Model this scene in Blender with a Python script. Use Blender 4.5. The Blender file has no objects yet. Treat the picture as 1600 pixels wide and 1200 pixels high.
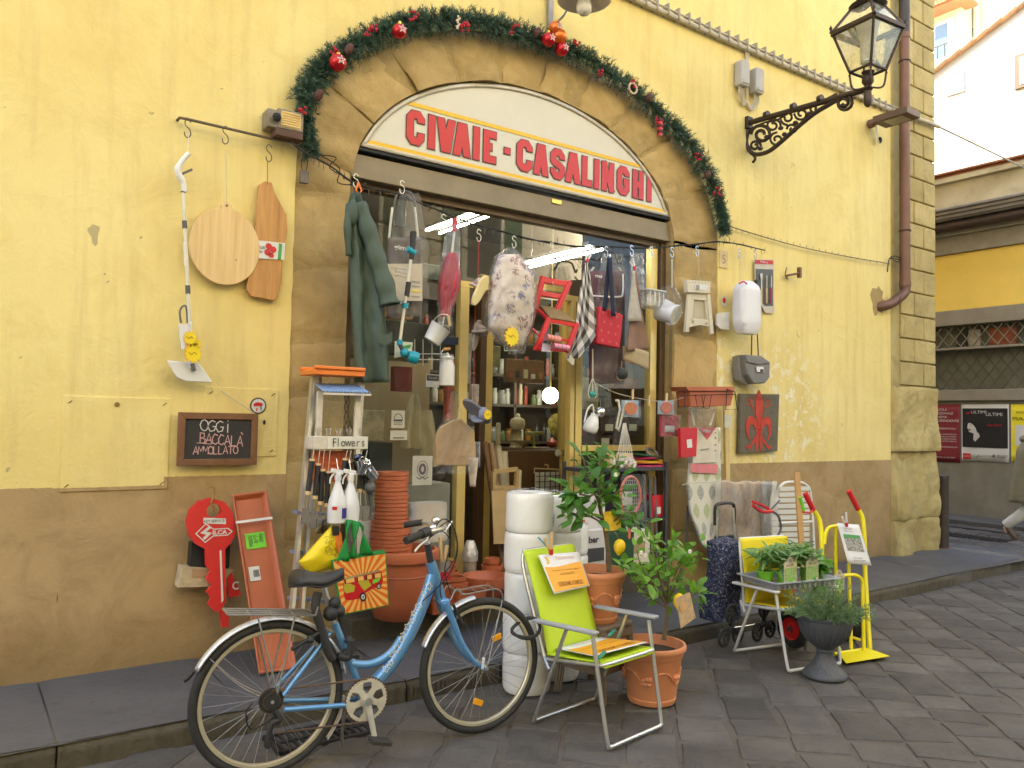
import bpy,bmesh,math,random
from mathutils import Vector,Matrix,noise,Quaternion
import numpy as np
random.seed(7)
PI=math.pi;R_=math.radians
C=bpy.context.scene.collection
S=bpy.context.scene
# ------------------------------------------------------------------ camera
EYE=Vector((0,0,1.62));FPX=1250.0
_y,_p,_r=R_(35.1736),R_(2.5461),R_(1.1379)
_f=Vector((math.sin(_y)*math.cos(_p),math.cos(_y)*math.cos(_p),math.sin(_p)))
_a=Vector((math.cos(_y),-math.sin(_y),0));_b=_a.cross(_f)
CR=_a*math.cos(_r)+_b*math.sin(_r);CU=-_a*math.sin(_r)+_b*math.cos(_r);CF=_f
cam=bpy.data.objects.new('camera',bpy.data.cameras.new('camera'));C.objects.link(cam)
cam.matrix_world=Matrix(((CR.x,CU.x,-CF.x,EYE.x),(CR.y,CU.y,-CF.y,EYE.y),(CR.z,CU.z,-CF.z,EYE.z),(0,0,0,1)))
cam.data.sensor_width=36;cam.data.lens=36*FPX/1600;cam.data.clip_end=300;cam.data.clip_start=0.05
S.camera=cam
# ------------------------------------------------------------------ sky, sun, exposure
SUN_EL,SUN_DIR=R_(42),Vector((-0.6,0.8,0))  # towards the sun
world=bpy.data.worlds.new('World');S.world=world;world.use_nodes=True
nt=world.node_tree;bg=nt.nodes['Background']
sky=nt.nodes.new('ShaderNodeTexSky');sky.sky_type='NISHITA';sky.sun_disc=False
sky.sun_elevation=SUN_EL;sky.sun_rotation=math.atan2(SUN_DIR.x,SUN_DIR.y);sky.dust_density=2.0;sky.air_density=1.0
nt.links.new(sky.outputs[0],bg.inputs[0]);bg.inputs[1].default_value=0.15
sl=bpy.data.lights.new('sun','SUN');sl.energy=4.5;sl.angle=R_(0.5);sl.color=(1,.93,.8)
so=bpy.data.objects.new('sun',sl);C.objects.link(so)
d=Vector((SUN_DIR.x*math.cos(SUN_EL),SUN_DIR.y*math.cos(SUN_EL),math.sin(SUN_EL)))
so.rotation_euler=d.to_track_quat('Z','Y').to_euler();so.location=(-6,8,30)
S.view_settings.view_transform='Standard';S.view_settings.look='None'
S.view_settings.gamma=1;S.view_settings.use_curve_mapping=False;S.view_settings.exposure=2.5
S.cycles.max_bounces=8;S.cycles.transparent_max_bounces=12;S.cycles.caustics_reflective=False;S.cycles.caustics_refractive=False

# ------------------------------------------------------------------ points measured on real planes of the place
def ray(px,py):return CF+CR*((px-800)/FPX)-CU*((py-600)/FPX)
def W(px,py,y=5.14):  # a point on the vertical plane y (parallel to the facade)
 d=ray(px,py);return EYE+d*((y-EYE.y)/d.y)
def G(px,py,z=0.0):  # a point on the horizontal plane z
 d=ray(px,py);return EYE+d*((z-EYE.z)/d.z)
def X(px,py,x):  # a point on the vertical plane x (across the side street)
 d=ray(px,py);return EYE+d*((x-EYE.x)/d.x)

# ------------------------------------------------------------------ materials
MT={}
def mat(name,col=(.5,.5,.5),rough=.6,metal=0,var=.12,vs=6,bump=.15,bs=60,spec=.5,coat=0,emit=0,sss=0,hue=0):
 if name in MT:return MT[name]
 m=bpy.data.materials.new(name);m.use_nodes=True;n=m.node_tree.nodes;l=m.node_tree.links
 b=n['Principled BSDF'];b.inputs['Roughness'].default_value=rough;b.inputs['Metallic'].default_value=metal
 b.inputs['Specular IOR Level'].default_value=spec;b.inputs['Coat Weight'].default_value=coat
 tc=n.new('ShaderNodeTexCoord')
 nz=n.new('ShaderNodeTexNoise');nz.inputs['Scale'].default_value=vs;nz.inputs['Detail'].default_value=6;nz.inputs['Roughness'].default_value=.65
 l.new(tc.outputs['Object'],nz.inputs['Vector'])
 cr=n.new('ShaderNodeValToRGB');c=col
 cr.color_ramp.elements[0].position=.3;cr.color_ramp.elements[1].position=.7
 cr.color_ramp.elements[0].color=(c[0]*(1-var),c[1]*(1-var),c[2]*(1-var),1)
 cr.color_ramp.elements[1].color=(min(1,c[0]*(1+var)),min(1,c[1]*(1+var)),min(1,c[2]*(1+var)),1)
 l.new(nz.outputs['Fac'],cr.inputs[0]);out=cr.outputs[0]
 if hue:
  oi=n.new('ShaderNodeObjectInfo');hs=n.new('ShaderNodeHueSaturation');mr=n.new('ShaderNodeMapRange')
  mr.inputs[3].default_value=1-hue;mr.inputs[4].default_value=1+hue
  l.new(oi.outputs['Random'],mr.inputs[0]);l.new(mr.outputs[0],hs.inputs['Value']);l.new(out,hs.inputs['Color']);out=hs.outputs[0]
 l.new(out,b.inputs['Base Color'])
 if emit:
  b.inputs['Emission Color'].default_value=(*col,1);b.inputs['Emission Strength'].default_value=emit
 if sss:
  b.inputs['Transmission Weight'].default_value=0
  b.inputs['Subsurface Weight'].default_value=sss;b.inputs['Subsurface Radius'].default_value=(.02,.02,.02)
 if bump:
  n2=n.new('ShaderNodeTexNoise');n2.inputs['Scale'].default_value=bs;n2.inputs['Detail'].default_value=5
  bp=n.new('ShaderNodeBump');bp.inputs['Strength'].default_value=bump;bp.inputs['Distance'].default_value=.01
  l.new(tc.outputs['Object'],n2.inputs['Vector']);l.new(n2.outputs['Fac'],bp.inputs['Height']);l.new(bp.outputs[0],b.inputs['Normal'])
 MT[name]=m;return m
def nodes_of(name):
 m=bpy.data.materials.new(name);m.use_nodes=True;MT[name]=m
 return m,m.node_tree.nodes,m.node_tree.links,m.node_tree.nodes['Principled BSDF']
def mixrgb(n,l,fac,a,b,mode='MIX'):
 x=n.new('ShaderNodeMix');x.data_type='RGBA';x.blend_type=mode
 for i,v in((0,fac),(6,a),(7,b)):
  if hasattr(v,'is_linked')or hasattr(v,'links'):l.new(v,x.inputs[i])
  elif i==0:x.inputs[0].default_value=v
  else:x.inputs[i].default_value=(*v,1)
 return x.outputs[2]
def ramp(n,l,src,p0,p1):
 r=n.new('ShaderNodeMapRange');r.inputs[1].default_value=p0;r.inputs[2].default_value=p1;l.new(src,r.inputs[0]);return r.outputs[0]
def noise_tex(n,l,vec,sc,det=6,rg=.6,dist=0):
 z=n.new('ShaderNodeTexNoise');z.inputs['Scale'].default_value=sc;z.inputs['Detail'].default_value=det
 z.inputs['Roughness'].default_value=rg;z.inputs['Distortion'].default_value=dist
 if vec:l.new(vec,z.inputs['Vector'])
 return z.outputs['Fac']
def math_(n,l,op,a,b=None):
 m=n.new('ShaderNodeMath');m.operation=op
 for i,v in((0,a),(1,b)):
  if v is None:continue
  if hasattr(v,'links'):l.new(v,m.inputs[i])
  else:m.inputs[i].default_value=v
 return m.outputs[0]
def bump_(n,l,b,h,st=.4,dist=.01,prev=None):
 p=n.new('ShaderNodeBump');p.inputs['Strength'].default_value=st;p.inputs['Distance'].default_value=dist;l.new(h,p.inputs['Height'])
 if prev:l.new(prev,p.inputs['Normal'])
 l.new(p.outputs[0],b.inputs['Normal']);return p.outputs[0]
def glass(name,tint=(.8,.9,.85),refl=1.0,alpha=.0,film=(.9,.9,.9),rough=0.0,wr=0):
 if name in MT:return MT[name]
 m=bpy.data.materials.new(name);m.use_nodes=True;n=m.node_tree.nodes;l=m.node_tree.links
 n.remove(n['Principled BSDF']);out=n['Material Output']
 tr=n.new('ShaderNodeBsdfTransparent');tr.inputs[0].default_value=(*tint,1)
 gl=n.new('ShaderNodeBsdfGlossy');gl.inputs['Roughness'].default_value=rough
 fr=n.new('ShaderNodeFresnel');fr.inputs[0].default_value=1.5
 mx=n.new('ShaderNodeMixShader');fac=math_(n,l,'MULTIPLY',fr.outputs[0],refl)
 l.new(fac,mx.inputs[0]);l.new(tr.outputs[0],mx.inputs[1]);l.new(gl.outputs[0],mx.inputs[2]);last=mx
 if alpha:
  df=n.new('ShaderNodeBsdfDiffuse');df.inputs[0].default_value=(*film,1)
  m2=n.new('ShaderNodeMixShader');tc=n.new('ShaderNodeTexCoord')
  nz=noise_tex(n,l,tc.outputs['Object'],9,4,.6,2);f2=ramp(n,l,nz,.25,.75)
  f3=math_(n,l,'MULTIPLY',f2,alpha*1.6);l.new(f3,m2.inputs[0]);l.new(mx.outputs[0],m2.inputs[1]);l.new(df.outputs[0],m2.inputs[2]);last=m2
 if wr:
  tc=n.new('ShaderNodeTexCoord');nz=noise_tex(n,l,tc.outputs['Object'],14,3,.5,1.5)
  bp=n.new('ShaderNodeBump');bp.inputs['Strength'].default_value=wr;bp.inputs['Distance'].default_value=.03
  l.new(nz,bp.inputs['Height']);l.new(bp.outputs[0],gl.inputs['Normal']);l.new(bp.outputs[0],fr.inputs['Normal'])
 l.new(last.outputs[0],out.inputs[0]);MT[name]=m;return m

# ------------------------------------------------------------------ objects
FR={}  # frame of each thing
def tag(o,label=None,cat=None,group=None,kind=None):
 if label:o['label']=label
 if cat:o['category']=cat
 if group:o['group']=group
 if kind:o['kind']=kind
 return o
def T(name,label,cat,loc=(0,0,0),rz=0,group=None,rot=None):
 o=bpy.data.objects.new(name,None);C.objects.link(o);o.empty_display_size=.05
 loc=Vector(loc);e=rot if rot else(0,0,rz)
 o.location=loc;o.rotation_euler=e
 from mathutils import Euler
 FR[o.name]=Matrix.Translation(loc)@Euler(e).to_matrix().to_4x4()
 return tag(o,label,cat,group)
class M:
 """collects geometry; w=True means coordinates are world coordinates"""
 def __init__(s,w=False):s.v=[];s.f=[];s.uv=[];s.w=w
 def add(s,vs,fs,uvs=None):
  b=len(s.v);s.v+=[Vector(p)for p in vs];s.f+=[tuple(i+b for i in f)for f in fs]
  s.uv+=(uvs if uvs else[(0,0)]*len(vs));return s
 def box(s,c,d,m=None):
  x,y,z=d[0]/2,d[1]/2,d[2]/2;c=Vector(c)
  vs=[Vector((i*x,j*y,k*z))for i in(-1,1)for j in(-1,1)for k in(-1,1)]
  if m is not None:vs=[m@p for p in vs]
  return s.add([c+p for p in vs],[(0,1,3,2),(4,6,7,5),(0,4,5,1),(2,3,7,6),(0,2,6,4),(1,5,7,3)])
 def bx(s,x0,x1,y0,y1,z0,z1):return s.box(((x0+x1)/2,(y0+y1)/2,(z0+z1)/2),(abs(x1-x0),abs(y1-y0),abs(z1-z0)))
 def bar(s,a,b,w,h,up=(0,0,1)):  # rectangular bar from a to b
  a,b=Vector(a),Vector(b);t=(b-a).normalized();u=Vector(up)
  if abs(t.dot(u))>.98:u=Vector((0,1,0))
  sd=t.cross(u).normalized();u=sd.cross(t).normalized();sd*=w/2;u*=h/2
  return s.add([a-sd-u,a+sd-u,a+sd+u,a-sd+u,b-sd-u,b+sd-u,b+sd+u,b-sd+u],[(0,3,2,1),(4,5,6,7),(0,1,5,4),(1,2,6,5),(2,3,7,6),(3,0,4,7)])
 def tube(s,pts,r,n=8,closed=False,caps=True,flat=1.0):
  pts=[Vector(p)for p in pts];k=len(pts);rr=r if isinstance(r,(list,tuple))else[r]*k
  up=None;rings=[]
  for i,p in enumerate(pts):
   if closed:t=(pts[(i+1)%k]-pts[i-1])
   else:t=pts[min(i+1,k-1)]-pts[max(i-1,0)]
   if t.length<1e-9:t=Vector((0,0,1))
   t.normalize()
   if up is None:
    up=Vector((0,0,1))if abs(t.z)<.9 else Vector((0,1,0))
   up=(up-t*up.dot(t))
   if up.length<1e-6:up=t.orthogonal()
   up.normalize();sd=t.cross(up)
   rings.append([p+(up*math.cos(2*PI*j/n)*flat+sd*math.sin(2*PI*j/n))*rr[i]for j in range(n)])
  vs=[q for rg in rings for q in rg];fs=[]
  for i in range(k if closed else k-1):
   a,b=i*n,((i+1)%k)*n
   fs+=[(a+j,a+(j+1)%n,b+(j+1)%n,b+j)for j in range(n)]
  if caps and not closed:fs+=[tuple(range(n))[::-1],tuple((k-1)*n+j for j in range(n))]
  return s.add(vs,fs)
 def lathe(s,prof,o=(0,0,0),ax=(0,0,1),n=24,caps=True,sx=1,sy=1,seg=None):
  ax=Vector(ax).normalized();q=Vector((0,0,1)).rotation_difference(ax);o=Vector(o)
  vs=[];fs=[];uv=[]
  for i,(r,z)in enumerate(prof):
   for j in range(n):
    a=2*PI*j/n;vs.append(o+q@Vector((r*math.cos(a)*sx,r*math.sin(a)*sy,z)));uv.append((j/n,i/len(prof)))
  k=len(prof)
  for i in range(k-1):fs+=[(i*n+j,i*n+(j+1)%n,(i+1)*n+(j+1)%n,(i+1)*n+j)for j in range(n)]
  if caps:
   if prof[0][0]>1e-5:fs.append(tuple(range(n))[::-1])
   if prof[-1][0]>1e-5:fs.append(tuple((k-1)*n+j for j in range(n)))
  return s.add(vs,fs,uv)
 def sphere(s,c,r,n=12,sx=1,sy=1,sz=1):
  k=max(5,n//2+1)
  return s.lathe([(max(1e-4,r*math.sin(PI*i/(k-1))),-r*sz*math.cos(PI*i/(k-1)))for i in range(k)],c,n=n,caps=False,sx=sx,sy=sy)
 def prism(s,poly,o,u,v,t):  # polygon in frame (o,u,v), pushed by vector t
  o,u,v,t=Vector(o),Vector(u),Vector(v),Vector(t);k=len(poly)
  a=[o+u*p[0]+v*p[1]for p in poly]
  if t.length<1e-9:return s.add(a,[tuple(range(k))])
  return s.add(a+[p+t for p in a],[tuple(range(k))[::-1],tuple(range(k,2*k))]+[(i,(i+1)%k,(i+1)%k+k,i+k)for i in range(k)])
 def grid(s,fn,nu,nv,wrap=False):
  vs=[];uv=[]
  for i in range(nu+1):
   for j in range(nv+1):vs.append(fn(i/nu,j/nv));uv.append((i/nu,j/nv))
  fs=[(i*(nv+1)+j,(i+1)*(nv+1)+j,(i+1)*(nv+1)+j+1,i*(nv+1)+j+1)for i in range(nu)for j in range(nv)]
  return s.add(vs,fs,uv)
 def ribbon(s,pts,w,o,u,v,closed=False):  # flat stroke with mitred corners in frame (o,u,v)
  k=len(pts);P=[Vector((p[0],p[1]))for p in pts];L=[];Rr=[]
  for i in range(k):
   a=P[i-1]if(closed or i>0)else None;b=P[(i+1)%k]if(closed or i<k-1)else None
   d1=(P[i]-a).normalized()if a is not None else None;d2=(b-P[i]).normalized()if b is not None else None
   if d1 is None:d1=d2
   if d2 is None:d2=d1
   n1=Vector((-d1.y,d1.x));n2=Vector((-d2.y,d2.x));m=(n1+n2)
   if m.length<.2:m=n1
   m.normalize();c=max(.5,m.dot(n1));L.append(P[i]+m*w/2/c);Rr.append(P[i]-m*w/2/c)
  o,u,v=Vector(o),Vector(u),Vector(v)
  vs=[o+u*p.x+v*p.y for p in L+Rr]
  return s.add(vs,[(i,(i+1)%k,k+(i+1)%k,k+i)for i in range(k if closed else k-1)])
 def build(s,name,m,parent=None,smooth=True,bevel=0,solid=0,sub=0,recalc=True,angle=40,off=-1):
  me=bpy.data.meshes.new(name)
  vs=s.v
  if parent is not None and s.w:
   inv=FR[parent.name].inverted();vs=[inv@p for p in vs]
  me.from_pydata([tuple(p)for p in vs],[],s.f)
  uvl=me.uv_layers.new(name='UVMap');li=np.empty(len(me.loops),dtype=np.int32);me.loops.foreach_get('vertex_index',li)
  if len(s.uv)==len(s.v):uvl.data.foreach_set('uv',np.array(s.uv,dtype=np.float32)[li].ravel())
  if recalc:
   bm=bmesh.new();bm.from_mesh(me);bmesh.ops.recalc_face_normals(bm,faces=bm.faces);bm.to_mesh(me);bm.free()
  if smooth:
   me.polygons.foreach_set('use_smooth',[True]*len(me.polygons))
   me.set_sharp_from_angle(angle=R_(angle))
  me.materials.append(m if m else mat('plain'))
  o=bpy.data.objects.new(name,me);C.objects.link(o)
  if parent is not None:
   o.parent=parent
   if parent.name in FR and parent.type=='MESH':pass
  FR[o.name]=FR[parent.name]if parent is not None else Matrix.Identity(4)
  if solid:q=o.modifiers.new('s','SOLIDIFY');q.thickness=solid;q.offset=off
  if bevel:q=o.modifiers.new('b','BEVEL');q.width=bevel;q.segments=2;q.limit_method='ANGLE'
  if sub:q=o.modifiers.new('u','SUBSURF');q.levels=q.render_levels=sub
  return o
def world_thing(m,name,material,label,cat,group=None,loc=None,**k):
 """a thing that is one mesh, given in world coordinates; its origin is moved to its own middle"""
 c=Vector(loc)if loc is not None else sum(m.v,Vector())/len(m.v)
 m.v=[p-c for p in m.v]
 o=m.build(name,material,None,**k);o.location=c;FR[o.name]=Matrix.Translation(c)
 return tag(o,label,cat,group)
def struct(m,name,material,**k):
 o=m.build(name,material,**k);o['kind']='structure';return o
def dup(root,loc=None,rz=None,label=None,group=None,scale=None):
 def rec(o,par):
  c=o.copy();C.objects.link(c)
  if par is not None:c.parent=par
  for ch in o.children:rec(ch,c)
  return c
 r=rec(root,None)
 if loc is not None:r.location=loc
 if rz is not None:r.rotation_euler=(0,0,rz)
 if scale is not None:r.scale=(scale,)*3 if isinstance(scale,(int,float))else scale
 if label:r['label']=label
 if group:r['group']=group
 FR[r.name]=Matrix.LocRotScale(r.location,r.rotation_euler,None)
 return r
def text(s,o,u,v,h,m,parent,name='lettering',width=None,bold=0,center=True,depth=0,w=True,xs=1.0):
 """flat lettering; cap height h, middle of the text at o, in frame u (right), v (up)"""
 cu=bpy.data.curves.new(name,'FONT');cu.body=s;cu.size=1;cu.offset=bold;cu.resolution_u=3;cu.extrude=depth
 cu.space_line=.95
 t=bpy.data.objects.new('tmp',cu);C.objects.link(t)
 bpy.context.view_layer.update()
 me=bpy.data.meshes.new_from_object(t.evaluated_get(bpy.context.evaluated_depsgraph_get()))
 bpy.data.objects.remove(t);n=len(me.vertices)
 if n==0:return None
 co=np.empty(n*3,dtype=np.float32);me.vertices.foreach_get('co',co);co=co.reshape(-1,3)
 lo,hi=co.min(0),co.max(0);sy=h/max(1e-6,(hi[1]-lo[1]));sx=sy*xs
 if width:sx=width/max(1e-6,hi[0]-lo[0])
 cx=(lo[0]+hi[0])/2 if center else lo[0];cy=(lo[1]+hi[1])/2
 o,u,v=Vector(o),Vector(u),Vector(v)
 inv=FR[parent.name].inverted()if(parent is not None and w)else Matrix.Identity(4)
 out=[inv@(o+u*float((p[0]-cx)*sx)+v*float((p[1]-cy)*sy))for p in co]
 me.vertices.foreach_set('co',np.array([tuple(p)for p in out],dtype=np.float32).ravel());me.update()
 me.materials.clear();me.materials.append(m);me.name=name
 ob=bpy.data.objects.new(name,me);C.objects.link(ob);ob.parent=parent;FR[ob.name]=FR[parent.name]if parent is not None else Matrix.Identity(4)
 return ob
UX,UZ,NY=Vector((1,0,0)),Vector((0,0,1)),Vector((0,-1,0))
def nz(x,y=0,z=0):return noise.noise(Vector((x,y,z)))
def cat(pts,per=6,closed=False):  # smooth curve through points
 P=[Vector(p)for p in pts];k=len(P);out=[]
 for i in range(k if closed else k-1):
  p0=P[i-1]if(i>0 or closed)else P[0];p1=P[i];p2=P[(i+1)%k];p3=P[(i+2)%k]if(i+2<k or closed)else P[-1]
  for j in range(per):
   t=j/per;out.append(.5*((2*p1)+(p2-p0)*t+(2*p0-5*p1+4*p2-p3)*t*t+(3*p1-p0-3*p2+p3)*t**3))
 if not closed:out.append(P[-1])
 return out
def circ(c,r,n=24,u=(1,0,0),v=(0,0,1),a0=0,a1=2*PI,end=False):
 c,u,v=Vector(c),Vector(u),Vector(v);k=n if not end else n-1
 return[c+u*r*math.cos(a0+(a1-a0)*i/k)+v*r*math.sin(a0+(a1-a0)*i/k)for i in range(n)]
def rrect(w,h,r,n=4):
 out=[]
 for cx,cy,a in((w/2-r,h/2-r,0),(-w/2+r,h/2-r,90),(-w/2+r,-h/2+r,180),(w/2-r,-h/2+r,270)):
  for i in range(n+1):
   t=R_(a+90*i/n);out.append((cx+r*math.cos(t),cy+r*math.sin(t)))
 return out
# ================================================================== THE SETTING
YF=5.14  # plane of the facade
# --- plaster material: yellow above, umber dado below, chipped and stained
def plaster():
 m,n,l,b=nodes_of('yellow_plaster');b.inputs['Roughness'].default_value=.85;b.inputs['Specular IOR Level'].default_value=.25
 g=n.new('ShaderNodeNewGeometry');P=g.outputs['Position'];sx=n.new('ShaderNodeSeparateXYZ');l.new(P,sx.inputs[0])
 big=noise_tex(n,l,P,.6,5,.6,.5);mid=noise_tex(n,l,P,3.2,7,.65,.6);fine=noise_tex(n,l,P,22,6,.7)
 y=mixrgb(n,l,ramp(n,l,big,.3,.7),(.765,.60,.215),(.87,.73,.315))
 y=mixrgb(n,l,math_(n,l,'MULTIPLY',ramp(n,l,mid,.5,.8),.45),y,(.66,.48,.15))
 # streaks running down
 mp=n.new('ShaderNodeMapping');mp.inputs['Scale'].default_value=(5,5,.45);l.new(P,mp.inputs[0])
 st=noise_tex(n,l,mp.outputs[0],2.0,5,.6);y=mixrgb(n,l,math_(n,l,'MULTIPLY',ramp(n,l,st,.5,.78),.42),y,(.58,.43,.18))
 # pale flaked patches round the carved lily panel and beside the pier
 def near(x,z,r):
  dx=math_(n,l,'SUBTRACT',sx.outputs[0],x);dz=math_(n,l,'SUBTRACT',sx.outputs[2],z)
  q=math_(n,l,'SQRT',math_(n,l,'ADD',math_(n,l,'MULTIPLY',dx,dx),math_(n,l,'MULTIPLY',dz,dz)))
  return ramp(n,l,q,r,r*.35)
 zone=math_(n,l,'MAXIMUM',near(7.0,1.7,1.0),near(6.1,2.2,.5))
 fl=math_(n,l,'MULTIPLY',zone,ramp(n,l,noise_tex(n,l,P,8,8,.75,.3),.52,.56))
 y=mixrgb(n,l,fl,y,(.88,.80,.55))
 chip=ramp(n,l,noise_tex(n,l,P,5.5,3,.5,1.5),.735,.745);y=mixrgb(n,l,math_(n,l,'MULTIPLY',chip,.8),y,(.42,.35,.2))
 # dado
 d=mixrgb(n,l,ramp(n,l,big,.3,.7),(.39,.268,.128),(.53,.375,.19))
 d=mixrgb(n,l,math_(n,l,'MULTIPLY',ramp(n,l,mid,.42,.7),.7),d,(.26,.17,.07))
 sc=n.new('ShaderNodeMapping');sc.inputs['Scale'].default_value=(30,30,4);sc.inputs['Rotation'].default_value=(0,.5,0);l.new(P,sc.inputs[0])
 d=mixrgb(n,l,ramp(n,l,noise_tex(n,l,sc.outputs[0],1,2,.5,0),.76,.8),d,(.13,.09,.05))
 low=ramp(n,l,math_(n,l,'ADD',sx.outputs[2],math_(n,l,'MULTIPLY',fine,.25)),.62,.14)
 d=mixrgb(n,l,math_(n,l,'MULTIPLY',low,.62),d,(.13,.085,.035))  # grime near the ground, deepened with street-level shade painted into the colour
 edge=math_(n,l,'ADD',sx.outputs[2],math_(n,l,'MULTIPLY',math_(n,l,'SUBTRACT',fine,.5),.018))
 inbox=math_(n,l,'MULTIPLY',math_(n,l,'GREATER_THAN',sx.outputs[0],.5),math_(n,l,'LESS_THAN',sx.outputs[0],1.08))
 lim=math_(n,l,'SUBTRACT',1.235,math_(n,l,'MULTIPLY',inbox,.05))
 lim=math_(n,l,'SUBTRACT',lim,math_(n,l,'MULTIPLY',math_(n,l,'LESS_THAN',sx.outputs[0],.5),.045))
 fac=math_(n,l,'LESS_THAN',edge,lim)
 out=mixrgb(n,l,fac,y,d)
 l.new(out,b.inputs['Base Color'])
 h=math_(n,l,'ADD',math_(n,l,'MULTIPLY',mid,.8),math_(n,l,'MULTIPLY',fine,.3))
 h=math_(n,l,'SUBTRACT',h,math_(n,l,'MULTIPLY',math_(n,l,'MAXIMUM',fl,chip),.25))
 h=math_(n,l,'SUBTRACT',h,math_(n,l,'MULTIPLY',fac,.15))
 bump_(n,l,b,h,.45,.03)
 return m
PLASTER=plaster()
def stone_mat(name,c1,c2,dark,bs=10,st=.6,hue=.1,sc=2.2):
 m,n,l,b=nodes_of(name);b.inputs['Roughness'].default_value=.88;b.inputs['Specular IOR Level'].default_value=.3
 g=n.new('ShaderNodeNewGeometry');P=g.outputs['Position'];oi=n.new('ShaderNodeObjectInfo')
 a=noise_tex(n,l,P,sc,7,.65,.8);f=noise_tex(n,l,P,bs*3,6,.7);q=noise_tex(n,l,P,bs,6,.7,.5)
 c=mixrgb(n,l,ramp(n,l,a,.35,.65),c1,c2);c=mixrgb(n,l,math_(n,l,'MULTIPLY',ramp(n,l,q,.5,.75),.6),c,dark)
 hs=n.new('ShaderNodeHueSaturation');l.new(c,hs.inputs['Color']);l.new(ramp(n,l,oi.outputs['Random'],0,1),hs.inputs['Value'])
 mr=n.new('ShaderNodeMapRange');mr.inputs[3].default_value=1-hue;mr.inputs[4].default_value=1+hue;l.new(oi.outputs['Random'],mr.inputs[0]);l.new(mr.outputs[0],hs.inputs['Value'])
 l.new(hs.outputs[0],b.inputs['Base Color'])
 bump_(n,l,b,math_(n,l,'ADD',q,math_(n,l,'MULTIPLY',f,.4)),st,.02)
 return m
STONE=stone_mat('sandstone',(.43,.30,.125),(.54,.39,.17),(.31,.22,.08),5,.7)
QUOIN=stone_mat('quoin_stone',(.42,.32,.125),(.53,.42,.18),(.22,.19,.10),6,.9,.08,1.6)
MORTAR=stone_mat('mortar',(.37,.26,.11),(.45,.33,.14),(.28,.2,.08),12,.6)
PAVE=stone_mat('paving_stone',(.084,.077,.070),(.124,.114,.100),(.05,.047,.043),9,.7,.25)
SLAB=stone_mat('slab_stone',(.088,.088,.090),(.118,.117,.118),(.062,.062,.062),14,.35,.08,1.5)
KERB=stone_mat('kerb_stone',(.095,.08,.052),(.13,.11,.075),(.05,.043,.032),12,.6)
JOINT=stone_mat('joint_grit',(.125,.11,.09),(.16,.142,.118),(.078,.068,.055),20,.8)
PAVE.node_tree.nodes['Principled BSDF'].inputs['Roughness'].default_value=.62
SLAB.node_tree.nodes['Principled BSDF'].inputs['Roughness'].default_value=.55

# --- road: one sheet to the horizon, paving stones proud of it
m=M();m.add([(-60,-60,-.012),(80,-60,-.012),(80,60,-.012),(-60,60,-.012)],[(0,1,2,3)])
road=struct(m,'road',JOINT,smooth=False)
def paver(w,h,seed):
 m=M();k=6
 def fn(a,b):
  x=(a-.5)*w;y=(b-.5)*h;e=min(a,1-a)*w;f=min(b,1-b)*h;q=min(e,f)
  z=-.004*math.exp(-q/.02)*2.2+.0035*nz(x*5+seed,y*5,seed*3)+.0015*nz(x*17,y*17,seed)
  if q<1e-6:z=-.03
  r=.03
  return Vector((x*(1-.04*abs(b-.5))+r*nz(y*6,seed,a*3),y+r*nz(x*6,seed+5,b*3),z))
 ts=[0,.035,.12,.5,.88,.965,1]
 m.grid(lambda a,b:fn(ts[round(a*6)],ts[round(b*6)]),6,6)
 return m
prot={}
def put_paver(parent,w,h,x,y,rot,z=0,mt=PAVE,name='paving_stone'):
 key=(round(w*8)/8,random.randrange(4),name)
 if key not in prot:
  o=paver(key[0],h,random.random()*50).build(name,mt,parent);prot[key]=o;o.scale=(w/key[0],1,1)
 else:
  o=prot[key].copy();C.objects.link(o);o.parent=parent;o.scale=(w/key[0],1,1)
 o.location=(x,y,z);o.rotation_euler=(0,0,rot+random.uniform(-.012,.012));return o
# courses run across the street (along a line about 35 degrees off the kerb normal), as the photo shows
ang=R_(47)
ca,sa=math.cos(ang),math.sin(ang);cnt=0;far=[]
rows=[]
HROW=.29
cands=[]
for r in range(-70,80):
 v=r*HROW;u=-30+random.random()*.4
 while u<30:
  w=random.uniform(.17,.46);uc=u+w/2
  x,y=4+uc*ca-v*sa,1.5+uc*sa+v*ca
  u+=w+.012
  if y>4.06 and x<10.6:continue
  if x>14.4 or y>9.5 or x<-3 or y<-2.5:continue
  dd=Vector((x,y,0))-EYE;fw=dd.dot(CF)
  if fw<.6:continue
  px=800+FPX*dd.dot(CR)/fw;py=600-FPX*dd.dot(CU)/fw
  vis=-60<px<1660 and py<1260
  cands.append((0 if vis else 1,dd.length,w,x,y))
cands.sort()
stuff=M()
for i,(vis,dl,w,x,y)in enumerate(cands):
 if i<300 and not vis:put_paver(road,w-.012,HROW-.016,x+random.uniform(-.006,.006),y+random.uniform(-.006,.006),ang)
 else:
  p=M();hw,hh=w/2-.006,HROW/2-.008
  R2=Matrix.Rotation(ang,3,'Z')
  zz=random.uniform(-.002,.002)
  vs=[R2@Vector((sx_*hw*k,sy_*hh*k,z_))+Vector((x,y,0))for k,z_ in((1,-.02),(.96,-.002+zz),(.85,zz))for sx_,sy_ in((-1,-1),(1,-1),(1,1),(-1,1))]
  stuff.add(vs,[(8,9,10,11)]+[(k*4+j,k*4+(j+1)%4,k*4+4+(j+1)%4,k*4+4+j)for k in range(2)for j in range(4)])
so_=stuff.build('paving_stones',PAVE,road,smooth=False);so_['kind']='stuff'

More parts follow.
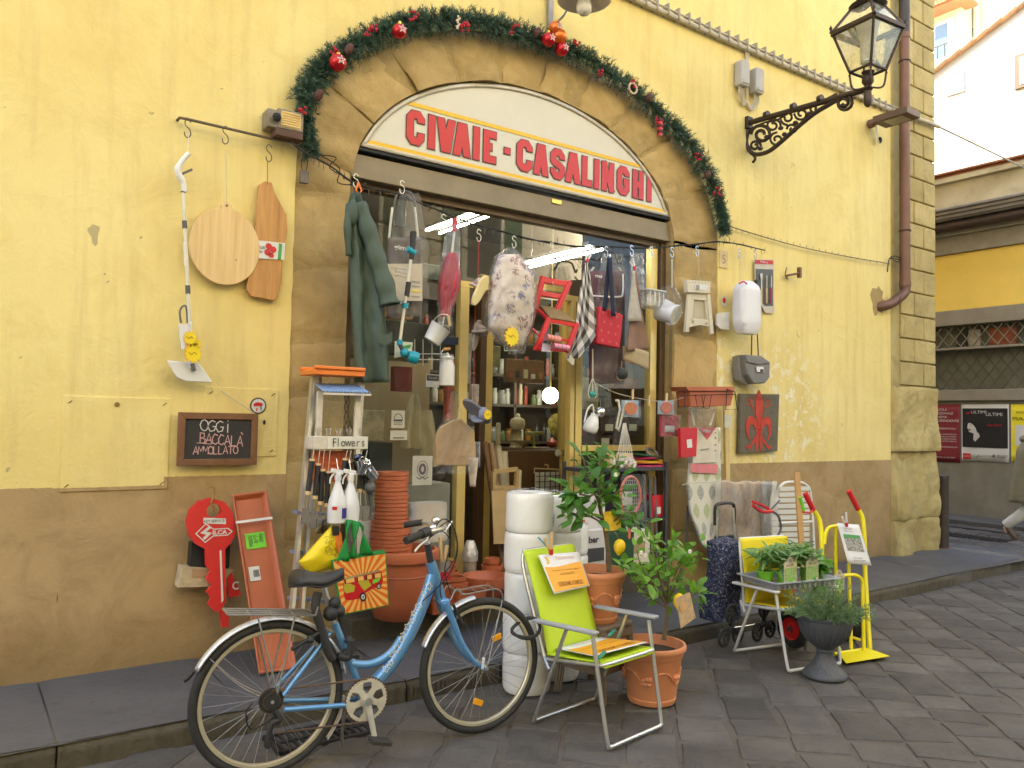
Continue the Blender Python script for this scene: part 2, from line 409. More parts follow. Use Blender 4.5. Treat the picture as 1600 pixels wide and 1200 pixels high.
# --- pavement with kerb
KY=lambda x:4.19-.02*x if x<3 else(4.10+.012*(x-3)if x<8 else 4.16+.045*(x-8))
m=M();m.add([(-14,4.16,.1065),(10.6,4.2,.1065),(10.6,5.6,.113),(-14,5.6,.135)],[(0,1,2,3)])
for k in range(-14,11):m.bx(k,k+1 if k<10 else 10.5,KY(k)+.03,4.4,-.05,.10)
pav=struct(m,'pavement',JOINT,smooth=False)
def slab(x0,x1,seed):
 m=M()
 def fn(a,b):
  x=x0+.005+(x1-x0-.010)*a;y0,y1=KY(x)+.012,5.16
  if x>9.9:y1=5.16
  y=y0+(y1-y0)*b;z=.112+(.02 if x<9 else.005)*b+.0025*nz(x*4,y*4,seed)
  e=min(a,1-a)*(x1-x0);z-=.005*math.exp(-e/.006)
  return Vector((x,y,z))
 m.grid(fn,10,12);return m
x=-6.0;i=0
random.seed(11)
joints=[]
while x<10.2:
 w=random.uniform(.62,.98)if x<9 else 10.35-x
 if x+w>9.6:w=10.35-x
 slab(x,x+w,i).build('paving_slab',SLAB,pav,smooth=True,angle=30)
 # kerb stone under the lip of each slab
 k=M();nn=24
 def kf(a,b,x0=x,x1=x+w):
  xx=x0+.004+(x1-x0-.008)*a;t=b
  dz=.1*(1-t);yy=KY(xx)+.006*math.sin(xx*180)*(0<t<1)+.004*nz(xx*9,t*5)
  return Vector((xx,yy+.012*t*.2,.108-.125*t))if t>.001 else Vector((xx,KY(xx)+.03,.111))
 k.grid(kf,40,5);k.build('kerb_stone',KERB,pav,angle=60)
 x+=w;i+=1
# rounded tip of the pavement beyond the corner
k=M();rr=.0
pts=[(10.35,4.28),(10.6,4.36),(10.78,4.52),(10.86,4.75),(10.84,5.1),(10.7,5.6),(10.35,5.6)]
k.prism([(p[0],p[1])for p in pts],(0,0,-.02),(1,0,0),(0,1,0),(0,0,.125));k.build('paving_slab',SLAB,pav,bevel=.008)

# --- drain grate in the road by the kerb
g0=T('drain_grate','black cast iron drain grate in the road below the rear bicycle wheel','drain grate',(1.62,3.93,.003))
m=M();gw,gh=.50,.22
m.box((0,gh/2,-.002),(gw,.02,.02)).box((0,-gh/2,-.002),(gw,.02,.02)).box((0,0,-.002),(gw-.01,.018,.018))
for s in(-1,1):m.box((s*gw/2,0,-.002),(.02,gh+.02,.02))
m.build('grate_frame',mat('cast_iron',(.045,.042,.04),.6,.6,.2),g0,bevel=.002)
for i in range(13):
 for s in(-1,1):
  M().box((-gw/2+.038*(i+.8),s*gh*.25,-.003),(.014,gh*.45,.016)).build('grate_bar',mat('cast_iron'),g0)
M().box((0,0,-.0095),(gw,gh,.002)).build('grate_pit',mat('pit',(.008,.008,.008),.9),g0)

# ================================================================== SHOP BUILDING
bld=T('shop_building','yellow plastered shop building with an arched stone shopfront and rusticated corner','building',(4,5.2,0))
CXo,Ao,Bo,Zs=3.93,2.10,1.40,3.30
def arc_o(t,grow=0):return(CXo+(Ao+grow)*math.cos(t),Zs+(Bo+grow)*math.sin(t))
CXi,Ai,Bi,Zi=3.83,1.60,1.06,3.24
def arc_i(t,grow=0):return(CXi+(Ai+grow)*math.cos(t),Zi+(Bi+grow)*math.sin(t))
random.seed(3)
def jag(z):return.012*nz(z*7,1)+.006*nz(z*30,2)
left=[(-22,-.1),(-22,15),(CXo,15)]+[arc_o(PI/2+PI/2*i/24)for i in range(25)]+[(CXo-Ao+jag(3.3-.1*i),3.2-.1*i)for i in range(33)]
right=[(9.1,-.1),(CXo+Ao,-.1)]+[(CXo+Ao+jag(.1*i),.1*i)for i in range(1,33)]+[arc_o(PI/2*i/24)for i in range(25)]+[(CXo,15),(9.1,15)]
for P in(left,right):
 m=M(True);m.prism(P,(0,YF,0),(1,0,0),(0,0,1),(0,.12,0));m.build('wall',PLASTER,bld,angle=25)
m=M(True)
m.bx(-22,1.75,5.27,5.6,-.1,15).bx(6.1,9.95,5.27,5.6,-.1,15).bx(1.75,6.1,5.35,5.6,4.9,15).bx(9.1,10.0,5.16,5.27,-.1,15)
m.bx(9.7,10.0,5.6,26,-.1,15).bx(-22,10.0,5.6,26,14.6,15).bx(-22,-21.6,5.6,26,-.1,15)
m.build('wall',MORTAR,bld,smooth=False)
# backing behind the surround stones
def surround(fn_in,fn_out,yb,depth,name,mt):
 pass
m=M(True)
N=32
def ring(t):return arc_i(t,.004),arc_o(t,.03)
vs=[];
for i in range(N+1):
 a,b=ring(PI*i/N)
 vs+=[(a[0],YF+.016,a[1]),(b[0],YF+.016,b[1]),(a[0],YF+.2,a[1]),(b[0],YF+.2,b[1])]
fs=[]
for i in range(N):
 k=i*4;fs+=[(k,k+1,k+5,k+4),(k,k+4,k+6,k+2),(k+2,k+6,k+7,k+3),(k+1,k+3,k+7,k+5)]
m.add(vs,fs)
m.bx(CXo-Ao-.03,CXi-Ai-.004,YF+.016,YF+.2,.05,3.31).bx(CXi+Ai+.004,CXo+Ao+.03,YF+.016,YF+.2,.05,3.31)
m.build('stone_backing',MORTAR,bld,angle=30)
def stone_patch(P,nu,nv,seed,amp=.012,round_=.018,rev=True):
 """P(a,b) -> (x,z); b=0 is the opening edge. Front face bulges, edges fall back, one strip turns into the reveal"""
 m=M(True)
 def fn(a,b):
  bb=max(0,(b-.12)/.88)if rev else b
  x,z=P(a,bb)
  e=min(a,1-a);
  n1=amp*nz(x*2.6+seed,z*2.6,seed)+amp*.5*nz(x*8,z*8,seed+9)+.25*amp*nz(x*20,z*20,seed)
  fall=round_*math.exp(-e*nu/1.1)+(round_*math.exp(-(1-b)*nv/1.2))*.5
  y=YF+.002-n1*.9+fall
  if rev and b<.12:y=YF+.012+(.12-b)/.12*.17;x+=0;
  return Vector((x,y,z))
 m.grid(fn,nu,nv);return m
rj=random.Random(5)
# left and right pilaster blocks
for side in(0,1):
 xi,xo=(CXi-Ai,CXo-Ao-.0)if side==0 else(CXi+Ai,CXo+Ao)
 zs=[.1,.78,1.33,1.76,2.13,2.62,3.13]if side==0 else[.1,.62,1.2,1.9,2.45,3.0,3.3]
 zs.append(3.34 if side==0 else 3.42)
 for a0,a1 in zip(zs,zs[1:]):
  g=rj.uniform(.003,.007)
  stone_patch(lambda a,b,a0=a0,a1=a1:(xi+(xo-xi)*b,a0+g+(a1-a0-2*g)*a+.006*nz(b*4,a0)),max(6,int((a1-a0)*26)),14,rj.random()*30).build('pilaster_block',STONE,bld,angle=50)
# voussoirs
ts=[.05,.42,.78,1.06,1.32,1.56,1.80,2.06,2.34,2.7,3.08]
for t0,t1 in zip(ts,ts[1:]):
 sd=rj.random()*30;sk=rj.uniform(-.04,.04)
 def P(a,b,t0=t0,t1=t1,sd=sd):
  t=t0+.004+(t1-t0-.008)*a+.012*nz(b*3,t0*4)*1;p=arc_i(t);q=arc_o(t)
  return(p[0]+(q[0]-p[0])*b,p[1]+(q[1]-p[1])*b)
 stone_patch(P,18,16,sd,.036,.019).build('voussoir',STONE,bld,angle=50)

# --- rusticated corner pier (quoins) and its rough lower stones
z=2.12;row=0
while z<7.6:
 h=.285
 cuts=[9.27,9.80,10.07]if row%2==0 else[9.27,9.58,10.07]
 for x0,x1 in zip(cuts,cuts[1:]):
  m=M(True);m.bx(x0+.008,x1-.008+(.02 if x1>10 else 0),YF-.028-.006*rj.random(),YF+.06 if x1<10 else YF+.5,z+.008,z+h-.008)
  m.build('quoin',QUOIN,bld,bevel=.012)
 z+=h;row+=1
m=M(True);m.bx(9.10,10.02,YF-.004,YF+.05,2.1,15);m.build('pier_strip',QUOIN,bld,smooth=False)
def rough(x0,x1,z0,z1,sd,out=.03,name='pier_stone'):
 m=M(True)
 def fn(a,b):
  x=x0+(x1-x0)*a;zz=z0+(z1-z0)*b
  e=min(b,1-b)*(z1-z0);
  y=YF-out-.09*nz(x*2.2,zz*1.8,sd)-.045*abs(nz(x*5,zz*3,sd))-.012*nz(x*16,zz*16,sd)+.012*math.exp(-e/.012)
  if a>.999:y=YF+.6
  if a<.001:y=YF+.02
  return Vector((x+(.025*nz(zz*3,sd)if a>.97 else 0),y,zz))
 m.grid(fn,44,max(12,int((z1-z0)*40)));return m.build(name,QUOIN,bld,angle=60)
for z0,z1,sd in((.08,.52,1),(.525,1.33,2.5),(1.335,2.11,4.2)):rough(9.09,10.12,z0,z1,sd)
# ================================================================== SHOPFRONT
GOLD=mat('gold_anodised',(.74,.54,.17),.34,.3,.12,3,.05)
BRONZE=mat('brown_metal',(.13,.085,.045),.45,.5,.15)
GLASSM=glass('window_glass',(.88,.92,.87),.7,.02,(.55,.6,.5))
def part(m,name,material,parent,**k):return m.build(name,material,parent,**k)
YG=5.30
def wbox(name,mt,x0,x1,y0,y1,z0,z1,parent=None,bevel=.002):
 m=M(True);m.bx(x0,x1,y0,y1,z0,z1);return m.build(name,mt,parent or bld,bevel=bevel)
wbox('shutter_guide',BRONZE,2.235,2.30,5.25,5.33,.27,3.32)
wbox('shutter_guide',BRONZE,5.36,5.42,5.24,5.33,.12,3.36)
wbox('door_post',GOLD,3.215,3.292,5.27,5.34,.28,2.64)
wbox('door_post',GOLD,4.325,4.37,5.27,5.34,.28,2.64);wbox('door_post',GOLD,4.385,4.455,5.27,5.34,.28,2.64)
wbox('window_post',GOLD,5.265,5.345,5.27,5.34,.28,3.3)
wbox('transom',GOLD,3.215,4.455,5.275,5.335,2.642,2.69)
wbox('window_sill',GOLD,4.457,5.263,5.26,5.36,1.36,1.41);wbox('window_sill',GOLD,2.302,3.213,5.27,5.35,.5,.55)
wbox('kick_panel',mat('dark_panel',(.035,.03,.025),.5),4.457,5.263,5.31,5.33,.12,1.355)
wbox('kick_panel',mat('dark_panel'),2.302,3.213,5.31,5.33,.12,.495)
wbox('top_rail',BRONZE,2.302,5.358,5.265,5.345,3.25,3.31)
for x0,x1,z0,z1 in((2.302,3.213,.55,3.25),(4.457,5.263,1.41,3.25),(3.215,4.455,2.69,3.25)):
 m=M(True);m.add([(x0,5.305,z0),(x1,5.305,z0),(x1,5.305,z1),(x0,5.305,z1)],[(0,1,2,3)]);m.build('glass_pane',GLASSM,bld,smooth=False)
# recessed door: leaf with brown lower panel behind the entrance
wbox('door_jamb',GOLD,3.93,4.0,5.98,6.04,.12,2.85);wbox('door_jamb',GOLD,4.80,4.87,5.98,6.04,.12,2.85)
wbox('door_jamb',mat('dark_wood',(.10,.055,.025),.5),3.86,3.925,5.97,6.05,.12,2.85)
wbox('door_head',GOLD,3.86,4.87,5.97,6.05,2.85,2.91)
wbox('door_panel',mat('brown_panel',(.115,.062,.022),.38,0,.1,2),4.002,4.798,6.0,6.03,.12,1.34)
m=M(True);m.add([(4.002,6.015,1.35),(4.798,6.015,1.35),(4.798,6.015,2.85),(4.002,6.015,2.85)],[(0,1,2,3)]);m.build('glass_pane',glass('door_glass',(.8,.85,.78),.8),bld,smooth=False)
wbox('door_handle',mat('steel',(.55,.55,.56),.25,1,.05,5,0),4.815,4.835,5.9,5.975,1.28,1.34)
# return glass between post and door, doorstep
wbox('doorstep',KERB,2.24,4.30,4.97,5.34,.10,.275,bevel=.01);wbox('doorstep',KERB,4.302,5.40,5.22,5.34,.10,.273,bevel=.01)
# shutter box under the sign
wbox('shutter_box',mat('shutter_box',(.25,.20,.125),.55,.1,.15,3,.1),2.24,5.44,5.19,5.33,3.30,3.47,bevel=.006)
wbox('shutter_slot',mat('black',(.012,.012,.012),.7),2.25,5.43,5.16,5.3,3.488,3.512,bevel=.004)
wbox('lock_plate',mat('brass',(.7,.5,.12),.35,.8),4.02,4.12,5.178,5.19,3.42,3.455)

# ------------------------------------------------------------------ shop interior (structure)
INT=mat('interior_wall',(.42,.34,.2),.85,0,.1,2);DKW=mat('interior_shelf',(.075,.05,.03),.6)
m=M();m.bx(1.9,1.95,5.62,9.5,.1,4.2).bx(9.0,9.05,5.62,9.5,.1,4.2).bx(1.9,9.05,9.5,9.55,.1,4.2).bx(1.9,9.05,5.34,9.5,4.15,4.2)
struct(m,'interior_wall',INT,smooth=False)
m=M();m.bx(1.9,9.0,5.34,9.5,.09,.118);struct(m,'interior_floor',mat('floor_tile',(.17,.12,.07),.5,0,.2,4),smooth=False)
TUBE=mat('lit_tube',(1,.97,.85),emit=13,bump=0,var=0)
lamp_m=mat('white_enamel',(.75,.74,.70),.3,0,.03,5,.02)
for k,(ax,ay0,ay1,zz,lab)in enumerate(((3.98,5.9,7.2,3.55,'lit twin tube ceiling lamp behind the window on the left of the shop'),(5.08,5.9,7.1,3.32,'lit twin tube ceiling lamp above the hanging red chair and right window'))):
 t=T('tube_lamp',lab,'ceiling lamp',(ax,(ay0+ay1)/2,zz),group='tube lamps in the shop')
 L=ay1-ay0
 M().box((0.03,0,.035),(.14,L,.04)).build('lamp_body',mat('lamp_dark',(.12,.12,.11),.6),t)
 M().tube([(-.02,-L/2,0),(-.02,L/2,0)],.013).build('tube',TUBE,t);M().tube([(.135,-L/2,-.005),(.135,L/2,-.005)],.013).build('tube',TUBE,t)
 for s in(-1,1):M().tube([(.03,s*L*.35,.05),(.03,s*L*.35,4.15-zz)],.006).build('rod',mat('steel'),t)
gp=W(860,618,7.0)
t=T('globe_lamp','lit round white globe lamp seen through the shop door glass','lamp',gp)
M().sphere((0,0,0),.09,20).build('globe',mat('lit_globe',(1,.95,.82),emit=7,bump=0,var=0),t)
M().tube([(0,0,.09),(0,0,4.15-gp.z)],.008).build('rod',mat('brass'),t)
# shelves with goods behind the door
sh=T('shop_shelf','dark wall shelf unit inside the shop behind the door glass','shelf',(5.4,7.6,.12))
for z in(1.0,1.36,1.78,2.12,2.5,2.9):M().box((0,0,z-.12),(2.7,.3,.03)).build('shelf_board',DKW,sh)
for x in(-1.35,-.1,.6,1.35):M().box((x,0,1.5),(.03,.3,3.0)).build('upright',DKW,sh)
M().box((0,.16,1.5),(2.7,.02,3.0)).build('back_panel',DKW,sh)
JAR=[mat('jar_'+k,c,.35,0,.1)for k,c in dict(white=(.55,.53,.46),red=(.3,.05,.03),amber=(.3,.14,.03),dark=(.04,.035,.03),green=(.12,.16,.06),cream=(.5,.42,.26),steel=(.32,.32,.3)).items()]
def jar(h,r,mt):
 m=M();m.lathe([(r*.9,0),(r,.01),(r,h*.7),(r*.75,h*.78),(r*.7,h*.86),(r*.8,h*.87),(r*.8,h)],n=12);return m.build('jar',mt)
pr=random.Random(4);protos=[jar(h,r,JAR[i%7])for i,(h,r)in enumerate(((.18,.035),(.22,.03),(.14,.045),(.2,.035),(.12,.04),(.24,.028),(.16,.05)))]
names=['white','red','amber','dark','green','cream','grey']
first=[True]*7
lev=['lower','middle','upper','top'];ordn=['first','second','third','fourth','fifth','sixth','seventh','eighth','ninth','tenth'];cnt_j={}
for li,z in enumerate((1.375,1.795,2.135,2.515)):
 x=4.1
 while x<6.65:
  i=pr.randrange(7)
  if first[i]:o=protos[i];first[i]=False
  else:o=protos[i].copy();C.objects.link(o)
  o.location=(x,7.55+pr.uniform(-.05,.05),z);x+=pr.uniform(.075,.12)
  tag(o,'%s jar, %s of its colour from the left on the %s shelf board'%(names[i],ordn[min(9,cnt_j.get((i,li),0))],lev[li]),'jar','jars on the shop shelf');cnt_j[(i,li)]=cnt_j.get((i,li),0)+1
for i in range(7):
 if first[i]:bpy.data.objects.remove(protos[i])
# counter display in front of the shelf
ct=T('shop_counter','low shop counter with small crockery behind the door glass','counter',(4.95,6.9,.12))
M().box((0,0,.6),(1.5,.4,1.15)).build('cabinet',DKW,ct);M().box((0,0,1.19),(1.6,.46,.03)).build('counter_top',mat('dark_wood'),ct)
def crock(px,name,label,catg,prof,mt,py=690,n=16):
 p=W(px,py,6.85);p.z=1.325
 m=M();m.lathe(prof,n=n);o=m.build(name,mt);o.location=p;tag(o,label,catg);return o
CER=mat('cream_ceramic',(.6,.52,.36),.3)
o=crock(808,'teapot','cream ceramic teapot with a lid on a stand inside the shop','teapot',[(.03,.18),(.07,.2),(.085,.25),(.07,.3),(.03,.32),(.028,.34),(.012,.36)],CER)
crock(806,'stand','cream cylinder stand under the ceramic teapot in the shop','stand',[(.07,0),(.07,.01),(.06,.02),(.06,.17),(.08,.178)],CER)
crock(778,'candle','tall cream candle on the counter left of the teapot','candle',[(.04,0),(.04,.015),(.026,.02),(.026,.24),(.02,.26)],CER)
crock(812,'bowl','cream bowl at the front edge of the shop counter','bowl',[(.04,0),(.08,.03),(.12,.08),(.115,.08),(.07,.035)],CER)
crock(863,'sugar_bowl','small red lidded bowl on the shop counter','bowl',[(.03,0),(.06,.03),(.06,.06),(.03,.09),(.01,.11)],JAR[1])
crock(834,'cake_stand','pale green footed dish on the counter right of the teapot','dish',[(.04,0),(.015,.02),(.015,.12),(.1,.15),(.11,.17)],mat('pale_green',(.5,.55,.2),.3))
# goods seen through the left window
wl=lambda px,py,y:W(px,py,y)
def panel(name,label,catg,px0,py0,px1,py1,y,mt,th=.02,parent=None,bevel=.002,group=None):
 a=W(px0,py0,y);b=W(px1,py1,y);m=M(True);m.bx(a.x,b.x,y,y+th,b.z,a.z)
 if parent is not None:return m.build(name,mt,parent,bevel=bevel)
 return world_thing(m,name,mt,label,catg,group,bevel=bevel)
KRAFT=mat('kraft_board',(.48,.36,.19),.8,0,.08,3);GREYB=mat('grey_board',(.33,.32,.28),.7)
panel('display_board','tan backing board behind the left shop window','board',548,560,668,752,5.9,KRAFT)
panel('display_cabinet','grey display cabinet inside the left shop window','cabinet',545,760,700,905,5.75,GREYB,.3)
panel('plastic_crate','black plastic crate behind the left shop window glass','crate',577,692,612,750,5.6,mat('black_plastic',(.02,.02,.02),.5),.15)
panel('shopping_bag','dark red bag hanging behind the left shop window','bag',618,572,644,612,5.55,mat('dark_red',(.2,.03,.025),.7),.08)
def drape(m,px0,py0,px1,py1,y,fold=.03,k=9,seed=0,wtop=None,skew=0,nu=22,nv=18):
 a=W(px0,py0,y);b=W(px1,py1,y);w=b.x-a.x;wt=wtop if wtop is not None else 1.0
 def fn(u,v):
  s=wt+(1-wt)*v**.7;x=a.x+w/2+(u-.5)*w*s+skew*v
  return Vector((x,y+fold*(.3+v)*math.sin(u*k+seed+1.5*nz(v*2,seed))+.4*fold*nz(u*5,v*4,seed),a.z+(b.z-a.z)*v+.02*nz(u*4,seed)*v))
 return m.grid(fn,nu,nv)
m=M(True);drape(m,628,615,668,700,5.5,.03,12,2,.25)
drape(m,650,640,684,728,5.52,.025,9,5,.4,.03);o=world_thing(m,'trousers',mat('beige_cloth',(.50,.41,.26),.85),'beige linen trousers hanging behind the left shop window','trousers')
m=M(True);drape(m,690,655,712,715,5.5,.02,6,3,.5);world_thing(m,'cloth_bag',mat('grey_cloth',(.3,.27,.2),.85),'brownish cloth bag inside the window beside the wrapped board','bag')
# wire hook rack in the window
wr=T('wire_rack','white wire rack with hooks behind the left shop window','rack',W(700,555,5.5))
for i,px in enumerate((648,661,675,688)):
 p,q=W(px,530,5.5),W(px,572,5.5);M(True).tube([p,q],.004,5).build('rack_wire',lamp_m,wr)
for py in(553,562):M(True).tube([W(646,py,5.5),W(700,py,5.5)],.003,5).build('rack_wire',lamp_m,wr)
for px,py,w,h,lab,mt in((622,655,20,28,'white sticker with a cathedral dome drawing on the window','a'),(623,680,26,15,'small white sticker below the dome drawing on the window','b'),(676,595,20,21,'payment sticker on the window beside the white milk can','c'),(702,532,30,14,'dark sticker at the window edge behind the umbrella','d'),(660,735,30,45,'paper notice with an oval emblem on the lower window','e'),(698,575,20,45,'orange notice at the window edge behind the milk can','f')):
 y=5.296 if mt not in 'f' else 5.293
 a=W(px-w/2,py-h/2,y);b=W(px+w/2,py+h/2,y);m=M(True);m.bx(a.x,b.x,y,y+.002,b.z,a.z)
 o=world_thing(m,'window_sticker' if mt!='e' else 'paper_notice',mat('paper_cream',(.62,.58,.46),.7)if mt not in 'df' else(mat('dark_blue',(.03,.04,.07),.5)if mt=='d' else mat('orange_paper',(.75,.17,.03),.6)),lab,'sticker' if mt!='e' else 'notice')
 c=W(px,py,y);ink=mat('ink',(.05,.05,.05),.7)
 sc=(a.z-b.z)
 if mt=='a':
  M(True).ribbon([(c.x+.035*math.cos(t),c.z-.005+.045*math.sin(t))for t in[PI*i/10 for i in range(11)]],.005,(0,y-.002,0),UX,UZ).build('print',ink,o)
  M(True).ribbon([(c.x-.035,c.z-.008),(c.x+.035,c.z-.008)],.012,(0,y-.002,0),UX,UZ).build('print',ink,o)
  for s in(-1,0,1):M(True).ribbon([(c.x+s*.024-.008,c.z-.02),(c.x+s*.024-.008,c.z-.04),(c.x+s*.024+.008,c.z-.04),(c.x+s*.024+.008,c.z-.02)],.003,(0,y-.002,0),UX,UZ,True).build('print',ink,o)
 if mt=='b':M(True).ribbon([(c.x-.045,c.z-.02),(c.x+.045,c.z-.02)],.008,(0,y-.002,0),UX,UZ).build('print',ink,o)
 if mt=='c':
  M(True).bx(a.x+.005,b.x-.005,y-.002,y-.001,c.z,a.z-.006).build('print',ink,o);text('CartaSì',(c.x,y-.004,c.z+.022),UX,UZ,.018,mat('paper_cream'),o)
  M(True).bx(a.x+.005,c.x,y-.002,y-.001,b.z+.006,c.z-.006).build('print',mat('orange_paper'),o)
 if mt=='e':
  M(True).ribbon([(c.x+.045*math.cos(t),c.z+.01+.06*math.sin(t))for t in[2*PI*i/24 for i in range(24)]],.004,(0,y-.002,0),UX,UZ,True).build('print',ink,o)
  M(True).ribbon([(c.x+.022*math.cos(t),c.z+.01+.033*math.sin(t))for t in[2*PI*i/16 for i in range(16)]],.02,(0,y-.002,0),UX,UZ,True).build('print',mat('violet_ink',(.16,.12,.16),.7),o)
  M(True).ribbon([(c.x-.05,c.z-.05),(c.x-.02,c.z-.065),(c.x,c.z-.05),(c.x+.02,c.z-.065),(c.x+.05,c.z-.05)],.006,(0,y-.002,0),UX,UZ).build('print',ink,o)
 if mt=='f':text('EXTRA\nNO-STOP',c+Vector((0,-.003,.03)),UX,UZ,.05,mat('paper_cream'),o,width=.07)
# goods inside the doorway: rolls of oilcloth, poles, crate, calendar
rm=[mat('roll_a',(.4,.26,.14),.6),mat('roll_b',(.55,.48,.34),.6),mat('roll_c',(.62,.56,.4),.35),mat('roll_d',(.2,.1,.05),.6)]
for i,(px0,px1,pt,r,k,lab)in enumerate(((757,795,690,.024,3,'dark brown leaning pole, leftmost in the shop doorway'),(767,803,692,.026,0,'tan cardboard tube leaning second from left in the doorway'),(778,808,700,.032,1,'cream oilcloth roll leaning in the middle of the doorway'),(787,800,706,.036,1,'short cream roll with a printed band in the doorway'),(812,806,735,.02,2,'shiny pale metallic roll leaning right of the wooden crate'))):
 a=W(px0,pt,5.78);b=W(px1,850,5.55);b.z=.13
 m=M(True);m.tube([b,a],r,12);world_thing(m,'leaning_roll' if k else 'leaning_tube',rm[k],lab,'roll','rolls and tubes leaning in the doorway')
cr=T('wooden_crate','open slatted wooden crate of odds and ends in the doorway','crate',W(790,765,5.6))
for p,q in(((771,737),(808,733)),((771,762),(806,762)),((771,737),(771,765)),((808,733),(806,764))):
 M(True).bar(W(*p,5.6),W(*q,5.6),.03,.035,(0,0,1)).build('slat',mat('pale_wood',(.5,.35,.16),.6),cr)
for i in range(6):
 a=W(772+i*6,766,5.6);b=W(776+i*5.5,850,5.5);M(True).bar(a,b,.05,.02).build('slat',mat('pale_wood'),cr)
cl=T('wall_calendar','checked tea towel on a hanger against the brown door panel','tea towel',W(857,740,5.95))
a,b=W(836,738,5.95),W(873,775,5.95);m=M(True);m.grid(lambda u,v:Vector((a.x+(b.x-a.x)*u,5.95+.004*math.sin(u*14),a.z+(b.z-a.z)*v)),10,6)
m.build('towel',mat('paper_cream'),cl)
for i in range(4):
 f=(i+.7)/4.5;M(True).bx(a.x+(b.x-a.x)*f-.003,a.x+(b.x-a.x)*f+.003,5.935,5.94,b.z,a.z).build('stripe',mat('ink'),cl)
 M(True).bx(a.x,b.x,5.93,5.934,a.z+(b.z-a.z)*f-.003,a.z+(b.z-a.z)*f+.003).build('stripe',mat('ink'),cl)
M(True).tube([W(835,740,5.94),W(835,732,5.94),W(875,734,5.94),W(875,742,5.94)],.008,6).build('hanger',mat('pale_wood'),cl)
M(True).tube(cat([W(856,733,5.94),W(856,727,5.94),W(851,726,5.94)]),.006,6).build('hook',mat('pale_wood'),cl)
p=W(871,708,5.985);m=M(True);m.lathe([(.03,0),(.034,.004),(.03,.008)],p,(0,-1,0),16);world_thing(m,'round_sticker',mat('paper_cream'),'round white sticker on the brown door panel','sticker')

# more stock seen through the glass
for px0,py0,px1,py1,yy,col,nm,lab,cg in((738,600,748,655,5.6,(.55,.5,.4),'picture','framed print with a red flower left of the door','picture'),(728,520,736,600,5.7,(.4,.36,.28),'packet_strip','hanging strip of pale packets left of the door','packets'),
 (770,540,782,574,6.2,(.42,.36,.2),'paper_strip','yellowed paper strip hanging at the top of the door glass','paper'),(600,478,645,500,5.9,(.3,.14,.05),'wooden_crate','stained wooden crate high in the left window','crate'),(604,500,700,560,6.3,(.03,.03,.028),'display_cloth','black cloth behind the white wire rack','cloth'),
 (912,590,935,640,5.8,(.42,.38,.28),'white_carton','cream carton behind the white jug','carton'),(960,590,1000,608,5.7,(.36,.12,.04),'clay_dish','terracotta dish behind the chrome lamp','dish'),(985,545,1012,570,5.6,(.4,.03,.02),'red_tin','red tin behind the brown mat','tin'),
 (905,640,960,690,6.1,(.10,.06,.045),'dark_carton','dark carton low in the right window','carton'),(792,560,850,600,6.8,(.16,.07,.02),'spice_rack','amber spice rack high behind the door glass','rack'),(620,405,700,440,6.6,(.10,.11,.08),'hanging_cloth','dark green cloth high in the left window','cloth'),
 (560,640,600,690,5.7,(.5,.42,.28),'paper_stack','tan paper stack behind the flower rack','paper'),(700,560,712,700,5.6,(.5,.1,.05),'ribbon_roll','red ribbon packet beside the left door post','ribbon')):
 a,b=W(px0,py0,yy),W(px1,py1,yy);m=M(True);m.bx(a.x,b.x,yy,yy+.06,b.z,a.z);o=world_thing(m,nm,mat('stock_'+nm,col,.7,0,.35,14),lab,cg,bevel=.006)
 if nm in('spice_rack','picture','dark_carton'):
  for k in range(5):f=(k+.5)/5;M(True).bx(a.x+(b.x-a.x)*(f-.06),a.x+(b.x-a.x)*(f+.04),yy-.012,yy-.001,b.z+(a.z-b.z)*.2,b.z+(a.z-b.z)*(.4+.09*(k%3))).build('print',JAR[(k*2+1)%7],o)
m=M(True);c=W(874,665,6.6);m.lathe([(.0001,.01),(.07,.008),(.13,-.01),(.135,-.006),(.07,.016)],c,(-.2,-1,.25),28);o=world_thing(m,'painted_plate',mat('plate_painted',(.45,.36,.08),.3,0,.8,22),'painted yellow flower plate on the counter under the globe lamp','plate')
t=T('wire_basket','white wire basket hanging high behind the door glass','basket',W(797,530,6.3))
for k in range(5):M(True).tube([W(788+5*k,515,6.3),W(788+5*k,548,6.3)],.005,5).build('wire',lamp_m,t)
for k in range(5):M(True).tube([W(788,516+8*k,6.3),W(808,516+8*k,6.3)],.005,5).build('wire',lamp_m,t)
# ================================================================== SHOP SIGN
sg=T('shop_sign','cream lunette shop sign with red letters CIVAIE - CASALINGHI in the stone arch','sign',(3.83,5.2,3.52))
WHT=mat('sign_cream',(.66,.63,.52),.45,0,.05,2,.05)
x0=W(562,232,5.17).x;zb=3.52
def sign_poly(g):
 pts=[];
 for i in range(41):
  t=PI*i/40;x,z=arc_i(t,-g)
  if z>zb+g*0:pts.append((x,z))
 xr=CXi+(Ai-g)*math.cos(math.asin((zb-Zi)/(Bi-g)));xl=2*CXi-xr
 return[(xr,zb)]+pts+[(xl,zb)]
m=M(True);m.prism(sign_poly(.012),(0,5.165,0),UX,UZ,(0,.09,0));m.build('sign_panel',WHT,sg,angle=30)
P=sign_poly(.026);P=[(x,max(z,zb+.012))for x,z in P]
M(True).ribbon(P,.03,(0,5.160,0),UX,UZ,True).build('sign_rim',mat('aluminium',(.58,.53,.43),.5,.3,.1),sg,solid=.012,off=0)
RED=mat('sign_red',(.56,.014,.02),.4,0,.04,5,0);YEL=mat('sign_yellow',(.80,.48,.015),.45,0,.04,5,0);DRK=mat('sign_outline',(.05,.02,.03),.5,0,0,5,0)
ztop,zbot=3.872,3.618
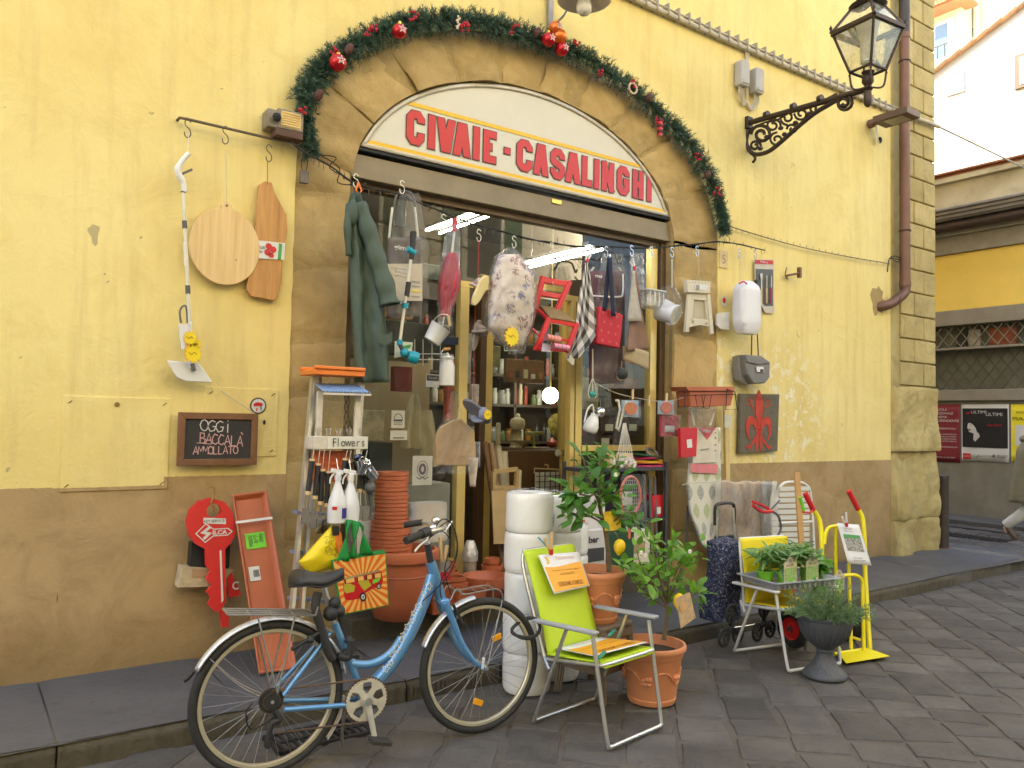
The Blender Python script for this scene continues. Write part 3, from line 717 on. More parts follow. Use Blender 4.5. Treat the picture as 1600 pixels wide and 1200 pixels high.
a,b=W(637.5,161,5.15),W(1018,268,5.15);M(True).ribbon([(a.x,3.918),(b.x,3.918)],.03,(0,5.1605,0),UX,UZ).build('stripe',YEL,sg)
a,b=W(572,221,5.15),W(1052,336,5.15);M(True).ribbon([(a.x,3.562),(b.x,3.562)],.03,(0,5.1605,0),UX,UZ).build('stripe',YEL,sg)
st=.057
GL={'C':[[(1,.72),(1,.85),(.72,1),(.28,1),(0,.85),(0,.15),(.28,0),(.72,0),(1,.15),(1,.33)]],
 'I':[[(.5,0),(.5,1)]],'V':[[(0.0,1.0),(.40,.11),(.60,.11),(1,1.0)]],'A':[[(.0,0),(.40,.89),(.60,.89),(1,0)],[(.25,.27),(.75,.27)]],
 'E':[[(1,1),(0,1),(0,0),(1,0)],[(0,.5),(.85,.5)]],'S':[[(1,.73),(1,.86),(.72,1),(.28,1),(0,.86),(0,.62),(.25,.53),(.75,.45),(1,.36),(1,.15),(.72,0),(.28,0),(0,.15),(0,.28)]],
 'L':[[(0,1),(0,0),(1,0)]],'N':[[(0,0),(0,1)],[(1,0),(1,1)],[(0,1),(1,0)]],'G':[[(1,.74),(1,.85),(.72,1),(.28,1),(0,.85),(0,.15),(.28,0),(.72,0),(1,.15),(1,.47),(.55,.47)]],
 'H':[[(0,0),(0,1)],[(1,0),(1,1)],[(0,.5),(1,.5)]],'-':[[(0,.5),(1,.5)]]}
LX=[('C',635,663,201),('I',669.5,679,208),('V',682,711,213),('A',708,735.5,220),('I',739,749,225),('E',755,775,230),('-',787.5,797,240),('C',807,831.5,247),('A',833,857,254),('S',860,882,261),('A',883,907,266),('L',909,925,272),('I',928,936,276),('N',940,959,280),('G',964,983,286),('H',988,1005,291),('I',1010,1018,296)]
for k,(ch,p0,p1,py)in enumerate(LX):
 xa,xb=W(p0,py,5.16).x,W(p1,py,5.16).x
 for nm,ww,yy,mt in(('letter_outline',st+.012,5.1585,DRK),('letter',st,5.156,RED)):
  m=M(True);h=st/2
  if ch in 'AV-':
   g=.006 if nm=='letter_outline' else 0;e=1 if ch=='A' else-1;zB,zT=(zbot,ztop)if e>0 else(ztop,zbot);xm=(xa+xb)/2;s2=st*1.1
   if ch=='-':m.prism([(xa-g,3.722-g),(xb+g,3.722-g),(xb+g,3.772+g),(xa-g,3.772+g)],(0,yy,0),UX,UZ,(0,0,0))
   else:
    for k2,q_ in enumerate(([(xa-g,zB-e*g),(xa+s2+g,zB-e*g),(xm+s2*.62+g,zT+e*g),(xm-s2*.62-g,zT+e*g)],[(xb+g,zB-e*g),(xb-s2-g,zB-e*g),(xm-s2*.62-g,zT+e*g),(xm+s2*.62+g,zT+e*g)])):
     m.prism(q_,(0,yy-.0005*k2,0),UX,UZ,(0,0,0))
    if ch=='A':m.prism([(xa+s2*.9,zbot+.07-g),(xb-s2*.9,zbot+.07-g),(xb-s2*1.0,zbot+.11+g),(xa+s2*1.0,zbot+.11+g)],(0,yy-.001,0),UX,UZ,(0,0,0))
   m.build(nm,mt,sg,smooth=False);continue
  for pi,pl in enumerate(GL[ch]):
   if ch in 'AV' and pi==0:
    hs=h
    Q=[(xa+h+(xb-xa-2*h)*p[0],zbot+(ztop-zbot)*p[1])for p in pl]
    ww2=ww*.96
   else:
    ext=0 if ch not in 'IHN' else h
    Q=[(xa+h+(xb-xa-2*h)*p[0],zbot+h+(ztop-zbot-2*h)*p[1])for p in pl]
    if ch in 'ILHNC' or 1:
     # stretch free ends of straight strokes to the full height
     def ends(i,j):
      d=(Vector(Q[i])-Vector(Q[j])).normalized()
      e=h if(ch in 'IHN' and abs(d.y)>.9)or(ch=='L' and 1)or(ch=='E' and pi==0)else 0
      if nm=='letter_outline':e+=.007
      Q[i]=(Q[i][0]+d.x*e,Q[i][1]+d.y*e)
     ends(0,1);ends(-1,-2)
    ww2=ww
   m.ribbon(Q,ww2 if ch!='-' else ww*.9,(0,yy-(.0004*pi),0),UX,UZ)
  m.build(nm,mt,sg,smooth=False)
# ================================================================== NEIGHBOURHOOD
# house across the street (behind the camera): shades the street and is mirrored in the shop windows
OW=mat('ochre_render',(.62,.54,.38),.85,0,.1,.5)
ob_=T('opposite_house','tall ochre house across the street facing the shop','building',(2,-4.2,0))
m=M(True);m.bx(-22,12.5,-9,-4.2,-.1,12.5);m.build('wall',OW,ob_,smooth=False)
SH=mat('green_shutter',(.06,.12,.07),.6);WG=mat('dark_pane',(.05,.06,.07),.1,0,0,5,0)
first_w=None
for zz in(1.2,4.6,8.4):
 for xx in range(-12,12,3):
  m=M(True);m.bx(xx,xx+1.1,-4.2,-4.12,zz,zz+1.9);f=m.build('window',mat('cream_frame',(.6,.55,.42),.6),ob_,bevel=.01)
  M(True).bx(xx+.12,xx+.98,-4.12,-4.10,zz+.12,zz+1.78).build('pane',WG,f,smooth=False)
  for s in(-.5,1.12):M(True).bx(xx+s,xx+s+.48,-4.2,-4.15,zz+.02,zz+1.88).build('shutter',SH,ob_,smooth=False)
# low building across the side street, with posters
XB=15.0
fb=T('side_street_house','low yellow house with grey stone bands and barred window across the side street','building',(XB,6,0))
YW=mat('ochre_wall',(.84,.60,.12),.85,0,.06,1.5);GS=mat('grey_band',(.26,.23,.17),.85,0,.14,3,.4,20);GD=mat('grey_plinth',(.21,.195,.15),.85,0,.2,2.5,.4,25)
def fz(px,py):return X(px,py,XB).z
def fband(name,mt,z0,z1,out=0,bevel=.01):return M(True).bx(XB-out,XB+.6,-3,24,z0,z1).build(name,mt,fb,bevel=bevel)
fband('plinth',GD,-.1,2.12);fband('sill_band',GS,2.12,2.32,.06)
M(True).bx(XB+.25,XB+.6,-3,24,2.32,3.52).build('window_recess',mat('dusty_glass',(.16,.16,.12),.5,0,.35,1.2),fb,smooth=False)
M(True).bx(XB+.02,XB+.3,-3,24,3.06,3.10).build('window_rail',GS,fb,smooth=False)
fband('lintel_band',GS,3.50,3.78,.03);fband('wall',YW,3.78,4.82);fband('frieze',mat('frieze_grey',(.30,.27,.21),.8),4.82,5.14,.06)
fband('cornice',mat('cornice_grey',(.38,.36,.29),.8),5.14,5.30,.16);
# lattice bars of the two window strips
LM=mat('lattice_iron',(.24,.21,.15),.7)
y=3.2
while y<9.8:
 for s in(-1,1):
  M(True).bar((XB+.08+.012*s,y,3.11),(XB+.08+.012*s,y+s*.30,3.49),.012,.03,(1,0,0)).build('lattice_bar',LM,fb,smooth=False)
  M(True).bar((XB+.22+.004*s,y,2.33),(XB+.22+.004*s,y+s*.55,3.05),.008,.02,(1,0,0)).build('lattice_bar',mat('lattice_dark',(.13,.125,.10),.8),fb,smooth=False)
 y+=.21
for a,b,c in((6.3,6.75,(.35,.10,.05)),(6.9,7.1,(.5,.45,.36)),(7.15,7.3,(.06,.06,.05)),(5.6,6.1,(.45,.42,.34))):
 M(True).bx(XB+.18,XB+.21,a,b,3.12,3.42).build('window_object',mat('wo%d'%int(a*10),c,.7),fb)
# gutter, eaves boards and parapet on top
M(True).tube([(XB-.30,-3,5.27),(XB-.30,24,5.27)],.09,10).build('gutter',mat('gutter',(.07,.05,.045),.5,.4),fb)
M(True).bx(XB-.42,XB+.6,-3,24,5.36,5.60).build('eaves',mat('eaves',(.20,.185,.15),.8,0,.2,4),fb,bevel=.02)
for k in range(3):M(True).bx(XB-.44,XB-.40,-3,24,5.385+.075*k,5.40+.075*k).build('eaves_line',mat('gutter'),fb,smooth=False)
PP=stone_mat('stained_render',(.46,.40,.26),(.58,.52,.36),(.30,.25,.15),3,.4,0,1.1)
M(True).bx(XB-.1,XB+.5,-3,24,5.60,6.12).build('parapet',PP,fb,bevel=.01);M(True).bx(XB-.2,XB+.6,-3,24,6.12,6.22).build('coping',PP,fb,bevel=.01);M(True).bx(XB-.16,XB+.6,-3,24,6.22,6.27).build('coping',mat('terracotta_tile',(.38,.15,.07),.8),fb,bevel=.01)
yy=3.0
while yy<9.6:
 M(True).bx(XB-.24,XB+.3,yy,yy+.245,6.27,6.31).build('coping_tile',mat('terracotta_tile'),fb,bevel=.008);yy+=.25
# sunlit white gable behind it
XGb=19.0
gh=T('white_gable_house','sunlit white gable wall with a sloping tiled verge behind the low house','building',(XGb,7,0))
a,b=X(1450,122,XGb),X(1600,10,XGb)
sl_=(b.z-a.z)/(b.y-a.y)
zg=lambda y:a.z+(y-a.y)*sl_
WW=mat('white_render',(.80,.78,.72),.85,0,.03,1)
m=M(True);m.prism([(16,-.1),(2.0,-.1),(2.0,zg(2.0)),(16,zg(16))],(XGb,0,0),(0,1,0),(0,0,1),(5,0,0));m.build('wall',WW,gh,smooth=False)
TL=mat('roof_tile',(.42,.24,.12),.8,0,.2,9,hue=.2)
y=2.1
while y<11:
 M(True).tube([(XGb-.06,y,zg(y)+.05),(XGb-.06,y+.34,zg(y+.34)+.02)],[.085,.065],8).build('verge_tile',TL,gh);y+=.3
p=X(1492,128,XGb);M(True).bx(XGb-.04,XGb+.02,p.y-.22,p.y+.2,p.z-.3,p.z+.22).build('vent',mat('vent_grey',(.55,.55,.58),.6),gh,bevel=.01)
p=X(1600,108,XGb);f=M(True).bx(XGb-.05,XGb+.02,p.y-.75,p.y+.18,p.z-.42,p.z+.36).build('window',mat('dark_wood'),gh,bevel=.01)
M(True).bx(XGb-.06,XGb-.05,p.y-.65,p.y+.07,p.z-.34,p.z+.27).build('pane',mat('pale_pane',(.45,.5,.55),.1,0,0,5,0),f,smooth=False)
# tall pale yellow house further back
XT=25.0
th=T('tall_house','tall pale yellow house with a window and tiled eaves above the white gable','building',(XT,10,0))
CY=mat('pale_yellow_wall',(.82,.70,.42),.85,0,.03,1)
q=X(1502,60,XT)
M(True).bx(XT,XT+6,q.y,26,-.1,17.5).build('wall',CY,th,smooth=False);M(True).bx(XT+.8,XT+6,-6,q.y-.003,-.1,22).build('wall',CY,th,smooth=False)
p=X(1506,60,XT-.1);M(True).tube([(XT+.7,p.y,0),(XT+.7,p.y,22)],.09,8).build('downpipe',mat('pipe_grey',(.5,.47,.4),.6),th)
a,b=X(1459,38,XT),X(1477,95,XT)
f=M(True).bx(XT-.06,XT+.1,min(a.y,b.y)-.3,max(a.y,b.y)+.5,b.z,a.z).build('window',mat('cream_frame'),th,bevel=.02)
M(True).bx(XT-.075,XT-.06,min(a.y,b.y)-.1,max(a.y,b.y)+.4,b.z+.12,a.z-.15).build('pane',mat('blue_pane',(.10,.16,.22),.08,0,0,5,0),f,smooth=False)
M(True).bx(XT-.085,XT-.075,(a.y+b.y)/2+.1,(a.y+b.y)/2+.22,b.z+.12,a.z-.15).build('curtain',mat('curtain',(.7,.66,.6),.8),f,smooth=False)
for k in range(6):M(True).tube([(XT-.3,b.y-.35+.22*k,b.z+.02),(XT-.3,b.y-.35+.22*k,b.z+.4)],.02,6).build('railing_bar',mat('cast_iron'),th)
M(True).bar((XT-.3,b.y-.4,b.z+.4),(XT-.3,b.y+.9,b.z+.4),.03,.03).build('railing',mat('cast_iron'),th)
a,b=X(1512,47,XT+.7),X(1521,66,XT+.7);sh_=M(True).bx(XT+.72,XT+.8,b.y-.1,a.y+.1,b.z-.2,a.z).build('shutter',SH,th,bevel=.01)
for k in range(8):M(True).bx(XT+.70,XT+.72,b.y-.06,a.y+.06,b.z-.15+.08*k+.01,b.z-.15+.08*k+.05).build('slat',SH,sh_,smooth=False)
a,b=X(1453,3,XT-.6),X(1495,22,XT-.6)
for k in range(9):
 y=b.y+(a.y-b.y)*k/7.0
 M(True).tube([(XT-.75,y,a.z-.1),(XT+.3,y,a.z+.25)],.13,8).build('eaves_tile',TL,th)
M(True).bx(XT-.6,XT+.3,b.y-.2,a.y+4,a.z-.25,a.z-.17).build('eaves',mat('terracotta_tile'),th)
# posters on the plinth
def poster(px0,py0,px1,py1,mt,label,extra):
 a,b=X(px0,py0,XB-.012),X(px1,py1,XB-.012)
 m=M(True);
 m.grid(lambda u,v:Vector((XB-.012-.004*nz(u*5,v*5,px0),a.y+(b.y-a.y)*u,a.z+(b.z-a.z)*v)),8,8)
 o=world_thing(m,'poster',mt,label,'poster',solid=.003)
 extra(o,a,b);return o
UY=Vector((0,-1,0));XN=Vector((-1,0,0))
PW=mat('poster_white',(.62,.62,.6),.6,0,.03);PB=mat('poster_black',(.012,.012,.014),.5,0,.1)
def pr_(o,a,b,u0,v0,u1,v1,mt,off=.010):
 y0,y1=a.y+(b.y-a.y)*u0,a.y+(b.y-a.y)*u1;z0,z1=a.z+(b.z-a.z)*v0,a.z+(b.z-a.z)*v1
 M(True).add([(XB-.012-off,y0,z0),(XB-.012-off,y1,z0),(XB-.012-off,y1,z1),(XB-.012-off,y0,z1)],[(0,1,2,3)]).build('print',mt,o,smooth=False)
def pt_(o,a,b,s,u,v,h,mt,wd=None,off=.013,center=True):
 text(s,(XB-.012-off,a.y+(b.y-a.y)*u,a.z+(b.z-a.z)*v),UY,UZ,h*abs(b.z-a.z),mt,o,width=wd*abs(b.y-a.y)if wd else None,center=center)
def e1(o,a,b):
 for s,v,wd in(('SCUOLA',.09,.5),('NAZIONALE',.155,.72),('CINEMA',.22,.5),('INDIPENDENTE',.285,.93)):pt_(o,a,b,s,.5-(.93-wd)/2+.0,v,.04,PW,wd)
 pt_(o,a,b,'PROFESSIONALI',.45,.42,.03,PW,.8)
 for s,v in(('RIPRESE E MONTAGGIO',.52),('DIREZIONE DELLA FOTOGRAFIA',.56),('AUDIO - SUONATORIO',.60),('SUONO - SACRO MERITO',.64)):pt_(o,a,b,s,.45,v,.022,PW,.85)
 pt_(o,a,b,'CINEMAINDIPENDENTE.COM',.48,.74,.022,PW,.85);pt_(o,a,b,'FIRENZE, VIA DEI SERVI',.45,.92,.022,PW,.75)
poster(1458,632,1500.5,723,mat('poster_maroon',(.22,.018,.03),.55,0,.06),'maroon poster for a cinema school at the wall behind the bollard',e1)
def e2(o,a,b):
 pr_(o,a,b,.02,.07,.98,.76,PB,.009)
 pt_(o,a,b,'ULTIMI',.38,.135,.05,PW,.32);pt_(o,a,b,'ULTIMI',.70,.175,.055,PW,.34);pt_(o,a,b,'gli',.17,.15,.05,mat('sign_red'),.12)
 pt_(o,a,b,'Gaia Nanni',.71,.36,.04,mat('sign_red'),.3)
 # photograph of a dark-haired person looking up
 fc=mat('poster_face',(.55,.54,.52),.6,0,.1);cy,cz=a.y+(b.y-a.y)*.27,a.z+(b.z-a.z)*.40
 s_=abs(b.z-a.z)
 def blob(pts,mt,off):M(True).prism([(p[0]*s_,p[1]*s_)for p in pts],(XB-.012-off,cy,cz),UY,UZ,(0,0,0)).build('print',mt,o,smooth=False)
 blob([(-.10,.05),(-.07,.09),(-.02,.09),(.03,.05),(.05,.0),(.04,-.06),(.09,-.12),(.10,-.17),(.02,-.26),(-.01,-.22),(-.0,-.12),(-.04,-.10),(-.08,-.09),(-.09,-.04),(-.11,-.02)],fc,.0135)
 blob([(-.10,.07),(-.03,.12),(.06,.10),(.11,.03),(.12,-.07),(.06,-.10),(.04,-.03),(.0,.03),(-.05,.07)],PB,.0155)
 blob([(-.085,-.045),(-.05,-.035),(-.055,-.06),(-.08,-.065)],PB,.0165);blob([(-.075,.035),(-.04,.04),(-.04,.025)],PB,.0165)
 pr_(o,a,b,.03,.87,.2,.97,mat('sign_red'),.0115);pt_(o,a,b,'TEATRO',.115,.92,.03,PW,.13)
 pt_(o,a,b,'4',.68,.9,.075,PB,.08);pt_(o,a,b,'MERCOLEDI',.86,.885,.025,PB,.22);pt_(o,a,b,'MAGGIO',.85,.92,.03,PB,.2)
 M(True).ribbon([(.0,.0),(.03,-.02),(.05,.03),(.09,.0)],.006,(XB-.026,a.y+(b.y-a.y)*.3,a.z+(b.z-a.z)*.92),UY,UZ).build('print',PB,o)
poster(1502.5,632,1577,723,PW,'black and white theatre poster with a portrait and the number 4',e2)
def e3(o,a,b):
 pt_(o,a,b,'MOSTRA',.4,.14,.035,PB,.5);pt_(o,a,b,'PIANTE',.4,.25,.06,PB,.7);pr_(o,a,b,.12,.36,.9,.72,PW)
poster(1579.5,632,1640,724,mat('poster_yellow',(.78,.68,.02),.55,0,.05),'bright yellow poster behind the walking person at the right edge',e3)
# pavement across the side street with a grate and a drain slot
m=M();m.bx(XB-.9,XB,-3,24,-.05,.07);struct(m,'far_pavement',SLAB,bevel=.01)
dr=T('drain_channel','dark drain slot along the far wall of the side street','drain',(13.6,6.2,.004))
for i in range(14):M().box((0,-.5+.075*i,.0),(.10,.05,.004)).build('slot',mat('pit'),dr)
gt=T('cellar_grate','low iron grate set in the side street pavement','grate',(12.6,6.0,.006))
for i in range(16):M().box((0,-.6+.08*i,.0),(.42,.04,.008)).build('grate_bar',mat('cast_iron'),gt)
# bollard
bo=T('bollard','dark iron bollard at the pavement corner beside the rough stone pier','bollard',(10.27,5.12,.1))
IRON=mat('bollard_iron',(.085,.065,.05),.6,.5,.3,8)
M().lathe([(.062,0),(.062,.86),(.066,.87),(.066,.92),(.05,.935),(0.001,.94)],n=16).build('post',IRON,bo)
M().lathe([(.075,0),(.075,.02),(.066,.03)],n=16).build('collar',mat('rust',(.13,.06,.03),.8),bo)
# ---------- person walking away at the right edge
pe=T('person','person in a long olive brown coat, pale trousers and blue cap walking past the posters','person',(13.05,5.22,0.0),rz=R_(-80))
def skin_body(name,verts,edges,mt,parent,lv=2):
 me=bpy.data.meshes.new(name);me.from_pydata([v[:3]for v in verts],edges,[])
 o=bpy.data.objects.new(name,me);C.objects.link(o);o.parent=parent;me.materials.append(mt)
 q=o.modifiers.new('k','SKIN');q.use_smooth_shade=True
 sv=me.skin_vertices[0].data
 for i,v in enumerate(verts):sv[i].radius=(v[3],v[4]if len(v)>4 else v[3])
 sv[0].use_root=True
 q=o.modifiers.new('u','SUBSURF');q.levels=q.render_levels=lv
 FR[o.name]=FR[parent.name];return o
# local x is the walking direction
V=[(0,0,.95,.13,.15),(0.02,0,1.2,.12,.16),(.03,0,1.42,.10,.17),(.04,0,1.52,.055),(.06,0,1.58,.07),(.08,0,1.68,.095),(.08,0,1.76,.07),
 (.01,.09,.85,.095),(.18,.1,.5,.065),(.30,.1,.12,.045),(.42,.1,.07,.035),
 (-.01,-.09,.85,.095),(-.02,-.1,.5,.065),(-.32,-.1,.2,.045),(-.30,-.1,.08,.035),
 (.02,.2,1.4,.06),(-.08,.24,1.12,.045),(.06,.25,.9,.035),(.1,.25,.83,.03),
 (.02,-.2,1.4,.06),(.12,-.24,1.12,.045),(.28,-.25,.95,.035),(.34,-.25,.9,.03)]
E_=[(0,1),(1,2),(2,3),(3,4),(4,5),(5,6),(0,7),(7,8),(8,9),(9,10),(0,11),(11,12),(12,13),(13,14),(2,15),(15,16),(16,17),(17,18),(2,19),(19,20),(20,21),(21,22)]
skin_body('body',V,E_,mat('skin',(.5,.3,.2),.6),pe)
def hand(parent,wx,wy,wz,sx):
 vs=[(wx,wy,wz,.026,.018),(wx+.03*sx,wy,wz-.05,.03,.016)];es=[(0,1)]
 for k in range(4):
  b=len(vs);vs+=[(wx+.02*sx+.006*k,wy-.024+.016*k,wz-.09,.008),(wx+.015*sx,wy-.024+.016*k,wz-.125+.004*abs(k-1.5),.007)];es+=[(1,b),(b,b+1)]
 b=len(vs);vs+=[(wx+.055*sx,wy-.02,wz-.05,.009),(wx+.07*sx,wy-.02,wz-.08,.008)];es+=[(0,b),(b,b+1)]
 skin_body('hand',vs,es,mat('skin'),parent,1)
hand(pe,.1,.25,.83,1);hand(pe,.34,-.25,.9,1)
TR=mat('pale_trousers',(.55,.52,.45),.85)
for s,k in((1,(7,8,9)),(-1,(11,12,13))):
 pts=[Vector(V[i][:3])for i in k];pts[0].z+=.05;M().tube(cat(pts,4),[.115-.045*i/8 for i in range(9)],12).build('trouser_leg',TR,pe)
SHO=mat('brown_shoe',(.12,.075,.05),.6)
for(x,y,z,r)in((.40,.1,.05,0),(-.26,-.1,.12,-1.0)):
 mm=Matrix.Rotation(-r,3,'Y')
 m=M();m.lathe([(.001,-.15),(.035,-.13),(.048,-.05),(.045,.05),(.04,.11),(.001,.15)],n=12,ax=(1,0,0));m.v=[mm@Vector((p.x,p.y*1.0,p.z*1.0))+Vector((x,y,z))for p in m.v];m.build('shoe',SHO,pe)
CO=mat('olive_coat',(.19,.16,.09),.9,0,.15,7,.3,40)
m=M()
def coat(u,v):
 a=2*PI*u;z=1.5-.95*v;rx=.10+.09*min(1,v*6)+.08*v;ry=.12+.12*min(1,v*5)+.05*v
 f=1+.07*math.sin(a*7)*v
 return Vector((.02+rx*math.cos(a)*f-.05*v,ry*math.sin(a)*f,z))
m.grid(coat,40,16);m.build('coat',CO,pe,solid=.01)
for s,k in((1,(15,16,17)),(-1,(19,20,21))):M().tube(cat([V[i][:3]for i in k],4),[.085-.025*i/8 for i in range(9)],12).build('sleeve',CO,pe)
M().sphere((-.06,0,1.48),.1,12,1,1.4,.7).build('hood',CO,pe)
M().sphere((.07,0,1.72),.115,14,1,.9,.85).build('cap',mat('blue_cap',(.10,.16,.27),.8),pe)
M().sphere((.18,0,1.66),.02,8).build('nose',mat('skin'),pe)

# ================================================================== THINGS FIXED TO THE FACADE
# drainpipe
PC=mat('copper_brown',(.17,.085,.055),.5,.3,.15,4)
dp=T('drainpipe','brown drainpipe running down the stone corner and elbowing into the wall','drainpipe',(9.3,5.0,2.5))
p0=W(1413,20,5.02);zb_=W(1405,448,5.02).z;xx=9.2
M(True).tube([(xx,5.02,9),(xx,5.02,6.32)],.062,14).build('pipe',mat('pipe_dark',(.06,.05,.05),.5,.4),dp)
M(True).tube([(xx,5.02,6.32),(xx,5.02,zb_)],.058,14).build('pipe',PC,dp)
M(True).lathe([(.066,0),(.066,.06)],(xx,5.02,6.28),n=14).build('collar',PC,dp);M(True).lathe([(.066,0),(.066,.05)],(xx,5.02,zb_+.02),n=14).build('collar',PC,dp)
e=W(1383,478,5.08)
M(True).tube(cat([(xx,5.02,zb_+.04),(xx,5.02,zb_-.04),(xx-.08,5.03,zb_-.11),(e.x+.1,5.06,e.z+.04),(e.x,5.10,e.z),(e.x-.04,5.2,e.z-.01)],5),.056,14).build('elbow',PC,dp)
M(True).tube(circ((xx-.16,5.04,zb_-.155),.063,16,(0,1,0),(.35,0,.9)),.008,6,True).build('joint_ring',PC,dp)
for z in(6.0,3.95):M(True).tube(circ((xx,5.02,z),.064,16,(1,0,0),(0,1,0)),.007,5,True).build('bracket',mat('cast_iron'),dp)
m=M(True)
for k in range(3):m.tube(cat([(xx-.03,5.06,3.62-.02*k),(xx-.12,5.07,3.64-.03*k),(xx-.2,5.1,3.6),(xx-.19,5.13,3.45)],4),.006,5)
m.build('wire_tie',mat('cast_iron'),dp)
# ragged hole where the pipe enters
m=M(True);rr_=random.Random(2)
pts=[(e.x-.06+.13*math.cos(2*PI*i/18)*(1+.25*rr_.uniform(-1,1)),e.z+.06+.17*math.sin(2*PI*i/18)*(1+.25*rr_.uniform(-1,1)))for i in range(18)]
m.prism(pts,(0,YF-.004,0),UX,UZ,(0,.02,0));m.build('wall_hole',MORTAR,bld)
# grey cable trunk along the wall
cb=T('wall_cable','pale grey cable bundle clipped along the upper wall towards the corner','cable',(7,5.1,5.4))
CAB=mat('grey_cable',(.50,.44,.33),.7)
pts=[(2.5,5.10,5.39),(4.0,5.10,5.385),(6.0,5.10,5.37),(8.0,5.10,5.385),(9.1,5.10,5.40),(9.3,5.07,5.40),(9.7,5.06,5.41),(10.09,5.06,5.42)]
M(True).tube([(10.09,5.06,5.42),X(1604,264,XB-.5)],.014,6).build('cable',CAB,cb)
M(True).tube(cat(pts,6),.024,8).build('cable',CAB,cb)
M(True).tube([(p[0],p[1]-.01,p[2]+.045)for p in pts[:6]],.011,6).build('cable',CAB,cb)
for i in range(44):M(True).bx(3.0+.14*i,3.0+.14*i+.014,5.065,5.14,5.355,5.46).build('clip',mat('clip',(.35,.3,.22),.6),cb)
# two junction boxes with looped conduits
for k,(px,py,lab)in enumerate(((1160,116,'left grey junction box above the lantern bracket'),(1183,128,'right grey junction box above the lantern bracket'))):
 c=W(px,py,5.08);t=T('junction_box',lab,'junction box',c)
 m=M();m.prism(rrect(.13,.26,.03),(0,.05,0),UX,UZ,(0,-.09,0));m.build('box_body',mat('box_grey',(.42,.39,.34),.6),t,bevel=.008)
 M().box((0,-.045,-.09),(.09,.01,.03)).build('box_lip',mat('box_grey'),t)
 for j in(-1,0,1):
  M().tube(cat([(.03*j,.01,-.12),(.03*j,.01,-.2),(.05 if k==0 else-.05,.03,-.27-.02*j),(.11 if k==0 else-.12,.03,-.2),(.1 if k==0 else-.12,.03,.1),(.09 if k==0 else-.1,.03,.3)],5),.010,6).build('conduit',CAB,t)
# wall lantern on a scrolled bracket
p=W(1170,192,5.12);bx_=p.x;bz=p.z
ln=T('wall_lantern','black iron street lantern on a scrolled bracket projecting from the yellow wall','street lamp',p)
BR=mat('lantern_iron',(.06,.042,.033),.5,.6,.2,10)
# bracket arm leaves the wall towards the street
tip=Vector((bx_+.02,5.12-1.12,bz+.16))
def pj(pt):
 dd=Vector(pt)-EYE;fw=dd.dot(CF);return(800+FPX*dd.dot(CR)/fw,600-FPX*dd.dot(CU)/fw)
# the bracket stands square to the wall: find the y at which x=bx_ plane meets the photo's lantern foot
tp=X(1356,139,bx_);tip=Vector((bx_,tp.y,tp.z));L_=5.12-tip.y
M(True).tube([(bx_,5.12,bz),(bx_,tip.y,tip.z-.0)],.028,10).build('arm',BR,ln)
M(True).bx(bx_-.04,bx_+.04,5.10,5.14,bz-.06,bz+.06).build('wall_plate',BR,ln,bevel=.004)
def bk(u,v):return X(1168+u,192+v,bx_)  # along the bracket's own plane
def bcurve(pts,r,name):M(True).tube(cat([bk(*q)for q in pts],6),r,8).build(name,BR,ln)
bcurve([(2,10),(-2,30),(8,48),(30,46),(52,30),(80,5),(105,-15),(130,-30),(150,-42)],.022,'brace')
bcurve([(8,48),(12,56),(8,62)],.014,'finial')
def spiral(cx,cy,r,turns,a0,sgn=1,wr=.012):
 pts=[]
 for i in range(int(turns*12)+1):
  t=i/12;rr2=r*(1-.75*t/turns);pts.append((cx+rr2*math.cos(a0+sgn*2*PI*t),cy+rr2*math.sin(a0+sgn*2*PI*t)*.95))
 M(True).tube([bk(*q)for q in pts],wr,6).build('scroll',BR,ln)
spiral(151,-31,14,1.7,-PI/2,1,.017);spiral(22,18,17,1.5,PI,1,.018);spiral(40,4,12,1.4,0,-1);spiral(62,-8,12,1.4,PI/2,1);spiral(84,-14,11,1.3,PI,-1);spiral(104,-22,8,1.2,0,1);spiral(46,26,12,1.4,-PI/2,-1);spiral(70,10,9,1.2,PI,1);spiral(12,36,9,1.3,0,-1,.014);spiral(124,-32,6,1.2,0,-1,.010)
bcurve([(0,12),(25,0),(45,-4),(70,-18),(95,-24),(120,-36),(140,-46)],.010,'tendril')
for q in((30,22),(52,8),(75,0),(96,-14),(20,40),(58,18)):
 c=bk(*q);M(True).sphere(c,.028,6,1,1,.8).build('leaf_boss',BR,ln)
for i in range(3):c=bk(30+i*42,-12-i*12.5);M(True).lathe([(.04,-.02),(.04,.02)],c,(0,1,-.1),10).build('arm_clip',BR,ln)
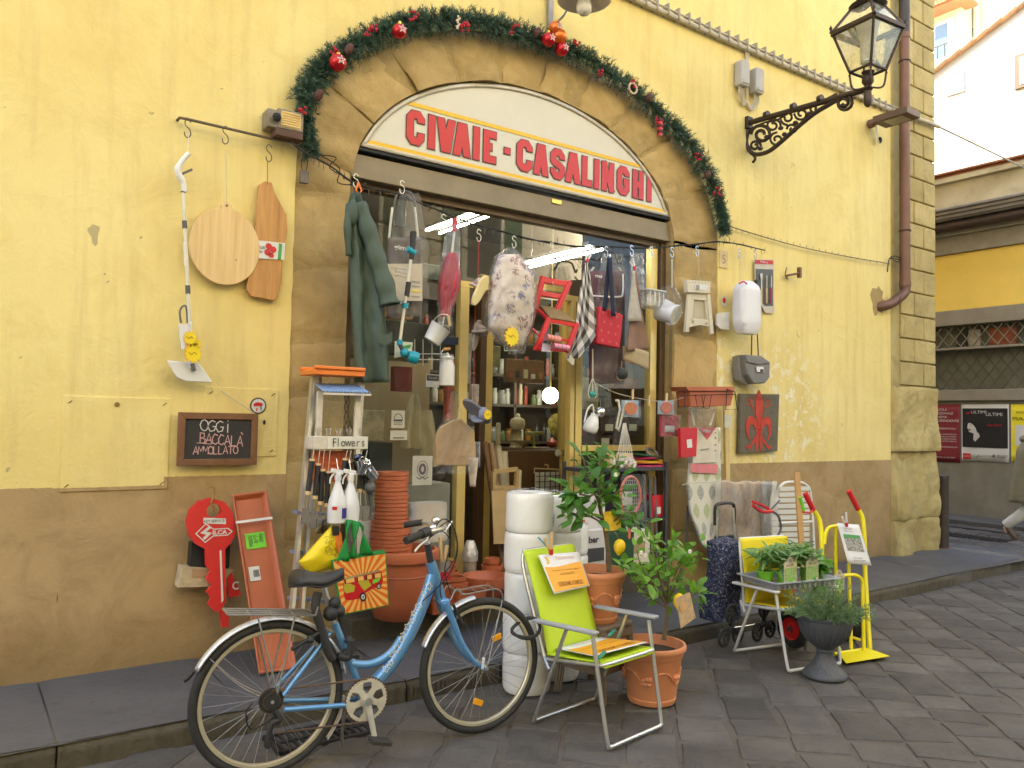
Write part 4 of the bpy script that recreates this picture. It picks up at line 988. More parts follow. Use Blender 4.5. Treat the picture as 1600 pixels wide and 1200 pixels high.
# lantern body, square tapering; its corners point along the street
cx,cy=bx_,tip.y;z0=X(1352,110,bx_).z;z1=X(1350,50,bx_).z;s0=.105;s1=.205
M(True).lathe([(.012,-.16),(.03,-.14),(.035,-.08),(.03,-.02),(.045,.0),(.03,.03),(.05,.06),(.05,.09),(.04,.12),(.055,.15)],(cx,cy,tip.z),n=12).build('stem',BR,ln)
z0=tip.z+.16;z1=z0+.36;A0=R_(45-5)
def cor(k,s,z):a=A0+PI/2*k;return Vector((cx+s*math.cos(a)*1.414,cy+s*math.sin(a)*1.414,z))
LG=glass('lantern_glass',(.92,.92,.86),1.0,.22,(.8,.78,.66),.05)
for k in range(4):
 M(True).tube([cor(k,s0,z0),cor(k,s1,z1)],.013,6).build('corner_bar',BR,ln)
 M(True).tube([cor(k,s0,z0),cor(k+1,s0,z0)],.013,6).build('lower_bar',BR,ln)
 M(True).bar(cor(k,s1,z1),cor(k+1,s1,z1),.04,.035).build('upper_bar',BR,ln)
 M(True).add([cor(k,s0-.004,z0),cor(k+1,s0-.004,z0),cor(k+1,s1-.004,z1),cor(k,s1-.004,z1)],[(0,1,2,3)]).build('glass_pane',LG,ln,smooth=False)
 M(True).add([cor(k,s1,z1+.02),cor(k+1,s1,z1+.02),cor(k+1,.10,z1+.2),cor(k,.10,z1+.2)],[(0,1,2,3)]).build('roof_pane',LG,ln,smooth=False)
 M(True).tube([cor(k,s1,z1+.02),cor(k,.10,z1+.2)],.013,6).build('roof_bar',BR,ln)
 M(True).tube([cor(k,.10,z1+.2),cor(k+1,.10,z1+.2)],.013,6).build('roof_bar',BR,ln)
 M(True).lathe([(.001,-.03),(.012,-.01),(.005,.01),(.014,.03),(.001,.05)],cor(k,s0,z0-.02),n=8).build('finial',BR,ln)
 M(True).lathe([(.014,-.01),(.008,.01),(.016,.03),(.001,.06)],cor(k,s1+.01,z1+.02),n=8).build('finial',BR,ln)
 M(True).tube(cat([Vector((cx,cy,z0-.14)),cor(k,s0*.8,z0-.15),cor(k,s0,z0-.02)],5),.009,6).build('support',BR,ln)
M(True).lathe([(.14,0),(.16,.02),(.11,.06),(.08,.1),(.12,.14),(.13,.16),(.05,.2),(.04,.28),(.001,.3)],(cx,cy,z1+.2),n=16).build('chimney',BR,ln)
M(True).lathe([(.05,-.0),(.065,.05),(.065,.22),(.075,.24),(.10,.36),(.11,.37)],(cx,cy,z0+.06),n=16).build('lamp_body',mat('lamp_frost',(.6,.58,.5),.5),ln)
M(True).tube(circ((cx,cy,z0+.08),.05,16,(1,0,0),(0,1,0)),.012,6,True).build('lamp_ring',mat('steel'),ln)
# floodlight box on a short wall stub
c=W(1362,193,5.1);fl=T('floodlight','flat brown rectangular floodlight on a stub beside the drainpipe','floodlight',c)
M(True).lathe([(.05,0),(.05,.05),(.035,.07),(.03,.12)],(c.x,5.13,c.z),(0,-1,0),14).build('wall_plate',PC,fl)
ya=5.05;ln2=X(1430,187,c.x+.05).y
M(True).bx(c.x-.12,c.x+.16,ln2,5.02,c.z-.045,c.z+.03).build('housing',mat('flood_brown',(.12,.075,.055),.5,.2),fl,bevel=.005)
M(True).bx(c.x-.08,c.x+.12,ln2+.08,ln2+.3,c.z-.05,c.z-.046).build('lens',mat('lens',(.4,.36,.3),.3),fl)
M(True).tube(cat([(c.x+.02,5.06,c.z-.03),(c.x+.05,5.06,c.z-.16),(c.x+.12,5.08,c.z-.2),(c.x+.16,5.1,c.z-.12)],5),.009,6).build('cable',lamp_m,fl)
M(True).sphere((c.x+.14,5.08,c.z-.17),.025,8,1,1,1.6).build('sensor',mat('black'),fl)
# enamel shade lamp at top
c=W(913,0,4.75);sl2=T('shade_lamp','white enamel shade lamp with opal bulb above the garland','lamp',c)
M().lathe([(.045,.12),(.09,.1),(.19,.03),(.215,.0),(.21,-.004),(.18,.02),(.08,.085)],n=32,caps=False).build('lamp_shade',mat('enamel_old',(.72,.68,.58),.35,0,.1),sl2)
M().lathe([(.035,.07),(.045,.02),(.062,-.05),(.058,-.09),(.035,-.118),(.001,-.125)],n=20).build('bulb',mat('opal',(.8,.77,.68),.25,0,0),sl2)
a=W(858,40,5.12)
M(True).bar((a.x,5.11,a.z-.03),(a.x,5.11,a.z+.5),.05,.03).build('wall_bar',mat('grey_steel',(.3,.28,.25),.5,.5),sl2)
M(True).tube(cat([(a.x+.02,5.1,a.z),(a.x+.06,5.0,a.z+.06),(a.x+.1,4.95,a.z+.2),(c.x,4.75,c.z+.16)],6),.010,6).build('arm',mat('grey_steel'),sl2)
# rusty wall peg, house number, round sticker
c=W(1240,426,5.1);t=T('wall_peg','rusty iron peg jutting from the wall right of the utensil pack','wall hook',c)
M(True).tube([W(1229,431,5.14),W(1231,430,5.08),W(1248,427,5.04)],.011,8).build('peg',PC,t);M(True).bar(W(1249,418,5.04),W(1249,434,5.04),.035,.035).build('peg_end',PC,t)
M(True).tube(cat([W(1229,418,5.1),W(1227,430,5.1),W(1231,436,5.1)],4),.006,6).build('wire',PC,t)
c=W(1131,405,5.13);t=T('house_number','small cream ceramic tile with the number 5 by the stone pilaster','house number',c)
m=M();m.prism(rrect(.12,.17,.01),(0,0,0),UX,UZ,(0,.012,0));m.build('tile',mat('tile_cream',(.66,.5,.24),.5),t)
text('5',c+Vector((0,-.003,0)),UX,UZ,.09,mat('number_grey',(.35,.28,.18),.6),t,bold=.01)
c=W(1131,471,5.135);t=T('oval_sticker','white oval sticker with a red emblem below the house number','sticker',c)
m=M();m.lathe([(.042,0),(.042,.003)],(0,0,0),(0,-1,0),20,sy=1.35);m.build('paper',mat('paper_cream'),t)
m=M();m.lathe([(.02,0),(.02,.002)],(0,-.003,.01),(0,-1,0),14,sy=1.4);m.build('print',mat('sign_red'),t)
# little electric box and wiring left of the arch
c=W(475,277,5.08);t=T('timer_box','small grey timer box hanging by two wires on the left stone pilaster','timer box',c)
M().box((0,0,0),(.058,.03,.085)).build('case',mat('timer_grey',(.13,.11,.10),.5),t,bevel=.004)
for s in(-1,1):M(True).tube(cat([c+Vector((s*.012,0,.04)),c+Vector((s*.02,0,.09)),c+Vector((s*.01,-.01,.16))],4),.003,5).build('wire',mat('black'),t)
c=W(443,190,5.03);t=T('intercom_light','small weathered floodlight with a ribbed lens at the left end of the garland','floodlight',c)
AL=mat('old_housing',(.26,.22,.16),.6,.3,.3,14)
M().box((-.06,.04,0),(.10,.12,.12)).build('housing',AL,t,bevel=.008)
M().box((.04,.0,.01),(.17,.05,.13)).build('lens_frame',AL,t,bevel=.006)
for i in range(6):M().box((.04,-.03,-.03+.016*i),(.12,.008,.007)).build('rib',mat('warm_lens',(.75,.55,.22),.4),t)
M().box((.04,-.026,.01),(.13,.004,.10)).build('lens',mat('warm_lens'),t)
M().box((.03,.01,-.085),(.18,.1,.05)).build('terminal_box',mat('rusty_brown',(.10,.05,.03),.7),t,bevel=.006)
M().sphere((-.06,-.05,.0),.03,8).build('knob',mat('black'),t)
# flood of little hatches: painted steel cupboard door in the wall behind the chalkboard
def hatch(px0,py0,px1,py1,label):
 a,b=W(px0,py0,YF-.01),W(px1,py1,YF-.01);m=M(True);m.bx(a.x,b.x,YF-.007,YF+.02,b.z,a.z)
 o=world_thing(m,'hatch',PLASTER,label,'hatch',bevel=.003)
 for x in(a.x+.035,b.x-.035):
  for z in(a.z-.035,b.z+.035):M(True).bar((x-.01,YF-.0085,z-.008),(x+.01,YF-.0085,z+.008),.004,.004).build('screw_slot',mat('black'),o)
 return o,a,b
o,a,b=hatch(99,618,262,764,'square yellow painted hatch low on the wall left of the chalkboard')
c=W(183,632,YF-.01);M(True).lathe([(.014,0),(.014,.006),(.006,.007)],(c.x,YF-.007,c.z),(0,-1,0),12).build('lock',mat('brass_dull',(.3,.2,.07),.5,.6),o)
o,a,b=hatch(321,604,432,713,'yellow painted hatch with a keyhole behind the chalkboard')
c=W(413,660,YF-.01);M(True).lathe([(.008,0),(.008,.004)],(c.x,YF-.008,c.z),(0,-1,0),10,sy=2).build('keyhole',mat('black'),o)
c=W(404,634,YF-.02);t=T('round_sticker','round white sticker with black rim and red flag on the yellow hatch','sticker',(c.x,YF-.012,c.z))
for r,mt,y in((.052,mat('black'),0),(.044,PW,-.002)):M().lathe([(r,0),(r,.0015)],(0,y,0),(0,-1,0),24).build('disc',mt,t)
M().prism([(-.03,-.005),(-.032,.012),(-.01,.022),(.02,.02),(.03,.008),(.02,-.004),(.0,-.002)],(0,-.005,0),UX,UZ,(0,0,0)).build('flag',mat('sign_red'),t,smooth=False)
M().ribbon([(.015,.0),(.018,-.03)],.006,(0,-.006,0),UX,UZ).build('flag_pole',mat('black'),t)
M().ribbon([(-.01,-.015),(-.01,-.034)],.008,(0,-.006,0),UX,UZ).build('flag',mat('sign_red'),t)
# ================================================================== GOODS ON THE LEFT WALL
STEEL=mat('steel');BLK=mat('black_plastic');WPL=mat('white_plastic',(.74,.73,.70),.35,0,.03,4,.02);CLEAR=glass('clear_film',(.96,.96,.96),.6,.08,(.8,.8,.78),.08,.5)
FILM=glass('milky_film',(.95,.95,.94),.5,.38,(.78,.76,.72),.15,.6)
TERRA=mat('terracotta_plastic',(.46,.125,.05),.5,0,.10,5,.04);WOOD=mat('light_wood',(.72,.50,.24),.5,0,.08,3);IRONW=mat('wire_iron',(.12,.09,.07),.5,.7,.1)
def tubes(parent,name,mt,r,*ptss,n=6,smooth=0,closed=False):
 m=M(True)
 for p in ptss:m.tube(cat(p,smooth)if smooth else p,r,n,closed)
 return m.build(name,mt,parent)
def hook(parent,px,py,y,h=.10,mt=None,name='hook'):
 """S hook whose lower bend is at the pixel"""
 c=W(px,py,y);return tubes(parent,name,mt or STEEL,.0035,[c+Vector((-.018,0,.02)),c+Vector((-.015,0,.0)),c+Vector((0,0,-.012)),c+Vector((.018,0,.008)),c+Vector((.012,0,.04)),c+Vector((-.012,0,h*.6)),c+Vector((-.016,0,h*.85)),c+Vector((0,0,h)),c+Vector((.018,0,h*.85))],n=5,smooth=3)
# rail with hooks
t=T('wall_rail','thin rusty iron rail fixed high on the left wall carrying hanging boards','rail',W(370,200,5.06))
tubes(t,'rail',IRONW,.009,[W(277,188,5.13),W(281,184,5.08),W(292,186,5.06),W(421,216,5.06),W(458,222,5.06)])
for px,py in((293,212),(352,222),(420,250)):hook(t,px,py,5.06,.1,IRONW)
# flat mop
t=T('spray_mop','white spray mop with a flat square head hanging from the left wall rail','mop',W(290,400,5.05))
y=5.04;q=lambda px,py,yy=y:W(px,py,yy)
tubes(t,'cord',WPL,.002,[q(295,208),q(293,240)])
M(True).tube(cat([q(295,240),q(288,247),q(278,262),q(279,272),q(286,285),q(288,300)],5),[.016]*10+[.02]*10+[.016]*6,10).build('handle',WPL,t)
M(True).bar(q(284,272),q(300,265),.02,.012).build('trigger',mat('dark_grey',(.1,.1,.1),.5),t)
M(True).tube([q(286,299),q(296,506)],.011,10).build('pole',mat('pole_cream',(.70,.66,.52),.3),t)
for a,b in((299,301),(345,357),(446,459)):M(True).tube([q(286+(a-299)*.048,a),q(286+(b-299)*.048,b)],.0145,10).build('pole_joint',mat('dark_grey'),t)
M(True).bar(q(289,378),q(291,415),.02,.02).build('pole_label',WPL,t)
tubes(t,'spray_clip',mat('dark_grey'),.006,[q(283,505),q(281,488),q(285,479),q(291,480),q(293,505)],smooth=4)
M(True).tube([q(288,507),q(291,545)],[.036,.03],12).build('water_tank',WPL,t);M(True).tube([q(297,503),q(298,575)],.012,10).build('lower_pole',WPL,t)
P=[q(261,563),q(310,567),q(318,576),q(333,598),q(290,596),q(276,590)]
m=M(True);m.add([p+Vector((0,dy,0))for dy in(0,.02)for p in P],[(0,1,2,3,4,5),(11,10,9,8,7,6)]+[(i,(i+1)%6,6+(i+1)%6,6+i)for i in range(6)]);m.build('mop_head',WPL,t,bevel=.006)
M(True).bar(q(300,568,5.02),q(303,580,5.02),.03,.02).build('swivel',mat('dark_grey'),t)
STARY=mat('star_yellow',(.85,.62,.01),.5,0,.05,10,0);STARO=mat('star_edge',(.75,.2,.01),.5,0,0,5,0)
def star(px,py,rpx,y,parent,n=13,name='price_star',ins=.72):
 c=W(px,py,y);r=(W(px+rpx,py,y)-c).length*.95;rr2=random.Random(px)
 P=[((r if i%2 else r*ins)*math.cos(PI*i/n)*1.0,(r if i%2 else r*ins)*math.sin(PI*i/n)*1.1)for i in range(2*n)]
 o=M(True).prism([(a*1.04,b*1.04)for a,b in P],c+Vector((0,.002,0)),UX,UZ,(0,.001,0)).build('price_star',STARO,parent,smooth=False)
 M(True).prism(P,c-Vector((0,.002,0)),UX,UZ,(0,.001,0)).build('star_face',STARY,o,smooth=False)
 o2=M(True)
 o2.ribbon([(-r*.5,r*.15),(-r*.2,-.1*r),(.1*r,.2*r),(.4*r,-.05*r)],.005,c-Vector((0,.004,0)),UX,UZ).build('handwriting',mat('pen_olive',(.35,.28,.02),.7),o,smooth=False);return o
for px,py,r in((297,528,12),(305,538,11),(302,553,15),(300,545,12)):star(px,py,r,5.0-.004*(px%5),t)
# round pizza board
def wood_print(parent,x0,x1,z0,z1,y,n=6):pass
m_,n_,l_,b_=nodes_of('board_wood');b_.inputs['Roughness'].default_value=.5
tc=n_.new('ShaderNodeTexCoord');mp=n_.new('ShaderNodeMapping');mp.inputs['Scale'].default_value=(22,22,1.2);l_.new(tc.outputs['Object'],mp.inputs[0])
g1=noise_tex(n_,l_,mp.outputs[0],1.2,5,.6,.3);wv=n_.new('ShaderNodeTexVoronoi');wv.inputs['Scale'].default_value=7;l_.new(tc.outputs['Object'],wv.inputs['Vector'])
c_=mixrgb(n_,l_,ramp(n_,l_,g1,.35,.7),(.80,.58,.27),(.66,.43,.17));c_=mixrgb(n_,l_,ramp(n_,l_,wv.outputs['Distance'],.06,.035),c_,(.3,.17,.07));l_.new(c_,b_.inputs['Base Color'])
m_,n_,l_,b_=nodes_of('cedar_wood');b_.inputs['Roughness'].default_value=.5
tc=n_.new('ShaderNodeTexCoord');mp=n_.new('ShaderNodeMapping');mp.inputs['Scale'].default_value=(20,20,1.5);mp.inputs['Rotation'].default_value=(0,R_(8),0);l_.new(tc.outputs['Object'],mp.inputs[0])
g1=noise_tex(n_,l_,mp.outputs[0],1.2,5,.6,.4);c_=mixrgb(n_,l_,ramp(n_,l_,g1,.35,.7),(.60,.31,.09),(.42,.19,.05));l_.new(c_,b_.inputs['Base Color'])
c=W(352,385,5.08);r=(W(405,385,5.08)-c).length*.5+(c-W(297,385,5.08)).length*.5
t=T('pizza_board','round pale wooden pizza board with a short handle hanging from the wall rail','chopping board',c)
rx=(W(407,385,5.08).x-W(296,385,5.08).x)/2;rz=(W(352,331,5.08).z-W(352,452,5.08).z)/2
hz=W(351,316,5.08).z-c.z
P=[(rx*math.cos(a),rz*math.sin(a))for a in[PI/2+.22+(2*PI-.44)*i/44 for i in range(45)]]
P=[(-.028,rz*.96),*P,(.028,rz*.96)];P=[(p[0],p[1])for p in P]+[(.035,rz*1.06),(.03,hz-.01),(.02,hz),(-.02,hz),(-.03,hz-.01),(-.035,rz*1.06)]
M().prism(P,(0,0,0),UX,UZ,(0,.02,0)).build('board',MT['board_wood'],t,bevel=.004)
tubes(t,'string',mat('string',(.55,.5,.4),.8),.002,[c+Vector((0,-.002,hz-.02)),W(353,235,5.06)])
M().lathe([(.006,0),(.006,.003)],(0,-.001,hz-.02),(0,-1,0),8).build('hole',mat('black'),t)
# long cutting board
pt=[(405,288),(414,283),(425,285),(429,300),(448,335),(449,362),(442,400),(440,440),(434,465),(428,470),(392,463),(385,452),(393,400),(401,330)]
c=W(418,385,5.09);t=T('cutting_board','long reddish cutting board with an angled shoulder and paper band on the left wall','chopping board',c)
y=5.09;m=M(True);Q=[W(a,b,y)for a,b in pt];m.prism([(p.x,p.z)for p in Q],(0,y,0),UX,UZ,(0,.024,0));m.build('board',MT['cedar_wood'],t,bevel=.005)
def quad(parent,name,mt,pts,y,th=.0015):
 Q=[W(a,b,y)for a,b in pts];return M(True).prism([(p.x,p.z)for p in Q],(0,y,0),UX,UZ,(0,th,0)).build(name,mt,parent,smooth=False)
quad(t,'paper_band',mat('paper_white',(.7,.69,.65),.6,0,.04),[(399,375),(446,380),(444,406),(396,403)],5.083)
quad(t,'band_stripe',mat('leaf_print',(.08,.35,.08),.6),[(436,380),(441,381),(439,406),(434,405)],5.081)
for a,b,r in((420,385,6),(427,390,6),(418,394,6),(424,399,5)):
 cc=W(a,b,5.081);M(True).lathe([(r*.0035,0),(r*.0035,.001)],cc,(0,-1,0),10).build('tomato_print',mat('sign_red'),t)
text('TAGLIERE\nin legno',W(408,390,5.081),UX,UZ,.05,mat('ink'),t,width=.05)
tubes(t,'string',mat('string_dark',(.2,.15,.1),.8),.0025,[W(418,289,5.08),W(418,252,5.06)])
# chalkboard
c=W(341,686,5.09);t=T('chalkboard','small wood framed chalkboard with handwritten OGGI BACCALA AMMOLLATO','chalkboard',c)
a,b=W(281,645,5.09),W(402,727,5.09);w,h=b.x-a.x,a.z-b.z;FW=mat('dark_frame',(.19,.085,.035),.55,0,.2,8)
M().box((0,.0,0),(w-.04,.012,h-.04)).build('slate',mat('slate',(.035,.032,.03),.75,0,.25,5),t)
for s in(-1,1):
 M().prism([(-w/2,s*h/2),(w/2,s*h/2),(w/2-.04,s*(h/2-.04)),(-w/2+.04,s*(h/2-.04))],(0,.01,0),UX,UZ,(0,-.028,0)).build('frame_rail',FW,t,bevel=.003)
 M().prism([(s*w/2,-h/2),(s*w/2,h/2),(s*(w/2-.04),h/2-.04),(s*(w/2-.04),-h/2+.04)],(0,.01,0),UX,UZ,(0,-.028,0)).build('frame_stile',FW,t,bevel=.003)
CH1=mat('chalk_white',(.65,.6,.55),.9);CH2=mat('chalk_pink',(.62,.38,.36),.9)
SF={'O':[[(.5,0),(.15,.2),(0,.55),(.2,.9),(.55,1),(.9,.8),(1,.4),(.8,.1),(.5,0)]],'G':[[(.9,.85),(.5,1),(.1,.75),(0,.4),(.3,.02),(.8,.1),(.95,.45),(.55,.45)]],'I':[[(.5,0),(.5,.8)],[(.45,1.05),(.55,1.1)]],
 'B':[[(.1,0),(.1,1),(.7,.95),(.75,.6),(.1,.5),(.9,.4),(.8,.05),(.1,0)]],'A':[[(0,0),(.5,1),(.95,0)],[(.2,.35),(.8,.35)]],'C':[[(.9,.85),(.4,1),(.05,.6),(.1,.15),(.6,0),(.95,.2)]],
 'L':[[(.1,1),(.1,0),(.8,.02)]],'M':[[(0,0),(.1,1),(.5,.4),(.9,1),(1,0)]],'T':[[(.5,0),(.5,1)],[(0,.95),(1,1)]],'À':[[(0,0),(.5,1),(.95,0)],[(.2,.35),(.8,.35)],[(.6,1.4),(.9,1.15)]]}
def chalk(s,px0,py0,px1,py1,hp,mt,wst,yy=5.078):
 m=M(True);n=len(s);yy0=yy
 for i,ch in enumerate(s):
  f=(i+.5)/n;cx=px0+(px1-px0)*f;cy=py0+(py1-py0)*f;o=W(cx,cy,yy0);ww=(px1-px0)/n*.74*.0053;hh=hp*.0053
  for pl in SF[ch]:m.ribbon([((p[0]-.5)*ww,(p[1]-.5)*hh)for p in pl],wst,o,UX,UZ)
 m.build('chalk_writing',mt,t,smooth=False)
chalk('OGGI',313,664,362,668,13,CH1,.006);chalk('BACCALÀ',312,684,380,690,12,CH2,.006);chalk('AMMOLLATO',302,704,372,703,9,CH2,.0055)
M(True).ribbon([(W(307,692,5.078).x,W(307,692,5.078).z),(W(330,694,5.078).x,W(330,694,5.078).z)],.004,(0,5.078,0),UX,UZ).build('chalk_writing',CH2,t)
tubes(t,'string',mat('string'),.0025,[W(345,610,5.12),W(398,646,5.09)])
# red key sign
kp=[(330,778),(350,784),(362,797),(367,815),(368,835),(360,850),(352,858),(353,940),(343,957),(335,955),(325,945),(330,936),(323,925),(331,915),(322,905),(329,893),(322,884),(321,858),(305,850),(295,836),(291,815),(296,797),(310,783)]
y=4.98;c=W(340,860,y);t=T('key_sign','giant red key shaped KEY SERVICE sign hanging on the left wall','sign',c)
Q=[W(a,b,y)for a,b in kp];Q=[(p.x,p.z)for p in Q];hc=W(334,798,y)
body=Q+[Q[0]]
# ring with a hole: split at the top
hol=[(hc.x+.042*math.cos(PI/2-2*PI*i/20),hc.z+.042*math.sin(PI/2-2*PI*i/20))for i in range(21)]
ccw=sum((body[i][0]*body[i+1][1]-body[i+1][0]*body[i][1])for i in range(len(body)-1))>0
if ccw:body=body[::-1]
body2=[(body[0][0]+.0004,body[0][1])]+body[1:-1]+[(body[-1][0]-.0004,body[-1][1])]
hol2=[(hol[0][0]-.0004,hol[0][1])]+hol[1:-1][::1]+[(hol[-1][0]+.0004,hol[-1][1])]
M(True).prism(body2+hol2[::-1]if True else body2,(0,y,0),UX,UZ,(0,.03,0)).build('key_body',mat('key_red',(.66,.035,.03),.45,0,.05,3,.05),t,angle=30)
M(True).prism([(p[0],p[1])for p in[(W(343,860,y).x,W(343,860,y).z),(W(346,860,y).x,W(346,860,y).z),(W(349,938,y).x,W(349,938,y).z),(W(346,942,y).x,W(346,942,y).z)]],(0,y-.002,0),UX,UZ,(0,.002,0)).build('groove',mat('paper_white'),t)
quad(t,'nameplate',mat('paper_white'),[(318,809),(353,810),(353,819),(318,818)],y-.002)
text('KEY SERVICE',W(335,814,y-.004),UX,UZ,.015,mat('black'),t,width=.12)
cc=W(336,832,y-.002);WH=mat('paper_white')
m=M(True);m.ribbon([(-.11,0),(-.055,.055),(-.01,.02),(.075,.02),(.1,0),(.075,-.02),(-.01,-.02),(-.055,-.055)],.006,cc,UX,UZ,True);m.build('logo',WH,t,smooth=False)
m=M(True);m.ribbon([(-.03,.035),(-.07,.005),(-.035,-.005),(-.065,-.035)],.017,cc-Vector((0,.002,0)),UX,UZ);m.build('logo',WH,t,smooth=False)
text('ILCA',cc+Vector((.028,-.003,0)),UX,UZ,.026,WH,t,width=.085,bold=.035)
tubes(t,'hook',mat('brass_wire',(.45,.3,.12),.4,.8),.006,[W(325,764,4.97),W(330,761,4.97),W(335,765,4.97),W(333,778,4.97),W(330,786,4.97),W(334,792,4.97),W(335,800,4.97)],smooth=4)
# ledge with black box and cardboard behind the key
t=T('letter_box','dark box on a tattered wooden ledge behind the giant red key','box',W(320,880,5.08))
quad(t,'box_body',BLK,[(300,848),(360,850),(358,888),(297,888)],5.04,.08)
quad(t,'ledge',mat('tattered_wood',(.5,.4,.25),.8,0,.3,12),[(284,885),(365,890),(362,916),(278,918)],5.03,.09)
quad(t,'ledge_panel',mat('roll_a'),[(300,889),(330,890),(330,902),(300,902)],5.025)
a=W(350,960,4.97);m=M(True)
m.prism([(0,0),(.05,.0),(.055,-.1),(.015,-.1)],W(344,955,4.99),UX,UZ,(0,.03,0));world_thing(m,'red_tag',mat('key_red'),'small red plastic piece below the giant key near the bicycle rack','tag')
m=M(True);Q=[W(a,b,5.02)for a,b in((362,895),(377,930),(358,934),(354,905))];m.prism([(p.x,p.z)for p in Q],(0,5.02,0),UX,UZ,(0,.04,0))
o=world_thing(m,'red_packet',mat('key_red'),'small red packet with a white letter between the key and the long tray','packet');text('c',W(368,915,5.015),UX,UZ,.05,WH,o)
# long window-box tray
y0=4.95
def tray_pt(px,py):f=(py-770)/(1053-770);return W(px,py,5.06-.42*f)
t=T('planter_tray','long narrow terracotta planter saucer leaning upright on the wall with labels','planter tray',tray_pt(410,900))
A,B_,C_,D_=tray_pt(360,776),tray_pt(414,769),tray_pt(461,1046),tray_pt(402,1054)
def lerp(a,b,f):return a+(b-a)*f
def quadpt(u,v):return lerp(lerp(A,B_,u),lerp(D_,C_,u),v)
nrm=(B_-A).cross(D_-A).normalized();nrm=nrm if nrm.y<0 else-nrm
def tray(u,v):
 e=min(u*.26,(1-u)*.26,v*1.15,(1-v)*1.15);rim=.035 if e<.012 else(.035*(1-min(1,(e-.012)/.018))if e<.03 else 0)
 return quadpt(u,v)+nrm*rim
us=[0,.03,.05,.09,.13,.3,.5,.7,.87,.91,.95,.97,1];vs_=[0,.006,.012,.02,.03]+[.03+.94*i/10 for i in range(1,10)]+[.97,.98,.988,.994,1]
M(True).grid(lambda u,v:tray(us[round(u*12)],vs_[round(v*(len(vs_)-1))]),12,len(vs_)-1).build('tray',TERRA,t,solid=.008,angle=50)
def onq(u0,v0,u1,v1,name,mt,off=.006):
 return M(True).add([quadpt(u0,v0)+nrm*off,quadpt(u1,v0)+nrm*off,quadpt(u1,v1)+nrm*off,quadpt(u0,v1)+nrm*off],[(0,1,2,3)]).build(name,mt,t,smooth=False,solid=.002)
onq(-.02,.158,1.02,.172,'strap',mat('paper_white'),.04)
onq(.22,.23,.78,.32,'green_label',mat('lime_label',(.18,.62,.03),.5));onq(.18,.42,.48,.5,'barcode_label',mat('paper_white'))
vv=(quadpt(.5,0)-quadpt(.5,1)).normalized();uu=(B_-A).normalized()
for k in range(9):onq(.3+.018*k,.44,.306+.018*k,.48,'barcode',mat('ink'),.009)
text('PIANO\n12 x 50\nFIORIERA',quadpt(.5,.275)+nrm*.01,-vv,uu,.09,mat('ink'),t,width=.07)
# ---------- ladder against the left pilaster
LAL=mat('ladder_alu',(.58,.55,.47),.4,.6,.1)
t=T('step_ladder','aluminium step ladder with orange top tray leaning by the left of the entrance','ladder',W(520,780,4.8))
def ld(px,py,y=None):
 f=(py-580)/(960-580);return W(px,py,4.92-.35*f if y is None else y)
for x0,x1 in((489,455),(499,470)):M(True).bar(ld(x0,590),ld(x1,965),.05,.02,(1,0,0)).build('rear_leg',LAL,t)
M(True).bar(W(566,590,4.88),W(558,700,4.86),.03,.035,(0,1,0)).build('upright',LAL,t);M(True).bar(W(494,585,4.88),W(484,720,4.84),.03,.035,(0,1,0)).build('upright',LAL,t)
M(True).bar(W(558,700,4.86),W(560,900,4.75),.03,.035,(0,1,0)).build('upright',LAL,t)
for py,l in((800,0),(862,1),(935,2)):M(True).bar(W(460-l*4,py,4.72),W(545,py+6,4.72),.08,.02).build('step',mat('step_blue',(.25,.28,.38),.5,.3),t)
ORA=mat('orange_plastic',(.80,.21,.03),.45,0,.05)
m=M(True);a,b=W(485,575,4.82),W(556,592,4.82);m.bx(a.x-.02,b.x+.01,4.7,4.95,a.z-.045,a.z-.01);m.bx(a.x-.02,b.x+.01,4.69,4.72,a.z-.01,a.z+.012);m.bx(a.x-.02,b.x+.01,4.93,4.95,a.z-.01,a.z+.012)
m.build('top_tray',ORA,t,bevel=.006)
# flower stall shelf hung on the ladder, with corrugated blue roof
t=T('flower_rack','rustic white rack with corrugated blue roof, chicken wire and Flowers box','flower rack',W(530,650,4.72))
CB=mat('corrugated_blue',(.22,.33,.52),.45,.2,.12,12);WW2=mat('white_wash',(.62,.56,.46),.8,0,.15,12,.3)
a,b=W(491,602,4.78),W(579,612,4.62);e_=Vector((.0,0,0))
A_,B2,C2,D2=W(492,600,4.78),W(560,602,4.78),W(579,614,4.60),W(505,612,4.60)
M(True).grid(lambda u,v:lerp(lerp(A_,B2,u),lerp(D2,C2,u),v)+Vector((0,0,.006*math.sin(u*2*PI*16))),96,2).build('roof',CB,t,solid=.003)
M(True).bar(D2-Vector((0,0,.012)),C2-Vector((0,0,.012)),.02,.012).build('fascia',WW2,t)
for x0,x1 in((500,497),(560,556)):M(True).bar(W(x0,612,4.66),W(x1,684,4.66),.035,.02,(0,1,0)).build('post',WW2,t)
m=M(True)
for i in range(10):
 for j in range(9):
  x=503+5.8*i+(3 if j%2 else 0);z=614+8*j;p0_,p1_,p2_=W(x,z,4.68),W(x+3,z+4,4.68),W(x+6,z,4.68);m.tube([p0_,p1_,p2_],.0012,4,caps=False);m.tube([p1_,W(x+3,z+8,4.68)],.0012,4,caps=False)
m.build('chicken_wire',mat('wire_gold',(.5,.42,.25),.4,.7),t)
a,b=W(490,682,4.6),W(575,702,4.6)
M(True).bx(a.x,b.x,4.6,4.74,b.z,a.z).build('flower_box',WW2,t,bevel=.004)
M(True).bx(a.x+.09,b.x-.01,4.594,4.6,b.z+.004,a.z-.002).build('name_board',mat('whitewash_board',(.68,.65,.55),.7,0,.1,10),t)
